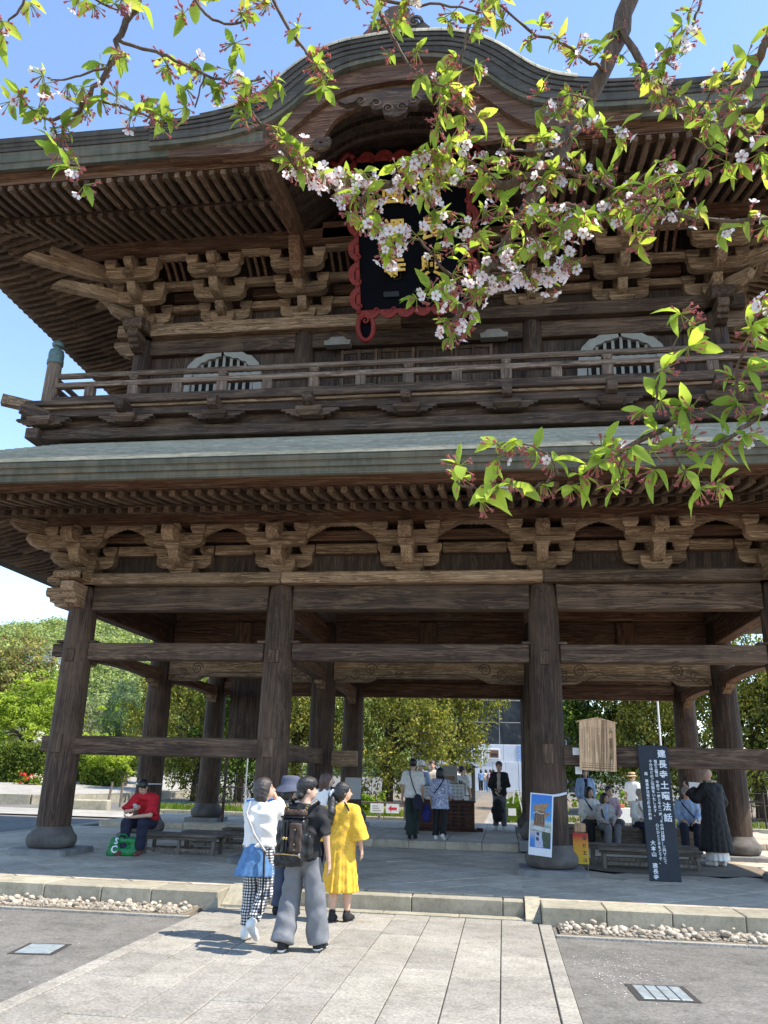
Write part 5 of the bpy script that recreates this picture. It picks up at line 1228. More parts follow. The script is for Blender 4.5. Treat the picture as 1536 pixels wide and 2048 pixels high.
person(foot_at(1174, 1640, 8.9, .355), R(185), hgt(1174, 1537, 8.9, .355), 'woman in grey blue shirt standing behind the seated listeners', STAND, dict(top=('cl_sky', .03, .85, 1.7, .06), inner='cl_navy', trousers=('cl_navy', .09, .08, .97)), ('hair_black', 'bob'), h=.018)
person(foot_at(1268, 1620, 16.5, gz(0, 16.5)), R(-40), hgt(1268, 1547, 16.5, gz(0, 16.5)), 'gardener in white shirt and straw hat beyond the bench', STAND, dict(top=('cl_white', .03, .85, .9, .085), trousers=('khaki', .09, .08, .97)), ('hair_black', 'short'), look=R(-40), h=.022, hatfn=hat('cl_straw', .17, .1, .11, .03, 'cl_navy'))
MK = dict(STAND, head=(-.06, .04, 1.585), sR=(.17, .03, 1.385), eL=(-.26, .12, 1.18), wL=(-.34, .26, 1.36), eR=(.23, .02, 1.11), wR=(.16, .18, 1.0))
mkp = atZ(1437, 1733, .213)
person((mkp.x, mkp.y, .213), R(28), 1.76, 'monk in long black robe talking into a microphone beside the bench', MK,
    dict(top=('robe_black', .045, .24, 1.7, .12), flare=(1.25, .25, (.19, .16), (.31, .27), .035, 12), skirt=('cl_white', .30, .10, (.2, .18), (.22, .2), .03, 9), shoes='cl_white', collar=.02, wr=.004, straps=[('collar_tan', [(-.09, .02, 1.44), (-.05, -.075, 1.475), (.05, -.075, 1.475), (.09, .02, 1.44)], .02)]), ('hair_black', 'bald'), look=R(25), h=.013, hands=(1.0, .4))
# ------------------------------------------------------------------ benches, signs, desk and small things
MAT['bench_wood'] = wood('bench_wood', 0, (.085, .068, .055), (.15, .125, .105), (.24, .20, .17), weather=(.27, .235, .205), wamt=.5, grain=2)
MAT['bench_leg'] = wood('bench_leg_wood', 2, (.10, .085, .072), (.18, .155, .135), (.27, .24, .21), weather=(.30, .27, .24), wamt=.5, grain=2)
def bench(x0, x1, y0, y1, z, ztop, label, legs=3, rz=0, group='low wooden benches'):
    cx, cy = (x0 + x1) / 2, (y0 + y1) / 2; L, D = x1 - x0, y1 - y0; Ht = ztop - z; o = tag(empty('bench', (cx, cy, z), rz), label, 'bench', group)
    n = 3
    for k in range(n): MB().box(-L / 2, L / 2, -D / 2 + k * D / n + .002, -D / 2 + (k + 1) * D / n - .002, Ht - .04, Ht + rng.uniform(-.002, .002), .005).build('seat_plank', 'bench_wood', o)
    for yy in (-D / 2 + .03, D / 2 - .06): MB().box(-L / 2 + .03, L / 2 - .03, yy, yy + .03, Ht - .10, Ht - .042, .003).build('apron', 'bench_wood', o)
    for yy in (-D / 2 + .05, D / 2 - .09):
        for k in range(legs):
            x = -L / 2 + .06 + (L - .18) * k / (legs - 1); MB().box(x, x + .065, yy, yy + .05, 0, Ht - .042, .004).build('leg', 'bench_leg', o)
        MB().box(-L / 2 + .07, L / 2 - .07, yy + .012, yy + .04, .055, .11, .003).build('stretcher', 'bench_leg', o)
    return o
bench(-5.05, -3.55, .55, 1.12, .207, .56, 'low slatted bench the man in red sits on', 3)
bench(-4.75, -3.05, 1.85, 2.35, .207, .53, 'low slatted bench behind the red man, middle of the three at left', 3)
bench(-4.2, -2.8, 2.75, 3.2, .207, .55, 'low slatted bench farthest back of the three at left', 3)
bench(3.36, 5.15, 1.20, 1.56, .213, .55, 'narrow wooden bench directly behind the tall black signboard', 2)
bench(3.25, 5.25, 2.05, 2.42, .213, .56, 'narrow wooden bench second behind the black signboard', 2)
lb = tag(empty('long_bench', (4.4, 6.2, .207)), 'long grey plank bench holding the seated listeners', 'bench')
for k in range(3): MB().box(-1.75, 2.05, -.33 + k * .22, -.115 + k * .22, .42, .47, .006).build('seat_plank', 'bench_wood', lb)
MB().box(-1.72, 2.02, -.32, -.27, .04, .418, .004).build('front_board', 'bench_wood', lb)
for x in (-1.6, 0, 1.9): MB().box(x - .05, x + .05, -.2, .3, 0, .418, .004).build('leg', 'bench_leg', lb)
MAT['sign_black'] = simple('sign_black', (.014, .018, .026), .55, .25, 5, .1); MAT['sign_white'] = simple('white_lettering', (.75, .76, .78), .6, .05, 5, 0)
# tall black signboard leaning on the beam
pb_, ptp = Vector((4.19, -.42, .21)), Vector((4.175, -.165, 2.30))
sb = tag(empty('signboard'), 'tall black signboard with white brush lettering leaning by the right benches', 'signboard')
zz = (ptp - pb_).normalized(); xx = (Vector((1, 0, 0)) - zz * zz.x).normalized(); yy_ = zz.cross(xx)
sb.matrix_world = Matrix(((xx.x, yy_.x, zz.x, pb_.x), (xx.y, yy_.y, zz.y, pb_.y), (xx.z, yy_.z, zz.z, pb_.z), (0, 0, 0, 1)))
MB().box(-.245, .245, -.012, .018, 0, 2.10, .006).build('board', 'sign_black', sb)
def vtext(parent, s_, x, ztop, size, step, mat, y=-.016, nm='lettering', bold=.004):
    for k, ch in enumerate(s_):
        if ch in ' 　': continue
        me = text_mesh(nm, ch, mat, size, False, .001, bold=bold); place(nm, me, parent, (x, y, ztop - k * step), (R(90), 0, 0))
def vtext_joined(parent, s_, x, ztop, size, step, mat, y=-.016, nm='lettering', bold=.003, col=None):
    v = []; f = []
    for k, ch in enumerate(s_):
        if ch in ' 　': continue
        me = text_mesh(nm, ch, mat, size, False, .001, bold=bold); o = len(v); v += [(p.co.x + x, y - p.co.z, p.co.y + ztop - k * step) for p in me.vertices]; f += [tuple(i + o for i in p.vertices) for p in me.polygons]; bpy.data.meshes.remove(me)
    me = bpy.data.meshes.new(nm); me.from_pydata(v, [], f); me.materials.append(MAT[mat]); return place(nm, me, parent)
vtext(sb, '建長寺土曜法話', .135, 2.02, .135, .168, 'sign_white', bold=.006)
vtext_joined(sb, '毎週土曜日　午前十一時と午後一時（その他は随時）三門下にて', .025, 1.86, .054, .0555, 'sign_white')
vtext_joined(sb, '十分ほどのご法話をいたします。', -.055, 1.86, .056, .0600, 'sign_white')
vtext_joined(sb, '話　建長寺法布教師会の和尚', -.145, 1.66, .054, .0580, 'sign_white')
vtext_joined(sb, '心にひとときをどうぞ、', -.045, .86, .053, .0560, 'sign_white')
vtext_joined(sb, '大本山　建長寺', -.14, .60, .080, .084, 'sign_white')
# wooden information board in front of the beam
MAT['new_wood'] = wood('pale_cedar', 2, (.62, .42, .26), (.66, .455, .29), (.70, .49, .32), weather=(.68, .48, .32), wamt=.3, grain=.5, rnd=.05)
MAT['ink'] = simple('brush_ink', (.16, .09, .045), .7, .1, 5, 0)
ib = tag(empty('info_board', (3.25, -.30, 1.86), R(-2)), 'pale cedar information board with pointed top and fine vertical writing', 'board')
ib.rotation_euler = (R(-3), R(2), R(-2))
MB().prism([(-.30, 0), (.30, 0), (.30, .80), (0, .86), (-.30, .80)], 1, -.015, .02).build('board', 'new_wood', ib)
MB().bar((-.33, 0, .79), (0, 0, .865), .06, .02).bar((0, 0, .865), (.33, 0, .79), .06, .02).build('cap', 'new_wood', ib)
vtext_joined(ib, '三門（国重要文化財）', .22, .71, .062, .058, 'ink', -.018)
rt = random.Random(3)
def strokes(m_, x, z, w, h_, y=-.0175):      # marks too small to read: a few short strokes per character
    for q in range(3): zz_ = z - h_ * (.15 + .33 * q) ; l = w * rt.uniform(.3, .5); m_.box(x - l, x + l, y, y + .002, zz_ - h_ * .06, zz_ + h_ * .06)
    xx_ = x + rt.uniform(-.3, .3) * w; m_.box(xx_ - w * .06, xx_ + w * .06, y - .0003, y + .002, z - h_ * .9, z - h_ * .05); return m_
for c_ in range(11):
    n_ = rt.choice([14, 16, 18, 18]); z0_ = rt.choice([.70, .70, .67]); m_ = MB()
    for q in range(n_):
        if rt.random() > .06: strokes(m_, .15 - c_ * .04, z0_ - q * .0285, .021, .022)
    struct(m_.build('small_print', 'ink', ib), kind='stuff')
for c_ in range(5): MB().box(-.26 + c_ * .105, -.17 + c_ * .105, -.0175, -.0155, .03 + .006, .05).box(-.26 + c_ * .105, -.18 + c_ * .105, -.0175, -.0155, .075, .085).box(-.26 + c_ * .105, -.175 + c_ * .105, -.0175, -.0155, .11, .118).build('small_print', 'ink', ib)
for z in (2.11, 1.80): tag(MB().box(2.86 if z > 2 else 2.89, 2.97 if z > 2 else 3.0, -.139, -.130, z, z + .12).build('paper_card', 'cl_white'), 'small white card pinned on the right low beam, ' + ('upper' if z > 2 else 'lower') + ' of two', 'card')
# photo poster leaning on the right column
def poster_mat():
    m, nt, b = new_mat('printed_photo'); v = coords(nt, (1, 1, 1), rand=False); sep = nt.nodes.new('ShaderNodeSeparateXYZ'); nt.links.new(v, sep.inputs[0])
    n = noise(nt, v, 16, 4, .7, .8); ad = node(nt, 'ShaderNodeMath', operation='MULTIPLY_ADD'); ad.inputs[1].default_value = .12; nt.links.new(n, ad.inputs[0]); nt.links.new(sep.outputs[2], ad.inputs[2])
    c = ramp(nt, ad.outputs[0], [(.0, (.02, .10, .35)), (.30, (.03, .20, .55)), (.42, (.45, .42, .38)), (.47, (.10, .16, .05)), (.56, (.45, .5, .5)), (.62, (.03, .28, .62)), (.95, (.01, .16, .55))])
    nt.links.new(c, b.inputs['Base Color']); b.inputs['Roughness'].default_value = .35; return m
MAT['photo_print'] = poster_mat(); MAT['print_brown'] = simple('print_brown', (.24, .13, .075), .4, .4, 30, 0); MAT['print_tan'] = simple('print_tan', (.36, .22, .11), .4, .4, 30, 0); MAT['print_green'] = simple('print_green', (.06, .09, .05), .4, .5, 25, 0); MAT['print_lilac'] = simple('print_lilac', (.45, .47, .62), .4, .3, 25, 0); MAT['print_dark'] = simple('print_dark', (.05, .05, .05), .4, .4, 30, 0); MAT['print_pale'] = simple('print_pale', (.55, .55, .55), .4, .3, 30, 0)
def gate_poster(name, loc, rot, W, H, label):
    o = tag(empty(name, loc), label, 'poster'); o.rotation_euler = rot
    MB().box(-W / 2, W / 2, -.004, .006, 0, H, .002).build('sheet', 'sign_white', o)
    a, b_ = -W / 2 + .02, W / 2 - .02; s_ = H / 1.12
    MB().add([(a, -.0055, .14 * s_), (b_, -.0055, .14 * s_), (b_, -.0055, H - .02), (a, -.0055, H - .02)], [(0, 1, 2, 3)]).build('photo', 'photo_print', o)
    k_ = W / .42; Z = lambda p: [(x * k_, z * s_) for x, z in p]
    def shape(nm, mt, p, dy): MB().prism(Z(p), 1, -.0062 - dy, -.0056).build(nm, mt, o)
    shape('printed_body', 'print_brown', [(-.13, .52), (.07, .50), (.07, .84), (-.12, .84)], 0)
    shape('printed_roof', 'print_tan', [(-.15, .84), (-.10, .80), (.06, .80), (.14, .94), (.11, .95), (-.14, .90)], .0006)
    shape('printed_roof', 'print_tan', [(.06, .66), (.18, .78), (.16, .79), (.03, .77), (.05, .72)], .0006)
    for x in (-.11, -.06, -.01, .04): shape('printed_column', 'print_dark', [(x, .56), (x + .012, .56), (x + .012, .78), (x, .78)], .0009)
    shape('printed_cloth', 'print_pale', [(-.14, .76), (-.08, .79), (-.02, .76), (.05, .77), (.05, .75), (-.02, .745), (-.08, .775), (-.14, .74)], .0012)
    shape('printed_ground', 'print_pale', [(-.18, .47), (.18, .42), (.18, .50), (-.18, .54)], .0003)
    shape('printed_hedge', 'print_green', [(.02, .15), (.18, .15), (.18, .42), (.03, .44)], .0003)
    shape('printed_figure', 'print_lilac', [(-.10, .15), (.06, .15), (.02, .40), (-.05, .44), (-.09, .40)], .0006)
    for x, z in ((-.07, .36), (-.075, .27)): shape('printed_window', 'print_dark', [(x, z), (x + .05, z - .01), (x + .05, z + .05), (x, z + .06)], .0009)
    return o
gate_poster('photo_poster', (2.24, -.47, .52), (R(-3), R(3), R(-24)), .40, .96, 'white bordered photo poster of the gate tied to the right front column')
tag(MB().tube([(2.28, -.33, 1.40), (2.40, -.33, 1.43), (2.6, -.29, 1.46), (2.72, -.14, 1.49)], .022, 8).build('tie_band', 'sign_white', smooth=True), 'white band tied round the right front column holding the poster', 'band')
gate_poster('photo_poster', (-2.30, -.9, .32), (R(-8), R(-4), R(6)), .55, .98, 'white framed picture stand half hidden behind the woman in white')
# red and yellow notice by the right column
rn = tag(empty('notice_stand', (2.98, .55, .21)), 'small red and yellow vertical notice beside the right front column', 'notice')
MAT['notice'] = None
m, nt, b = new_mat('red_yellow_notice'); v = coords(nt, rand=False); sp = nt.nodes.new('ShaderNodeSeparateXYZ'); nt.links.new(v, sp.inputs[0]); nt.links.new(ramp(nt, sp.outputs[2], [(.1, (.75, .50, .02)), (.45, (.75, .30, .02)), (.58, (.55, .03, .02))]), b.inputs['Base Color']); MAT['notice'] = m
MB().box(-.13, .13, -.01, .01, .12, .62, .004).build('panel', 'notice', rn); MB().box(-.1, .1, 0, .03, .63, .78, .02).build('header_board', 'new_wood', rn)
MB().box(-.12, -.10, .011, .04, 0, .62).box(.10, .12, .011, .04, 0, .62).build('stand', 'bench_leg', rn)
for q in range(4): strokes(MB(), .065, .57 - q * .118, .075, .07, -.013).build('lettering', 'sign_black', rn)
# desk box with carved characters
MAT['chest_wood'] = wood('red_brown_chest', 0, (.05, .020, .015), (.075, .032, .024), (.11, .05, .037), wamt=.15)
dk = tag(empty('offertory_chest', (.02, 7.75, .36), R(6)), 'dark red brown wooden offertory chest with carved characters under the gate', 'chest')
MB().box(-.86, .86, -.42, .42, .06, .70, .012).build('body', 'chest_wood', dk); MB().box(-.92, .92, -.47, .47, 0, .06, .01).build('base', 'chest_wood', dk); MB().box(-.90, .90, -.46, .46, .70, .75, .008).build('top', 'chest_wood', dk)
for x in (-.83, .83): MB().box(x - .04, x + .04, -.45, -.421, .061, .699, .006).build('corner_strip', 'chest_wood', dk)
for q in range(3):
    m_ = strokes(MB(), .16 + .2 * q, .64, .17, .28, -.4235); strokes(m_, .16 + .2 * q, .36, .17, .26, -.4235); m_.build('carved_mark', 'carve_black', dk)
MB().box(.93, 1.1, -.3, -.2, .0, .09, .01).build('beam_end', 'chest_wood', dk)
def frame_sign(name, x, y, z, w, h_, label, rot=0, mat='print_pale', fr='bench_leg'):
    o = tag(empty(name, (x, y, z), rot), label, 'sign')
    MB().box(-w / 2, w / 2, -.012, .012, 0, h_, .004).build('frame', fr, o); MB().box(-w / 2 + .03, w / 2 - .03, -.016, -.0125, .03, h_ - .03).build('sheet', mat, o); return o
MAT['board_grey'] = simple('grey_board', (.32, .31, .29), .6, .2, 30, .1)
o = frame_sign('price_board', -.45, 7.6, 1.11, .72, .36, 'low framed price board on the chest, half hidden behind the woman in tunic')
for k in range(6):
    for q in range(3): MB().box(-.3 + .1 * k, -.24 + .1 * k, -.0185, -.0165, .07 + .09 * q, .11 + .09 * q).build('entry', 'board_grey', o)
o = frame_sign('price_board', .38, 7.85, 1.11, .62, .42, 'low framed price board on the chest, right half, with grey entries')
for k in range(5):
    for q in range(4): MB().box(-.24 + .1 * k, -.18 + .1 * k, -.0185, -.0165, .06 + .085 * q, .10 + .085 * q).build('entry', 'board_grey', o)
o = tag(empty('notice_stand', (.18, 9.2, .36)), 'tall grey notice stand behind the chest', 'notice'); MB().box(-.22, .22, -.02, .02, .9, 1.62, .006).build('panel', 'board_grey', o); MB().box(-.03, .03, -.0, .03, 0, .9).build('post', 'bench_leg', o); MB().box(-.25, .25, -.15, .15, 0, .03).build('base', 'bench_leg', o); MB().box(-.15, .15, -.024, -.021, 1.22, 1.34).build('print', 'print_brown', o)
for k, (x, w, h_, mt, lab) in enumerate(((-.28, .16, .07, 'cl_white', 'white bowl of papers on the chest top'), (.5, .22, .03, 'print_pale', 'stack of leaflets on the chest top'), (.72, .13, .10, 'cl_white', 'white card box at the right end of the chest top'))):
    tag(MB().lathe([(w * .35, 0), (w * .5, h_), (w * .46, h_), (w * .3, .01)], n=16).build('bowl', mt, None, (x, 7.5, 1.112)) if k == 0 else MB().box(-w / 2, w / 2, -.08, .08, 0, h_, .004).build('leaflet_box', mt, None, (x, 7.62, 1.112)), lab, 'paper')
# green bag, phone, backpack, bags, microphone
MAT['bag_green'] = simple('green_bag', (.012, .19, .05), .4, .12, 6, .15); MAT['bag_dark'] = simple('bag_dark_green', (.006, .05, .04), .4, .2, 6, .1)
gb = tag(empty('tote_bag', foot_at(246, 1700, .12, .207), R(12)), 'bright green plastic tote bag with white lettering beside the seated man', 'bag')
f = Field((-.3, -.2, -.05), (.3, .2, .45), .012); f.rc((-.18, 0, .05), (.18, 0, .05), .11, .11, .05); f.rc((-.15, 0, .24), (.16, 0, .25), .085, .08, .06); f.rc((-.19, -.03, .05), (-.16, -.03, .24), .09, .08, .04); f.rc((.19, 0, .05), (.18, 0, .24), .09, .06, .04); f.cutz(0, .31).wrinkle(.006, .7, 4); place('bag_body', f.mesh('bag_body', 'bag_green'), gb)
place('lettering', text_mesh('lettering', 'C', 'sign_white', .17, False, .006, bold=.012), gb, (-.13, -.118, .19), (R(84), 0, R(-8))); place('lettering', text_mesh('lettering', 'S', 'sign_white', .15, False, .006, bold=.012), gb, (-.10, -.105, .315), (R(72), 0, R(-14)))
MB().tube([(-.1, -.08, .29), (-.06, -.09, .36), (.04, -.09, .36), (.08, -.08, .29)], .012, 6).build('handle', 'bag_green', gb, smooth=True)
ph = tag(MB().box(-.036, .036, -.005, .005, -.07, .07, .004).build('phone', 'sign_white', None), 'white phone held by the seated man in red', 'phone'); ph.location = (RDp[0] - .06, RDp[1] - .53, .207 + .84); ph.rotation_euler = (R(55), 0, R(10))
MAT['leather_black'] = simple('black_leather', (.012, .012, .013), .35, .3, 20, .3); MAT['leather_brown'] = simple('brown_leather', (.075, .045, .034), .5, .3, 16, .3); MAT['brass'] = simple('brass', (.5, .36, .14), .35, .2, 20, 0, metallic=.8)
bp = tag(empty('backpack', (man_pos[0] - .02, man_pos[1] - .02, -.05), R(-8)), 'black and brown leather backpack on the back of the man in black', 'backpack')
f = Field((-.35, -.5, .75), (.35, .1, 1.6), .008)
f.bx((0, -.225, 1.12), (.135, .085, .215), .045, .01).bx((-.15, -.20, 1.06), (.045, .06, .12), .03, .01).bx((.15, -.20, 1.06), (.04, .06, .12), .03, .01); f.wrinkle(.005, 1.3, 1); place('bag_body', f.mesh('bag_body', 'leather_black'), bp)
f = Field((-.35, -.6, .7), (.35, 0, 1.1), .008); f.bx((-.015, -.30, .935), (.155, .07, .065), .04, .01); f.wrinkle(.006, 1.6, 2); place('front_pocket', f.mesh('front_pocket', 'leather_black'), bp)
f = Field((-.3, -.5, .8), (.3, 0, 1.5), .008); f.bx((.045, -.305, 1.14), (.068, .022, .145), .018, .01); f.wrinkle(.003, 1.2, 3); place('brown_panel', f.mesh('brown_panel', 'leather_brown'), bp)
f = Field((-.3, -.5, 1.2), (.3, 0, 1.6), .008); f.bx((0, -.215, 1.375), (.115, .07, .032), .025, .01); f.wrinkle(.004, 1.2, 4); place('top_flap', f.mesh('top_flap', 'leather_brown'), bp)
MB().box(-.13, .13, -.315, -.14, 1.325, 1.345, .008).build('belt', 'leather_black', bp)
MB().tube([(-.14, -.37, .985), (-.05, -.378, .99), (.06, -.378, .985), (.13, -.37, .98)], .006, 6).build('zip', 'brass', bp)
MB().tube([(-.07, -.30, 1.40), (-.06, -.31, 1.43), (.05, -.31, 1.43), (.06, -.30, 1.40)], .009, 6).build('handle', 'leather_black', bp)
for x in (-.085, -.055): MB().box(x, x + .018, -.335, -.315, 1.0, 1.30, .003).build('front_strap', 'leather_black', bp); MB().box(x - .004, x + .022, -.341, -.331, 1.12, 1.145, .003).build('buckle', 'brass', bp)
for sx, p in ((-1, [(-.10, -.19, 1.40), (-.13, -.15, 1.46), (-.13, -.06, 1.50), (-.13, .02, 1.47)]), (1, [(.09, -.19, 1.40), (.13, -.15, 1.45), (.16, -.06, 1.49), (.16, .02, 1.47)])):
    MB().tube(p, [.014, .014, .02, .02], 6).build('strap', 'leather_black', bp)
    for k in range(3): MB().lathe([(.012, -.004), (.016, 0), (.012, .004)], n=10).build('ring', 'brass', bp, (p[0][0] + .014 * sx * k, p[0][1] + .01 * k - .01, 1.40 + .022 * k), (R(60 + 40 * k), R(30), 0))
MB().box(.04, .052, -.336, -.327, 1.02, 1.24).build('flap_strap', 'leather_black', bp)
for z in (1.03, 1.08, 1.22): MB().lathe([(.001, -.004), (.008, 0), (.001, .004)], n=8).build('stud', 'brass', bp, (.046, -.338, z), (R(90), 0, 0))
def blob_bag(name, p, r, mat, label, cat='bag', h=.014):
    f = Field((-.4, -.4, -.5), (.4, .4, .5), h); f.rc((0, 0, -r[2] + r[0] * .6), (0, 0, r[2] - r[0] * .5), r[0], r[0] * .85, .02); f.rc((-r[0] * .5, 0, 0), (r[0] * .5, 0, 0), r[1], r[1], .03); f.wrinkle(.004, 1, 3); o = place(name, f.mesh(name, mat), None, p); return tag(o, label, cat)
dp = foot_at(824, 1690, 4.35, .36); blob_bag('shoulder_bag', (dp[0] + .14, 4.35 - .24, 1.13), (.10, .08, .15), 'cl_navy', 'dark navy shoulder bag on the hip of the man at the desk')
dw = foot_at(880, 1690, 4.3, .36); blob_bag('shopping_bag', (dw[0] - .30, 4.3 - .05, .92), (.09, .07, .17), 'cl_blue_bag' if 'cl_blue_bag' in MAT else cloth('cl_blue_bag', (.015, .02, .13)), 'royal blue bag hanging at the side of the woman in tunic')
sm_ = foot_at(1000, 1650, 8.7, .36); blob_bag('held_backpack', (sm_[0] - .05, 8.7 - .30, .36 + .50), (.15, .11, .24), 'cl_black', 'black backpack held low by the man in open jacket', 'backpack')
tag(MB().tube([(-.35, .28, 1.42), (-.345, .30, 1.50), (-.34, .31, 1.60)], [.012, .014, .02], 8).build('microphone', 'cl_black', None, (mkp.x, mkp.y, .213), R(28), smooth=True), 'black microphone held up by the monk', 'microphone')
tag(MB().add([(-.12, 0, 0), (.12, .01, 0), (.11, .03, .26), (-.13, .02, .27)], [(0, 1, 2, 3)]).build('paper_sheet', 'cl_white', None, atY(1393, 1592, 3.4)), 'white paper sheet hanging in front of the monk', 'paper')
o = tag(empty('white_bag', (5.02, 5.7, .21)), 'white plastic bag behind the black signboard', 'bag'); f = Field((-.3, -.3, 0), (.3, .3, .7), .02); f.rc((0, 0, .15), (0, 0, .42), .13, .08, .03).wrinkle(.012, .8, 1).cutz(0.0); place('bag_body', f.mesh('bag_body', 'cl_white'), o)
# bands on the inner columns, plastic leaflet holder, cord
for (i, j, z, lab) in ((0, 1, 1.35, 'thin white band round the second row left column'), (1, 2, 1.35, 'thin white cord round the rear column right of the brown haired woman')):
    m_ = MB().lathe([(.30, z), (.312, z + .006), (.312, z + .024), (.30, z + .03)], n=28); tag(m_.build('column_band', 'sign_white', None, (XC[i], YR[j], 0), smooth=True), lab, 'band')
m, nt, b = new_mat('clear_plastic'); b.inputs['Base Color'].default_value = (.8, .82, .85, 1); b.inputs['Roughness'].default_value = .15; b.inputs['Alpha'].default_value = .35; MAT['plastic'] = m
tag(MB().box(-.22, .22, -.012, .012, 0, .55, .004).build('leaflet_holder', 'plastic', None, (XC[1] + .12, YR[2] - .36, 1.05)), 'clear plastic leaflet holder on the rear column', 'holder')
o = tag(empty('trestle_sign', (-3.55, 7.3, .355)), 'pale grey tapered stone marker behind the left benches', 'stone'); MB().rings([[(-.26, -.1, 0), (.22, -.1, 0), (.22, .1, 0), (-.26, .1, 0)], [(-.12, -.05, .72), (.2, -.05, .72), (.2, .05, .72), (-.12, .05, .72)]]).build('marker_body', 'stone', o)
# dark plank screen standing behind the second bay
scr = tag(empty('plank_screen', (-5.35, 7.95, .0)), 'tall dark plank screen standing between the rear left columns', 'screen')
for k in range(5): MB().box(-.62 + k * .25, -.375 + k * .25, -.03, .03, 2.15, 4.2, .006).build('plank', 'board_z', scr)
MB().box(-.65, .65, -.05, .05, 2.05, 2.15, .01).box(-.62, -.56, -.05, .05, .36, 2.05, .01).box(.56, .62, -.05, .05, .36, 2.05, .01).build('frame', 'beam_x', scr)
# ------------------------------------------------------------------ trees, hill and garden behind the gate
def leafmat(name, cols, trans=.35, tcol=None, vary=1.1):
    m, nt, b = new_mat(name); g = nt.nodes.new('ShaderNodeNewGeometry')
    c = ramp(nt, g.outputs['Random Per Island'], [(i / (len(cols) - 1), c_) for i, c_ in enumerate(cols)])
    if vary: c = mixc(nt, c, ramp(nt, noise(nt, coords(nt, world_space=True), vary, 2, .5), [(.3, (.55, .6, .6)), (.5, (1, 1, 1)), (.7, (1.45, 1.35, 1.1))]), 1.0, 'MULTIPLY')
    df = nt.nodes.new('ShaderNodeBsdfDiffuse'); tr = nt.nodes.new('ShaderNodeBsdfTranslucent'); mx = nt.nodes.new('ShaderNodeMixShader'); mx.inputs[0].default_value = trans
    nt.links.new(c, df.inputs[0]); t = mixc(nt, c, tcol or (1.25, 1.35, .6), 1.0, 'MULTIPLY'); nt.links.new(t, tr.inputs[0])
    nt.links.new(df.outputs[0], mx.inputs[1]); nt.links.new(tr.outputs[0], mx.inputs[2]); nt.links.new(mx.outputs[0], nt.nodes['Material Output'].inputs[0]); MAT[name] = m
leafmat('juniper', [(.06, .085, .03), (.14, .17, .045), (.24, .25, .06), (.38, .32, .08), (.12, .15, .04)], .3)
leafmat('conifer_dark', [(.03, .055, .018), (.05, .09, .024), (.09, .14, .03), (.17, .21, .04)], .28)
leafmat('maple', [(.24, .32, .05), (.32, .40, .07), (.38, .45, .09)], .5)
leafmat('pine', [(.05, .09, .055), (.08, .13, .075), (.12, .17, .095)], .15)
leafmat('bush', [(.08, .15, .02), (.15, .23, .03), (.22, .30, .04)], .4)
leafmat('hedge_leaf', [(.06, .10, .02), (.10, .15, .03), (.17, .22, .04), (.14, .16, .04)], .25)
leafmat('hazed_hill_leaf', [(.18, .24, .10), (.24, .30, .12), (.30, .36, .14), (.27, .29, .15), (.38, .42, .16)], .35)  # leaf colours paled and greyed in place of distance haze
leafmat('reddish', [(.20, .22, .07), (.30, .19, .11), (.20, .26, .07), (.28, .30, .09)], .3)
leafmat('pale_bloom', [(.28, .24, .20), (.22, .24, .12), (.14, .18, .07)], .3)
MAT['bark'] = wood('bark', 2, (.035, .028, .022), (.06, .048, .038), (.10, .082, .066), grain=2)
def quads_obj(name, P, U, W, mat, parent=None, kind=None, loc=None):
    n = len(P); v = np.empty((n, 4, 3)); v[:, 0] = P - U; v[:, 1] = P + W; v[:, 2] = P + U; v[:, 3] = P - W
    me = bpy.data.meshes.new(name); me.vertices.add(n * 4); me.vertices.foreach_set('co', v.astype(np.float32).ravel())
    me.loops.add(n * 4); me.loops.foreach_set('vertex_index', np.arange(n * 4, dtype=np.int32)); me.polygons.add(n)
    me.polygons.foreach_set('loop_start', np.arange(0, n * 4, 4, dtype=np.int32)); me.polygons.foreach_set('loop_total', np.full(n, 4, np.int32)); me.update(); me.validate(); me.materials.append(MAT[mat])
    o = place(name, me, parent, loc)
    if kind: o['kind'] = kind
    return o
nr = np.random.default_rng(5)
def unit(n): a = nr.normal(size=(n, 3)); return a / np.linalg.norm(a, axis=1)[:, None]
def clump_leaves(centers, crad, per, size, aspect=.5, up=.5, flat=.8, flame=0.0):
    n = len(centers) * per; c = np.repeat(centers, per, 0); r = np.repeat(crad, per)
    d = unit(n); q = nr.random(n) ** .45; P = c + d * (r * q)[:, None] * V(1, 1, flat)
    if flame: P[:, 2] += flame * r * (nr.random(n) - .3)
    nrm = d + V(0, 0, up) + .7 * unit(n); nrm /= np.linalg.norm(nrm, axis=1)[:, None]
    t = np.cross(nrm, unit(n)); 
    if flame: t = t * .5 + d * .5 + V(0, 0, .6); t -= nrm * (t * nrm).sum(1)[:, None]
    t /= np.linalg.norm(t, axis=1)[:, None]; b = np.cross(nrm, t); s_ = size * (.6 + .8 * nr.random(n))
    return P, t * s_[:, None], b * (s_ * aspect)[:, None]
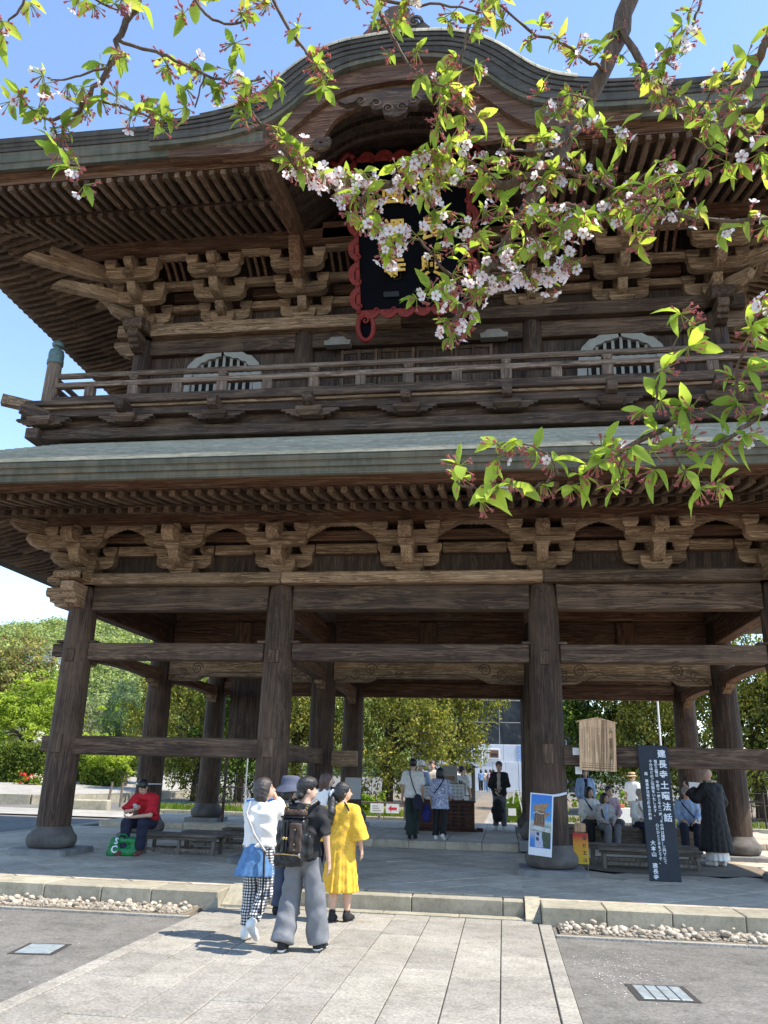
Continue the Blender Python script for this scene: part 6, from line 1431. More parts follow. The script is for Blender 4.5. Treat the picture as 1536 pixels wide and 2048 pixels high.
def tree(loc, lobes, nclump, crad, per, size, mat, label, name='tree', trunk=(.2, 3), aspect=.5, up=.5, flame=0, flat=.8, group=None, hollow=.55, cat='tree', limbs=7):
    o = tag(empty(name, loc), label, cat, group); C = []; RR = []
    w = np.array([a[1][0] * a[1][1] * a[1][2] for a in lobes]); w = w / w.sum()
    for (c, r), ww in zip(lobes, w):
        k = max(4, int(nclump * ww)); d = unit(k); q = hollow + (1 - hollow) * nr.random(k); pert = 1 + .18 * nr.normal(size=k)
        C.append(V(*c) + d * (q * pert)[:, None] * V(*r)); RR.append(crad * (.6 + .8 * nr.random(k)))
    C = np.concatenate(C); RR = np.concatenate(RR); keep = C[:, 2] > .15; C, RR = C[keep], RR[keep]
    P, U, W = clump_leaves(C, RR, per, size, aspect, up, flat, flame); quads_obj('crown', P, U, W, mat, o)
    if trunk:
        r0, ht = trunk; m_ = MB(); pts = [(0, 0, -.2), (.04, .02, ht * .4), (-.03 * ht, .02 * ht, ht * .8), (0, .02 * ht, ht * 1.2)]; m_.tube(pts, [r0 * 1.25, r0, r0 * .8, r0 * .4], 10); rt_ = random.Random(len(label))
        for k in range(limbs):
            t_ = C[rt_.randrange(len(C))]; z = ht * rt_.uniform(.5, 1.05); p0 = Vector((0, 0, z)); p2 = Vector(t_); p1 = p0.lerp(p2, .5) + Vector((0, 0, .15 * ht)); m_.tube([p0, p1, p2], [r0 * .45, r0 * .28, r0 * .1], 6)
        m_.build('trunk', 'bark', o, smooth=True)
    return o
def at(px, Y, z=None): p = atY(px, 1535, Y); return (p.x, Y, gz(p.x, Y) if z is None else z)
JG = 'junipers behind the gate'
# centre and side masses seen through the gate
tree(at(775, 27), [((-1.3, 0, 3.2), (2.2, 1.9, 3.1)), ((.9, .3, 3.6), (2.2, 2, 3.3)), ((2.0, -.2, 3.0), (1.5, 1.4, 1.9)), ((0, 0, 6.5), (2.5, 2, 2.2))], 330, .5, 62, .095, 'juniper', 'golden green juniper seen through the centre bay behind the chest', 'juniper_tree', (.26, 3.5), .42, .3, 1.3, group=JG)
tree(at(905, 31), [((0, 0, 4.0), (1.9, 1.8, 2.6)), ((-1.8, 0, 5), (1.8, 1.6, 2.2)), ((1.0, 0, 5.6), (1.5, 1.4, 1.7))], 230, .5, 60, .095, 'juniper', 'golden juniper leaning toward the covered scaffolding', 'juniper_tree', (.22, 3.5), .42, .3, 1.3, group=JG)
tree(at(590, 26), [((0, 0, 3), (1.9, 1.7, 2.9)), ((.8, 0, 5), (2.2, 1.8, 2.6)), ((-.9, 0, 4.6), (1.8, 1.8, 2.2))], 260, .48, 60, .09, 'juniper', 'brownish green juniper between the left front column and second column', 'juniper_tree', (.22, 3), .42, .3, 1.2, group=JG)
tree(at(480, 25), [((0, 0, 3.2), (2.0, 1.8, 2.8)), ((0, 0, 5.2), (2.2, 1.8, 2.4))], 250, .5, 60, .09, 'conifer_dark', 'dark evergreen in the left bay behind the low benches', 'evergreen_tree', (.2, 3), .5, .4, .6, group='evergreens behind the gate')
tree(at(395, 27), [((0, 0, 3.0), (1.9, 1.6, 3.1)), ((-1.4, 0, 3.7), (1.6, 1.4, 3.2)), ((-.6, 0, 6.0), (1.7, 1.5, 1.8))], 260, .48, 58, .09, 'juniper', 'golden tipped juniper right of the second row left column', 'juniper_tree', (.22, 3), .42, .3, 1.3, group=JG)
tree(at(1170, 27), [((0, 0, 3.4), (2.3, 2, 3.0)), ((1.3, 0, 5.6), (2.5, 2, 2.5))], 280, .5, 60, .09, 'conifer_dark', 'dark evergreen directly behind the cedar information board', 'evergreen_tree', (.22, 3), .5, .4, .7, group='evergreens behind the gate')
tree(at(1300, 25), [((0, 0, 3.0), (2.2, 1.9, 3.0)), ((.5, 0, 5.6), (2.4, 2, 2.5))], 300, .5, 60, .09, 'juniper', 'deep green juniper left of the thick right rear columns', 'juniper_tree', (.22, 3), .42, .3, 1.2, group=JG)
tree(at(1400, 28), [((0, 0, 3.4), (2.2, 1.9, 3.2)), ((-.5, 0, 6.2), (2.4, 2, 2.5))], 260, .5, 60, .09, 'conifer_dark', 'dark evergreen between the right rear columns', 'evergreen_tree', (.22, 3), .5, .4, .7, group='evergreens behind the gate')
tree(at(1515, 24), [((0, 0, 3.2), (2.4, 2.0, 3.0)), ((.3, 0, 6.2), (2.7, 2.1, 2.8)), ((1.5, 0, 4.6), (2.5, 2, 3))], 420, .48, 60, .09, 'juniper', 'tall yellow green juniper at the right edge beyond the monk', 'juniper_tree', (.24, 3), .42, .3, 1.2, group=JG)
tree(at(1640, 24), [((0, 0, 4), (2.6, 2.2, 3.8))], 220, .52, 50, .1, 'conifer_dark', 'dark evergreen at the far right edge behind the yellow green juniper', 'evergreen_tree', (.24, 3), .5, .4, .7, group='evergreens behind the gate')
# left: maple, pine, bushes, hedge
eb = .62
tree(at(52, 33, eb), [((-1.5, 0, 4.3), (3.2, 2.2, 1.7)), ((1.2, -.5, 3.8), (2.4, 2.0, 1.4)), ((-2.6, 0, 2.6), (1.8, 1.6, 1.0)), ((.3, .2, 5.6), (1.8, 1.8, 1.1)), ((2.2, 0, 2.9), (1.3, 1.3, .8))], 420, .5, 42, .085, 'maple', 'bright lime green maple left of the front left column', 'maple_tree', (.16, 2.6), .6, .9, 0, .35, limbs=14, hollow=.2)
tree(at(228, 37, eb), [((0, 0, 4.2), (1.5, 1.4, 1.7)), ((.4, 0, 5.5), (1.1, 1, 1.0)), ((1.1, 0, 3.0), (1.1, 1, 1.5))], 150, .42, 70, .10, 'pine', 'blue green pine seen between the two left columns', 'pine_tree', (.14, 3), .16, .2, .4, limbs=9)
tree(at(198, 29, .5), [((0, 0, 1.9), (1.3, 1.1, 1.0)), ((.5, 0, 1.3), (1.3, 1, .9))], 120, .34, 55, .075, 'maple', 'yellow green rounded bush behind the left low beam', 'bush', (.08, 1.2), .55, .6, 0, .7, cat='bush')
tree(at(265, 42, .6), [((0, 0, 2.6), (2.0, 1.5, 2.6)), ((-1, 0, 4.4), (1.3, 1.2, 1.5))], 150, .5, 50, .11, 'bush', 'light green tree far between the left columns', 'broadleaf_tree', (.15, 3), .55, .5)
tree(at(290, 32, .4), [((0, 0, 3.4), (1.4, 1.3, 3.2)), ((.3, 0, 5.6), (1.1, 1, 1.6))], 160, .42, 58, .085, 'juniper', 'slim golden juniper left of the second row left column', 'juniper_tree', (.18, 3), .42, .3, 1.2, group=JG)
tree(at(10, 56, 1.0), [((0, 0, 9.5), (3.2, 3, 3.4)), ((-1.8, 0, 7), (3, 3, 3.5)), ((1.4, 0, 6), (2.2, 2, 2.6))], 320, .7, 46, .15, 'reddish', 'tall tree with reddish young leaves at the left edge', 'broadleaf_tree', (.3, 7), .55, .5)
tree(at(70, 62, 1.0), [((0, 0, 7.2), (3.0, 2.6, 2.8)), ((1.8, 0, 5), (2.6, 2.2, 2.4))], 240, .7, 46, .15, 'bush', 'dense mid green tree below the hill at left', 'broadleaf_tree', (.3, 6), .55, .5)
tree(at(110, 48, .9), [((0, 0, 4.6), (2.6, 2, 1.8)), ((2.0, 0, 3.6), (2.2, 1.8, 1.8))], 150, .6, 40, .12, 'pale_bloom', 'pale fading blossom tree behind the front left column', 'broadleaf_tree', (.18, 3), .55, .5)
for k, (px, Y, w_, hh, lab) in enumerate(((22, 28.5, 4.6, 1.95, 'clipped dark green hedge block at the far left above the retaining wall'), (150, 31, 3.4, 1.55, 'clipped hedge block behind the front left column'), (215, 29, 2.2, .85, 'low shrub mass at the foot of the yellow green bush'))):
    p = at(px, Y, .70); o = tag(empty('hedge', p), lab, 'hedge'); n = int(2600 * w_ * hh / 4); P = np.stack([nr.uniform(-w_ / 2, w_ / 2, n), nr.uniform(-.7, .7, n), hh * nr.random(n) ** .8], 1)
    fc = nr.random(n); P[fc < .55, 1] = -.7 + .12 * nr.normal(size=(fc < .55).sum()); P[(fc > .55) & (fc < .8), 2] = hh + .1 * nr.normal(size=((fc > .55) & (fc < .8)).sum()) + .08 * np.sin(P[(fc > .55) & (fc < .8), 0] * 4)
    P, U, W = clump_leaves(P, np.full(n, .1), 3, .07, .55, .3); quads_obj('foliage', P, U, W, 'hedge_leaf', o, 'stuff'); MB().box(-w_ / 2 + .1, w_ / 2 - .1, -.5, .5, 0, hh - .15).build('core', 'bark', o)
for px, Y, mt, lab in ((62, 26.6, 'fl_red', 'small red flowers in front of the hedge'), (88, 26.6, 'fl_white', 'pale flowering shrub in front of the hedge')):
    if mt not in MAT: MAT[mt] = simple(mt, (.6, .03, .02) if 'red' in mt else (.6, .55, .35), .7, .3, 8, 0)
    P, U, W = clump_leaves(nr.normal(size=(14, 3)) * V(.35, .2, .12) + V(0, 0, .35), np.full(14, .14), 22, .045, .7); o = tag(empty('flower_shrub', at(px, Y, .62)), lab, 'shrub'); quads_obj('blossom', P, U, W, mt, o); P, U, W = clump_leaves(nr.normal(size=(20, 3)) * V(.4, .2, .12) + V(0, 0, .22), np.full(20, .16), 24, .05, .6); quads_obj('foliage', P, U, W, 'bush', o)
# raised ground with retaining wall at the left
rw = [(-60, 17.5), (-26, 18.8), (-18.6, 20.0), (-16.2, 24), (-15.6, 30), (-16.5, 40)]
m_ = MB(); n = len(rw); top = [.45, .45, .45, .50, .55, .62]
m_.add([(x, y, z) for (x, y), z in zip(rw, top)] + [(x - 4, y + 14, 1.0) for (x, y) in rw] + [(x - 60, y + 40, 1.8) for x, y in rw], [(k, k + 1, n + k + 1, n + k) for k in range(n - 1)] + [(n + k, n + k + 1, 2 * n + k + 1, 2 * n + k) for k in range(n - 1)])
struct(m_.build('terrace', 'pale_pave'))
wal = tag(empty('retaining_wall'), 'low beige stone retaining wall along the left road', 'wall')
for (a, b_), z in zip(zip(rw, rw[1:]), top):
    a, b_ = Vector((*a, 0)), Vector((*b_, 0)); L = (b_ - a).length; k = max(1, int(L / 1.5)); d = (b_ - a) / k
    for q in range(k):
        p = a + d * q; e = a + d * (q + 1) - d.normalized() * .012; MB().bar((p.x, p.y, z / 2 - .05), (e.x, e.y, z / 2 - .05), .24, z + .14).build('wall_stone', 'curb', wal)
struct(MB().add([(-60, 13.5, .055), (-9.97, 13.5, .055), (-9.97, 16.9, .085), (-60, 16.9, .085)], [(0, 1, 2, 3)]).build('pale_road', 'pale_pave'))
struct(MB().add([(-9.97, 12.3, .05), (12, 12.3, .05), (12, 16.4, .085), (-9.97, 16.4, .085)], [(0, 1, 2, 3)]).build('rear_pavement', 'pale_pave'))
m_ = MB(); m_.add([(-.6, 16.4, .095), (2.7, 16.4, .095), (2.6, 45, .40), (.3, 45, .40)], [(0, 1, 2, 3)]); rp = struct(m_.build('rear_path', 'pale_pave')); struct(MB().add([(-.55, 16.4, .10), (.95, 16.4, .10), (1.35, 45, .407), (.35, 45, .407)], [(0, 1, 2, 3)]).build('path_lane', 'earth', rp))
# garden beds
for nm, xs, lab in (('garden_bed', (-12.5, -1.0), 'l'), ('garden_bed', (3.1, 22), 'r')):
    b_ = struct(MB().add([(xs[0], 16.6, .12), (xs[1], 16.6, .12), (xs[1], 44, .42), (xs[0], 44, .42)], [(0, 1, 2, 3)]).build(nm, 'earth'))
    p = xs[0]
    while p < xs[1] - .2:
        l = min(1.4, xs[1] - p); MB().box(p + .01, p + l - .01, 16.45, 16.6, -.1, .22, .02).build('bed_edging', 'curb', b_); p += 1.4
    n = 2600; P = np.stack([nr.uniform(xs[0], xs[1], n), 16.7 + 2.2 * nr.random(n) ** 1.5, np.zeros(n)], 1); P[:, 2] = .2 + .16 * nr.random(n); U = np.stack([nr.normal(size=n) * .04, nr.normal(size=n) * .04, np.full(n, .12)], 1); W = np.stack([np.full(n, .012), np.zeros(n), np.zeros(n)], 1); quads_obj('grass', P, U, W, 'bush', b_, 'stuff')
for k, (px, Y, w_, lab) in enumerate(((1225, 21, 1.6, 'leafy garden shrubs behind the listeners'), (1195, 20, .9, 'low leafy plants at the left of the garden shrubs'), (1030, 18, .5, 'grassy clump beside the rear path'), (735, 18.5, .7, 'grassy clump left of the garden fence'))):
    P, U, W = clump_leaves(nr.normal(size=(40, 3)) * V(w_ * .45, .3, .22) + V(0, 0, .5), np.full(40, .22), 30, .075, .5); o = tag(empty('garden_shrub', at(px, Y)), lab, 'shrub'); quads_obj('foliage', P, U, W, 'bush', o)
stakes = [(1185, 20.5), (1215, 20.2), (1245, 20.8), (700, 20), (722, 21), (845, 20.4)]
for k, (px, Y) in enumerate(stakes): tag(MB().tube([(0, 0, 0), (.03, 0, 1.35)], .02, 6).build('bamboo_stake', 'new_wood', None, at(px, Y)), 'thin tan bamboo stake in the ' + ('right garden bed, ' + ['leftmost', 'middle', 'rightmost'][k] + ' of three' if k < 3 else 'left garden bed, ' + ['leftmost of three', 'middle of three', 'just behind the chest'][k - 3]), 'stake', 'bamboo stakes in the garden beds')
# low garden fence with notices
fe = tag(empty('garden_fence', at(790, 16.3)), 'low brown rail fence left of the chest carrying white notices', 'fence')
for x in (-1.5, -.55, .4): MB().box(x - .05, x + .05, -.05, .05, -.1, .72, .01).build('post', 'bench_leg', fe)
MB().box(-1.6, .6, -.03, .03, .60, .68, .008).build('rail', 'bench_wood', fe)
for x, lab in ((-.62, 'white paper notice hung on the garden fence'), (-.05, 'white notice with a red arrow on the garden fence')):
    o = tag(empty('fence_notice', (fe.location.x + x, fe.location.y - .09, fe.location.z + .30)), lab, 'notice'); MB().box(-.24, .24, -.006, .006, 0, .32).build('sheet', 'cl_white', o)
    if 'arrow' in lab: MAT['arrow_red'] = simple('arrow_red', (.6, .02, .05), .6, .1, 5, 0); MB().prism([(-.16, .16), (-.04, .27), (-.04, .20), (.16, .20), (.16, .11), (-.04, .11), (-.04, .05)], 1, -.009, -.0065).build('arrow', 'arrow_red', o)
    else:
        for q in range(3): MB().box(-.16, .14 - .05 * q, -.009, -.0065, .06 + .08 * q, .09 + .08 * q).build('printed_line', 'board_grey', o)
# right garden fence, table with cloth, boxes, pole
fe2 = tag(empty('garden_fence', at(1520, 17)), 'dark wire garden fence at the right edge behind the columns', 'fence')
for x in (-1.6, -.8, 0, .8, 1.6): MB().tube([(x, 0, -.1), (x, 0, 1.35)], .03, 6).build('post', 'bark', fe2)
for z in (.45, .9, 1.3): MB().tube([(-1.7, 0, z), (1.7, 0, z)], .012, 5).build('wire', 'bark', fe2)
tb = tag(empty('display_table', at(1252, 15.2)), 'table under a plain white cloth behind the listeners', 'table'); MB().box(-1.0, 1.0, -.35, .35, .72, .75, .01).build('tabletop', 'bench_wood', tb)
MB().rings([[(-1.03, -.38, .76), (1.03, -.38, .76), (1.03, .38, .76), (-1.03, .38, .76)], [(-1.06, -.42, .30), (1.06, -.42, .33), (1.06, .42, .3), (-1.06, .42, .3)]]).build('cloth', 'cl_white', tb)
for x in (-.9, .9): MB().box(x - .03, x + .03, -.3, .3, 0, .72).build('leg', 'bench_leg', tb)
MAT['box_orange'] = simple('box_orange', (.5, .13, .05), .6, .1, 6, 0); tag(MB().box(-.3, .3, -.15, .15, 0, .12, .01).build('tray', 'box_orange', None, (tb.location.x - .45, tb.location.y, tb.location.z + .765)), 'orange tray on the white clothed table', 'tray')
tag(MB().tube([(0, 0, 0), (.0, 0, 7)], .035, 8).build('white_pole', 'cl_white', None, at(1325, 19)), 'thin white pole rising behind the black signboard', 'pole')
tag(MB().tube([(0, 0, 0), (.0, 0, 3.2)], .03, 8).build('grey_pole', 'drain_metal', None, at(494, 19)), 'thin grey pole behind the left benches', 'pole')
for k, (px, Y, w_) in enumerate(((455, 20, 2.6), (1480, 20, 1.5))):
    o = tag(empty('lattice_fence', at(px, Y)), 'dark lattice fence under the trees behind ' + ('the left benches' if k == 0 else 'the right columns'), 'fence')
    for q in range(int(w_ * 4)): MB().box(-w_ / 2 + q * .25, -w_ / 2 + q * .25 + .03, -.015, .015, 0, 1.0).build('slat', 'bark', o)
    for z in (.3, .9): MB().box(-w_ / 2, w_ / 2, -.02, .02, z, z + .04).build('rail', 'bark', o)
for k, (px, s_) in enumerate(((226, .06), (249, -.0))): tag(MB().tube([(-s_, 0, 0), (s_, 0, 1.0)], .05, 6).build('bollard', 'bench_leg', None, at(px, 19.5)), ('leaning' if s_ else 'upright') + ' grey wooden bollard by the left road', 'bollard')
tag(MB().box(-.75, .75, -.25, .25, -.1, .38, .04).build('kerb_block', 'curb', None, at(190, 17.4), R(10)), 'mossy stone kerb block at the corner of the left road', 'block')
gr = tag(empty('easel_sign', at(1031, 17.2)), 'small folding A-frame sign beside the rear path', 'sign'); MB().bar((-.22, 0, 0), (-.05, 0, 1.25), .04, .04).bar((.30, 0, 0), (.05, 0, 1.25), .04, .04).build('frame', 'cl_white', gr); MB().box(-.34, .02, -.06, -.04, .12, .72).build('panel', 'bush', gr); MB().box(-.30, -.02, -.068, -.062, .30, .55).build('sheet', 'cl_white', gr)
# covered scaffolding, hoarding and framed pictures
MAT['sheet_grey'] = simple('scaffold_sheet', (.07, .07, .07), .95, .35, .8, .5, spec=.05); MAT['dark_pole'] = simple('scaffold_pole', (.20, .20, .20), .6, .2, 5, 0); MAT['hoard'] = simple('white_hoarding', (.62, .64, .67), .5, .06, 2, .05)
sf = tag(empty('scaffolding', at(1000, 60)), 'hall wrapped in grey scaffold sheeting far behind the gate', 'scaffolding')
for k in range(8):
    for q in range(6):
        x0, z0 = -7.6 + 1.9 * k, 1.9 * q; xs_ = np.linspace(x0 + .03, x0 + 1.87, 7); m_ = MB(); g_ = [[(x, .16 * math.sin(x * 3.1 + z * 1.7 + k * 2) * math.sin(z * 2.3 + x) , z) for x in xs_] for z in np.linspace(z0 + .03, z0 + 1.87, 7)]
        m_.rings(g_, cap=False, closed=False); m_.build('sheet', 'sheet_grey', sf, smooth=True)
for k in range(9): MB().tube([(-7.6 + 1.9 * k, -.2, 0), (-7.6 + 1.9 * k, -.2, 11.6)], .045, 6).build('pole', 'dark_pole', sf)
for q in range(7): MB().tube([(-7.8, -.24, 1.9 * q), (7.8, -.24, 1.9 * q)], .04, 6).build('ledger', 'dark_pole', sf)
hY = 46; hz = atY(980, 1583, hY).z
ho = tag(empty('hoarding', (at(960, hY)[0], hY, hz)), 'white site hoarding of upright panels at the end of the path', 'hoarding')
for k in range(9): MB().box(-4.5 + k * .9 + .01, -4.5 + (k + 1) * .9 - .01, -.03 + .01 * (k % 2), .03, 0, 2.02, .01).build('panel', 'hoard', ho)
for k in range(4): MB().box(-.30 + k * .98 + .01, -.30 + (k + 1) * .98 - .01, .08, .14, 2.0, 3.2, .01).build('upper_panel', 'hoard', ho)
for k, (px, mt, lab) in enumerate(((954, 'print_dark', 'landscape'), (988, 'print_brown', 'red brown'))):
    p = atY(px, 1508, hY - .1); o = tag(empty('framed_picture', (p.x, hY - .05, p.z - .35)), 'white framed ' + lab + ' picture mounted high on the hoarding', 'picture'); MB().box(-.42, .42, -.02, .04, 0, .72, .02).build('frame', 'cl_white', o); MB().box(-.32, .32, -.024, -.0205, .10, .62).build('photo', mt, o); MB().box(-.2, .25, -.027, -.0245, .2, .4).build('photo_subject', 'print_pale' if k == 0 else 'print_dark', o)
for z in (2.1, 2.65): MB().box(2.62, 3.35, .05, .078, z, z + .5).build('blue_panel', 'cl_sky', ho)
cab = tag(empty('info_kiosk', at(936, 36)), 'dark roofed kiosk standing before the hoarding', 'kiosk'); MB().box(-.42, .42, -.1, .1, 0, 1.9, .02).build('cabinet', 'print_dark', cab); MB().prism([(-.62, 1.9), (.62, 1.9), (.2, 2.12), (-.2, 2.12)], 1, -.3, .3).build('roof', 'print_dark', cab); MB().box(-.25, .2, -.105, -.101, .75, 1.6).build('sheet', 'cl_white', cab)
# pavilion roof over the hedge
pv = tag(empty('pavilion', at(48, 38, .7)), 'small pavilion with grey green gabled roof above the left hedge', 'pavilion')
MB().prism([(-1.7, 2.3), (0, 3.15), (1.7, 2.3), (1.7, 2.42), (0, 3.3), (-1.7, 2.42)], 1, -1.2, 1.2).build('roof', 'roof', pv)
for sx in (-1, 1):
    for sy in (-.8, .8): MB().box(sx * 1.2 - .07, sx * 1.2 + .07, sy - .07, sy + .07, 0, 2.5).build('post', 'beam_z', pv)
MB().box(-1.4, 1.4, -.9, -.8, 2.2, 2.35).build('beam', 'beam_x', pv)
tag(MB().box(-.55, .55, -.4, .4, 0, 1.9).box(-.7, .7, -.5, .5, 1.9, 2.1).build('stone_monument', 'stone', None, at(52, 44, 1.9)), 'grey blocky monument above the pavilion roof', 'monument')
# wooded hill
def hillz(x, y):
    s_ = min(1, max(0, (y - 85) / 90)); s_ = s_ * s_ * (3 - 2 * s_); u = (x + 95) / 120; v_ = (y - 270) / 130
    return .76 * s_ * (46 * math.exp(-u * u - v_ * v_) + 24 * math.exp(-((x + 20) / 90) ** 2 - ((y - 320) / 120) ** 2) + 24 * math.exp(-((x + 190) / 90) ** 2 - ((y - 240) / 90) ** 2)) - .8
hx = np.linspace(-360, 160, 40); hy = np.linspace(80, 480, 34); m_ = MB(); n = len(hx)
m_.add([(x, y, hillz(x, y)) for y in hy for x in hx], [(j * n + i, j * n + i + 1, (j + 1) * n + i + 1, (j + 1) * n + i) for j in range(len(hy) - 1) for i in range(n - 1)]); MAT['hill_soil'] = simple('hill_soil', (.05, .08, .03), .9, .3, .1, 0); struct(m_.build('hill', 'hill_soil', smooth=True))
C = []
while len(C) < 2600:
    x, y = nr.uniform(-210, -5), nr.uniform(110, 300); z = hillz(x, y)
    if z < .6: continue
    C.append((x, y, z + nr.uniform(1.5, 4)))
C = np.array(C); R_ = nr.uniform(2.0, 4.2, len(C)); P, U, W = clump_leaves(C, R_, 75, .42, .6, .6, .8); struct(quads_obj('hillside_wood', P, U, W, 'hazed_hill_leaf'), 'light green spring woodland covering the hill', 'stuff')
hh = tag(empty('hillside_house', atY(88, 1318, 110)), 'grey roofed house half hidden on the wooded hill', 'house'); MB().box(-3, 3, -2, 2, -6, 0).build('wall', 'cl_white', hh); MB().prism([(-3.6, 0), (3.6, 0), (2.6, 1.6), (-2.6, 1.6)], 1, -2.6, 2.6).build('roof', 'drain_metal', hh)
# ------------------------------------------------------------------ the cherry boughs overhead
leafmat('cherry_leaf', [(.33, .36, .08), (.22, .34, .06), (.28, .40, .08), (.36, .45, .10), (.38, .38, .12)], .55, (1.55, 1.45, .8), 4.0)
MAT['cherry_bark'] = wood('cherry_bark', 2, (.085, .055, .036), (.135, .09, .062), (.20, .145, .105), weather=(.24, .185, .14), wamt=.4, grain=14, rnd=0)
def petalmat(name, col, t):
    m, nt, b = new_mat(name); df = nt.nodes.new('ShaderNodeBsdfDiffuse'); tr = nt.nodes.new('ShaderNodeBsdfTranslucent'); mx = nt.nodes.new('ShaderNodeMixShader'); mx.inputs[0].default_value = t
    df.inputs[0].default_value = (*col, 1); tr.inputs[0].default_value = (*col, 1); nt.links.new(df.outputs[0], mx.inputs[1]); nt.links.new(tr.outputs[0], mx.inputs[2]); nt.links.new(mx.outputs[0], nt.nodes['Material Output'].inputs[0]); MAT[name] = m
petalmat('petal', (.93, .83, .83), .5); petalmat('calyx', (.55, .20, .19), .4); petalmat('pedicel', (.42, .42, .14), .4)
ct = tag(empty('cherry_tree', (4.8, -13.8, 0)), 'cherry tree with fresh leaves and fading pink blossom overhanging the view', 'tree')
CO = Vector(ct.location)
cr_ = random.Random(11)
BR = []   # (pixel path, depth start, depth end, r0, r1, spur density, bloom, tag)
def B(path, d0, d1, r0, r1, dens=1.0, bloom=.25, pre=None): BR.append((path, d0, d1, r0, r1, dens, bloom, pre))
trunk_top = Vector((4.3, -13.3, 4.6))
B([(1275, -60), (1240, 60), (1205, 150), (1150, 250), (1103, 335), (1062, 400), (1010, 490), (965, 555)], 3.15, 2.75, .037, .011, .35, 0.12, [Vector((4.75, -13.75, 1.9)), trunk_top, Vector((3.2, -12.7, 5.7))])
B([(965, 555), (935, 590), (915, 625), (905, 650)], 2.75, 2.7, .011, .004, 2.2, 0.413)
B([(1103, 335), (1075, 351), (947, 369), (860, 366)], 2.92, 2.75, .017, .012, 1.7, 0.18)
B([(860, 366), (774, 371), (700, 368), (655, 365), (620, 348)], 2.75, 2.65, .012, .008, 2.9, 0.95)
B([(620, 348), (596, 333), (550, 283), (509, 232), (486, 196)], 2.65, 2.5, .008, .003, 1.7, 0.06)
B([(700, 368), (745, 430), (775, 480), (785, 510)], 2.7, 2.65, .006, .003, 1.6, 0.45)
B([(965, 555), (1000, 545), (1050, 540), (1095, 535), (1130, 525)], 2.75, 2.8, .006, .003, 2.2, 0.85)
B([(945, 575), (890, 540), (850, 490), (815, 470)], 2.72, 2.68, .006, .003, 1.0, 0.8)
B([(1030, 455), (1000, 490), (960, 495), (930, 500)], 2.8, 2.7, .006, .003, 1.0, 0.08)
B([(1244, 50), (1297, 162), (1347, 199), (1397, 224), (1447, 249), (1560, 280)], 3.05, 2.7, .014, .007, 1.0, 0.06)
B([(1107, 336), (1157, 348), (1206, 365), (1256, 390), (1300, 400)], 2.9, 2.6, .009, .004, 1.5, 0.18)
B([(1056, 412), (1130, 410), (1206, 417), (1273, 423), (1355, 431), (1438, 441), (1560, 439)], 2.8, 2.6, .008, .006, .8, 0.375)
B([(999, 299), (1050, 302), (1098, 299), (1135, 280)], 2.7, 2.95, .004, .007, .9, 0.12)
B([(1560, 40), (1525, 100), (1496, 150), (1459, 208), (1417, 286), (1376, 344), (1335, 382), (1250, 405)], 2.3, 2.45, .014, .004, 1.2, 0.08, [trunk_top, Vector((3.3, -13.2, 4.6))])
B([(1417, 286), (1460, 310), (1500, 300), (1540, 310)], 2.4, 2.3, .006, .003, 1.2, 0.12)
B([(1210, 140), (1170, 120), (1130, 90), (1060, 60), (1000, 10)], 3.0, 2.8, .007, .004, 1.0, 0.06)
B([(1020, -40), (970, 0), (938, 64), (915, 160), (910, 191), (947, 223)], 2.7, 2.6, .007, .003, 1.0, 0.06, [Vector((2.0, -12.6, 5.6))])
B([(735, -40), (755, 0), (778, 59), (810, 118), (856, 155), (890, 175)], 2.6, 2.5, .007, .003, 1.0, 0.048, [Vector((1.4, -12.6, 5.5))])
B([(905, 140), (880, 190), (880, 250), (895, 290)], 2.6, 2.55, .004, .002, .9, 0.04)
B([(700, -30), (800, 10), (880, 8), (960, 25)], 2.5, 2.5, .006, .003, .8, 0.048)
B([(535, -50), (546, 0), (600, 87), (625, 120), (650, 150)], 2.5, 2.4, .006, .003, 1.0, 0.04, [Vector((.6, -12.6, 5.5))])
B([(380, -40), (400, 18), (450, 48), (490, 40)], 2.4, 2.35, .005, .003, 1.0, 0.04)
B([(292, -60), (270, 20), (240, 70), (220, 130), (180, 195), (140, 225), (102, 240)], 2.6, 2.5, .012, .005, .6, 0.06, [trunk_top, Vector((2.6, -12.9, 6.3)), Vector((.6, -12.6, 5.9))])
B([(102, 240), (60, 215), (40, 205)], 2.5, 2.5, .004, .002, 1.2, 0.12)
B([(105, 240), (115, 275), (135, 310), (165, 345)], 2.5, 2.45, .004, .002, 1.2, 0.06)
B([(235, 80), (300, 100), (350, 120), (410, 150), (470, 165), (530, 155)], 2.5, 2.4, .006, .003, 1.1, 0.048)
B([(180, 195), (240, 215), (300, 235), (330, 255)], 2.5, 2.45, .005, .002, 1.2, 0.1)
B([(215, 135), (160, 150), (120, 160), (95, 155)], 2.5, 2.5, .004, .002, .8, 0.45)
B([(150, -40), (190, 0), (235, 20)], 2.4, 2.5, .005, .003, 1.0, 0.12)
B([(60, -30), (40, 20), (15, 45), (0, 60)], 2.3, 2.3, .004, .002, 1.0, 0.04)
B([(410, 150), (400, 180), (390, 215)], 2.45, 2.4, .003, .002, 1.0, 0.04)
B([(1570, 760), (1536, 772), (1478, 795), (1408, 825), (1343, 850), (1268, 890), (1218, 912), (1168, 932), (1118, 950), (1068, 977), (1018, 987), (958, 982), (913, 962)], 2.3, 2.15, .011, .003, .75, 0.032, [Vector((4.5, -13.5, 3.6)), Vector((3.5, -13.2, 3.15))])
B([(1570, 810), (1493, 850), (1443, 885), (1368, 900), (1268, 907), (1190, 920)], 2.25, 2.15, .007, .003, .9, 0.04)
B([(1478, 795), (1475, 740), (1498, 680), (1513, 625), (1530, 590)], 2.25, 2.2, .005, .003, 1.0, 0.032)
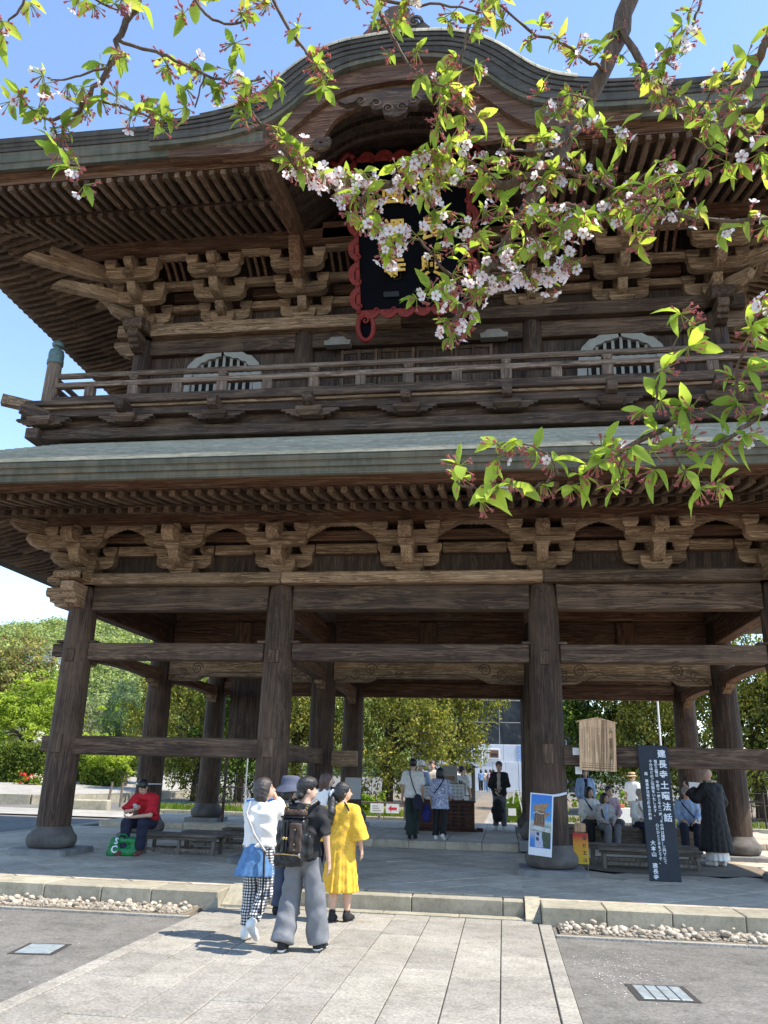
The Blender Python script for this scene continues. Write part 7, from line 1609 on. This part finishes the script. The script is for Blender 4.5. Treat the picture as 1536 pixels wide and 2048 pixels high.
B([(1308, 835), (1315, 775), (1343, 700), (1375, 640)], 2.2, 2.2, .004, .002, 1.0, 0.04)
B([(1348, 850), (1348, 895), (1363, 935), (1393, 962), (1420, 965)], 2.2, 2.15, .004, .002, .9, 0.024)
B([(1118, 950), (1090, 905), (1030, 885), (1000, 890)], 2.15, 2.15, .003, .002, 1.1, 0.024)
B([(1268, 890), (1240, 925), (1245, 960)], 2.15, 2.12, .003, .002, .8, 0.02)
B([(1400, 10), (1380, 60), (1330, 120), (1290, 150)], 2.7, 2.7, .005, .003, 1.0, 0.08, [Vector((2.6, -12.9, 5.2))])
B([(1560, 170), (1500, 215), (1440, 235)], 2.2, 2.3, .004, .002, 1.0, 0.1)
B([(1330, 382), (1290, 440), (1270, 470)], 2.5, 2.5, .003, .002, 1.0, 0.08)
for tw in ([(1000, 365), (965, 335), (925, 312)], [(905, 368), (880, 335), (862, 305)], [(870, 366), (858, 400), (880, 428)], [(1040, 440), (985, 432), (940, 455)], [(1062, 400), (1100, 440), (1135, 462)],
           [(780, 371), (800, 335), (830, 318)], [(1010, 490), (1040, 475), (1075, 470)], [(930, 590), (880, 585), (855, 600)], [(1150, 250), (1190, 262), (1235, 250)], [(1180, 200), (1140, 190), (1095, 200)],
           [(1297, 162), (1330, 130), (1345, 100)], [(1397, 224), (1420, 190), (1450, 170)], [(740, 371), (720, 410), (735, 450)], [(1256, 390), (1290, 350), (1335, 330)], [(1206, 417), (1180, 455), (1150, 475)]):
    B(tw, 2.68, 2.6, .004, .002, 1.5, .22)
spurs = []
for bi, (path, d0, d1, r0, r1, dens, bloom, pre) in enumerate(BR):
    pts = []; rad = []; n = len(path); P3 = [at_dist(x, y, d0 + (d1 - d0) * i / (n - 1)) for i, (x, y) in enumerate(path)]
    # smooth resample
    fine = []
    for i in range(n - 1):
        p0, p1, p2, p3 = P3[max(i - 1, 0)], P3[i], P3[i + 1], P3[min(i + 2, n - 1)]
        for q in range(4):
            t_ = q / 4; fine.append(.5 * ((2 * p1) + (p2 - p0) * t_ + (2 * p0 - 5 * p1 + 4 * p2 - p3) * t_ ** 2 + (3 * p1 - p0 - 3 * p2 + p3) * t_ ** 3))
    fine.append(P3[-1]); m = len(fine)
    jit = [p + Vector((cr_.gauss(0, 1), cr_.gauss(0, 1), cr_.gauss(0, 1))) * min(.008, r0 * .45 if r0 < .02 else .004) * (0 if i in (0, m - 1) else 1) for i, p in enumerate(fine)]
    rad = [r0 + (r1 - r0) * i / (m - 1) for i in range(m)]; rad = [r * cr_.uniform(.9, 1.12) for r in rad]
    if pre: jit = list(pre) + jit; k0 = len(pre); rad = [max(r0 * (1.9 - .5 * i / max(1, k0)), .02) for i in range(k0)] + rad
    MB().tube([p - CO for p in jit], rad, 10 if r0 > .012 else 7).build('branch', 'cherry_bark', ct, smooth=True)
    L = sum((fine[i + 1] - fine[i]).length for i in range(m - 1)); ns = max(1, int(L / .047 * dens)) if r0 < .03 else int(L / .062 * dens * .5)
    for k in range(ns):
        t_ = (k + cr_.random()) / ns
        if r0 > .03 and t_ < .35: continue
        i = min(m - 2, int(t_ * (m - 1))); p = fine[i].lerp(fine[i + 1], t_ * (m - 1) - i); spurs.append((p, (fine[i + 1] - fine[i]).normalized(), bloom, bi))
    spurs.append((fine[-1], (fine[-1] - fine[-2]).normalized(), bloom, bi))
MB().tube([(.1, .0, -.2), (0, 0, .6), (-.05, .05, 1.9), trunk_top - CO], [.30, .24, .2, .12], 14).build('trunk', 'cherry_bark', ct, smooth=True)
# leaf and blossom prototypes
def leaf_mesh(droop, fold, k, bend=0, twist=0):
    m_ = MB(); vs = []; N = 7
    prof = [0, .55, .92, 1.0, .86, .50, 0]
    for i in range(N):
        t_ = i / (N - 1); w = .205 * prof[i]; y = t_; z = -droop * t_ * t_
        ser = .012 * (1 if i % 2 else -1)
        bx_ = bend * t_ * t_; tz = twist * t_ * w; vs += [(bx_ - w - ser * (w > 0), y, z + fold * w - tz), (bx_, y, z), (bx_ + w + ser * (w > 0), y, z + fold * w + tz)]
    fs = []
    for i in range(N - 1): fs += [(3 * i, 3 * i + 1, 3 * i + 4, 3 * i + 3), (3 * i + 1, 3 * i + 2, 3 * i + 5, 3 * i + 4)]
    m_.add(vs, fs); me = m_.mesh('leaf', 'cherry_leaf', True); return me
LM = [leaf_mesh(d, f_, k) for k, (d, f_) in enumerate(((.25, .35), (.45, .5), (.12, .2), (.6, .3)))] + [leaf_mesh(.5, .7, 4, .18, .8), leaf_mesh(.3, .25, 5, -.2, -1.0), leaf_mesh(-.15, .5, 6, .1, .5), leaf_mesh(.8, .6, 7, -.12, .9)]
def blossom_mesh(open_):
    m_ = MB(); m_.cur = 0
    m_.lathe([(.0018, -.055), (.0016, -.012)], n=5); m_.cur = 1; m_.lathe([(.0016, -.014), (.0032, -.006), (.0036, 0), (.0016, .004)], n=6)
    for k in range(5):
        a = k * 1.2566; c_, s_ = math.cos(a), math.sin(a); m_.cur = 1
        m_.add([(c_ * .003 - s_ * .003, s_ * .003 + c_ * .003, 0), (c_ * .003 + s_ * .003, s_ * .003 - c_ * .003, 0), (c_ * .008, s_ * .008, .001 if open_ else .006)], [(0, 1, 2)])
        if open_:
            m_.cur = 2; P_ = []
            for (r_, w, z) in ((.004, .002, .001), (.012, .008, .006), (.018, .0085, .009), (.022, .004, .010)):
                P_ += [(c_ * r_ - s_ * w, s_ * r_ + c_ * w, z), (c_ * r_ + s_ * w, s_ * r_ - c_ * w, z)]
            m_.add(P_, [(0, 1, 3, 2), (2, 3, 5, 4), (4, 5, 7, 6)])
    return m_
BMs = [blossom_mesh(o) for o in (True, False)]; BME = [b_.mesh('blossom', ['pedicel', 'calyx', 'petal']) for b_ in BMs]
def basis(d, up=Vector((0, 0, 1)), roll=0):
    y = d.normalized(); x = y.cross(up)
    if x.length < 1e-3: x = Vector((1, 0, 0))
    x.normalize(); z = x.cross(y); M = Matrix((x, y, z)).transposed(); return M @ Matrix.Rotation(roll, 3, 'Y')
leaves = []; blooms = []
for p, tdir, bloom, bi in spurs:
    sd = Vector((cr_.gauss(0, 1), cr_.gauss(0, 1), cr_.gauss(0, .8))); sd = (sd - tdir * sd.dot(tdir) * .6 + tdir * .5).normalized(); e = p + sd * (cr_.uniform(.015, .05) if bloom < .7 else cr_.uniform(.01, .085))
    big = bi >= 31 and bi <= 37
    for k in range(cr_.choice((3, 4, 4)) if bloom < .7 else cr_.choice((1, 1, 2))):
        d = (sd * .7 + Vector((cr_.gauss(0, .8), cr_.gauss(0, .8), cr_.gauss(-.15, .7)))).normalized()
        leaves.append((e, d, cr_.uniform(-.9, .9), (cr_.uniform(.040, .074) if cr_.random() < .72 else cr_.uniform(.018, .045)) * (1.22 if big else 1.0) * (.75 if bloom > .4 else 1)))
    for u in range(2):
        ax = Vector((cr_.gauss(0, .6), cr_.gauss(0, .6), cr_.gauss(-.5, .5))).normalized()
        for k in range(cr_.choice((4, 5, 6))):
            d = (ax + Vector((cr_.gauss(0, .55), cr_.gauss(0, .55), cr_.gauss(0, .5)))).normalized(); blooms.append((e, d, cr_.random() < bloom * .62, cr_.uniform(.55, .85)))
leaves.sort(key=lambda a: (a[0] - CAM).length - a[3] * 20)
for k, (e, d, roll, L) in enumerate(leaves[:300]):
    M = (basis(d, roll=roll) * L).to_4x4(); M.translation = e - CO; o = place('leaf', LM[(k * 5) % 8], ct); o.matrix_local = M
def joined(items, protos):
    v = []; f = []; mi = []; 
    for k, (M, pr) in enumerate(items):
        vv, ff, mm = protos[pr]; o = len(v); A = np.array(M); w = vv @ A[:3, :3].T + A[:3, 3]; v.extend(map(tuple, w)); f.extend([tuple(i + o for i in q) for q in ff]); mi.extend(mm)
    return v, f, mi
def proto(me): return (np.array([tuple(x.co) for x in me.vertices]), [tuple(p.vertices) for p in me.polygons], [p.material_index for p in me.polygons])
items = []
for k, (e, d, roll, L) in enumerate(leaves[300:]):
    M = (basis(d, roll=roll) * L).to_4x4(); M.translation = e - CO; items.append((M, (k * 5) % 8))
v, f_, mi = joined(items, [proto(m_) for m_ in LM]); me = bpy.data.meshes.new('foliage'); me.from_pydata(v, [], f_); me.materials.append(MAT['cherry_leaf']); me.polygons.foreach_set('use_smooth', [True] * len(f_)); struct(place('foliage', me, ct), kind='stuff')
blooms.sort(key=lambda a: (not a[2], (a[0] - CAM).length))
its = []
for k, (e, d, op, s_) in enumerate(blooms):
    x = d.orthogonal().normalized(); y = d.cross(x); M = (Matrix((x, y, d)).transposed() * s_).to_4x4(); M.translation = e + d * .055 * s_ - CO
    if k < 300: o = place('blossom', BME[0 if op else 1], ct); o.matrix_local = M
    else: its.append((M, 0 if op else 1))
v, f_, mi = joined(its, [proto(m_) for m_ in BME]); me = bpy.data.meshes.new('blossoms'); me.from_pydata(v, [], f_)
for q in ('pedicel', 'calyx', 'petal'): me.materials.append(MAT[q])
me.polygons.foreach_set('material_index', mi); struct(place('blossoms', me, ct), kind='stuff')
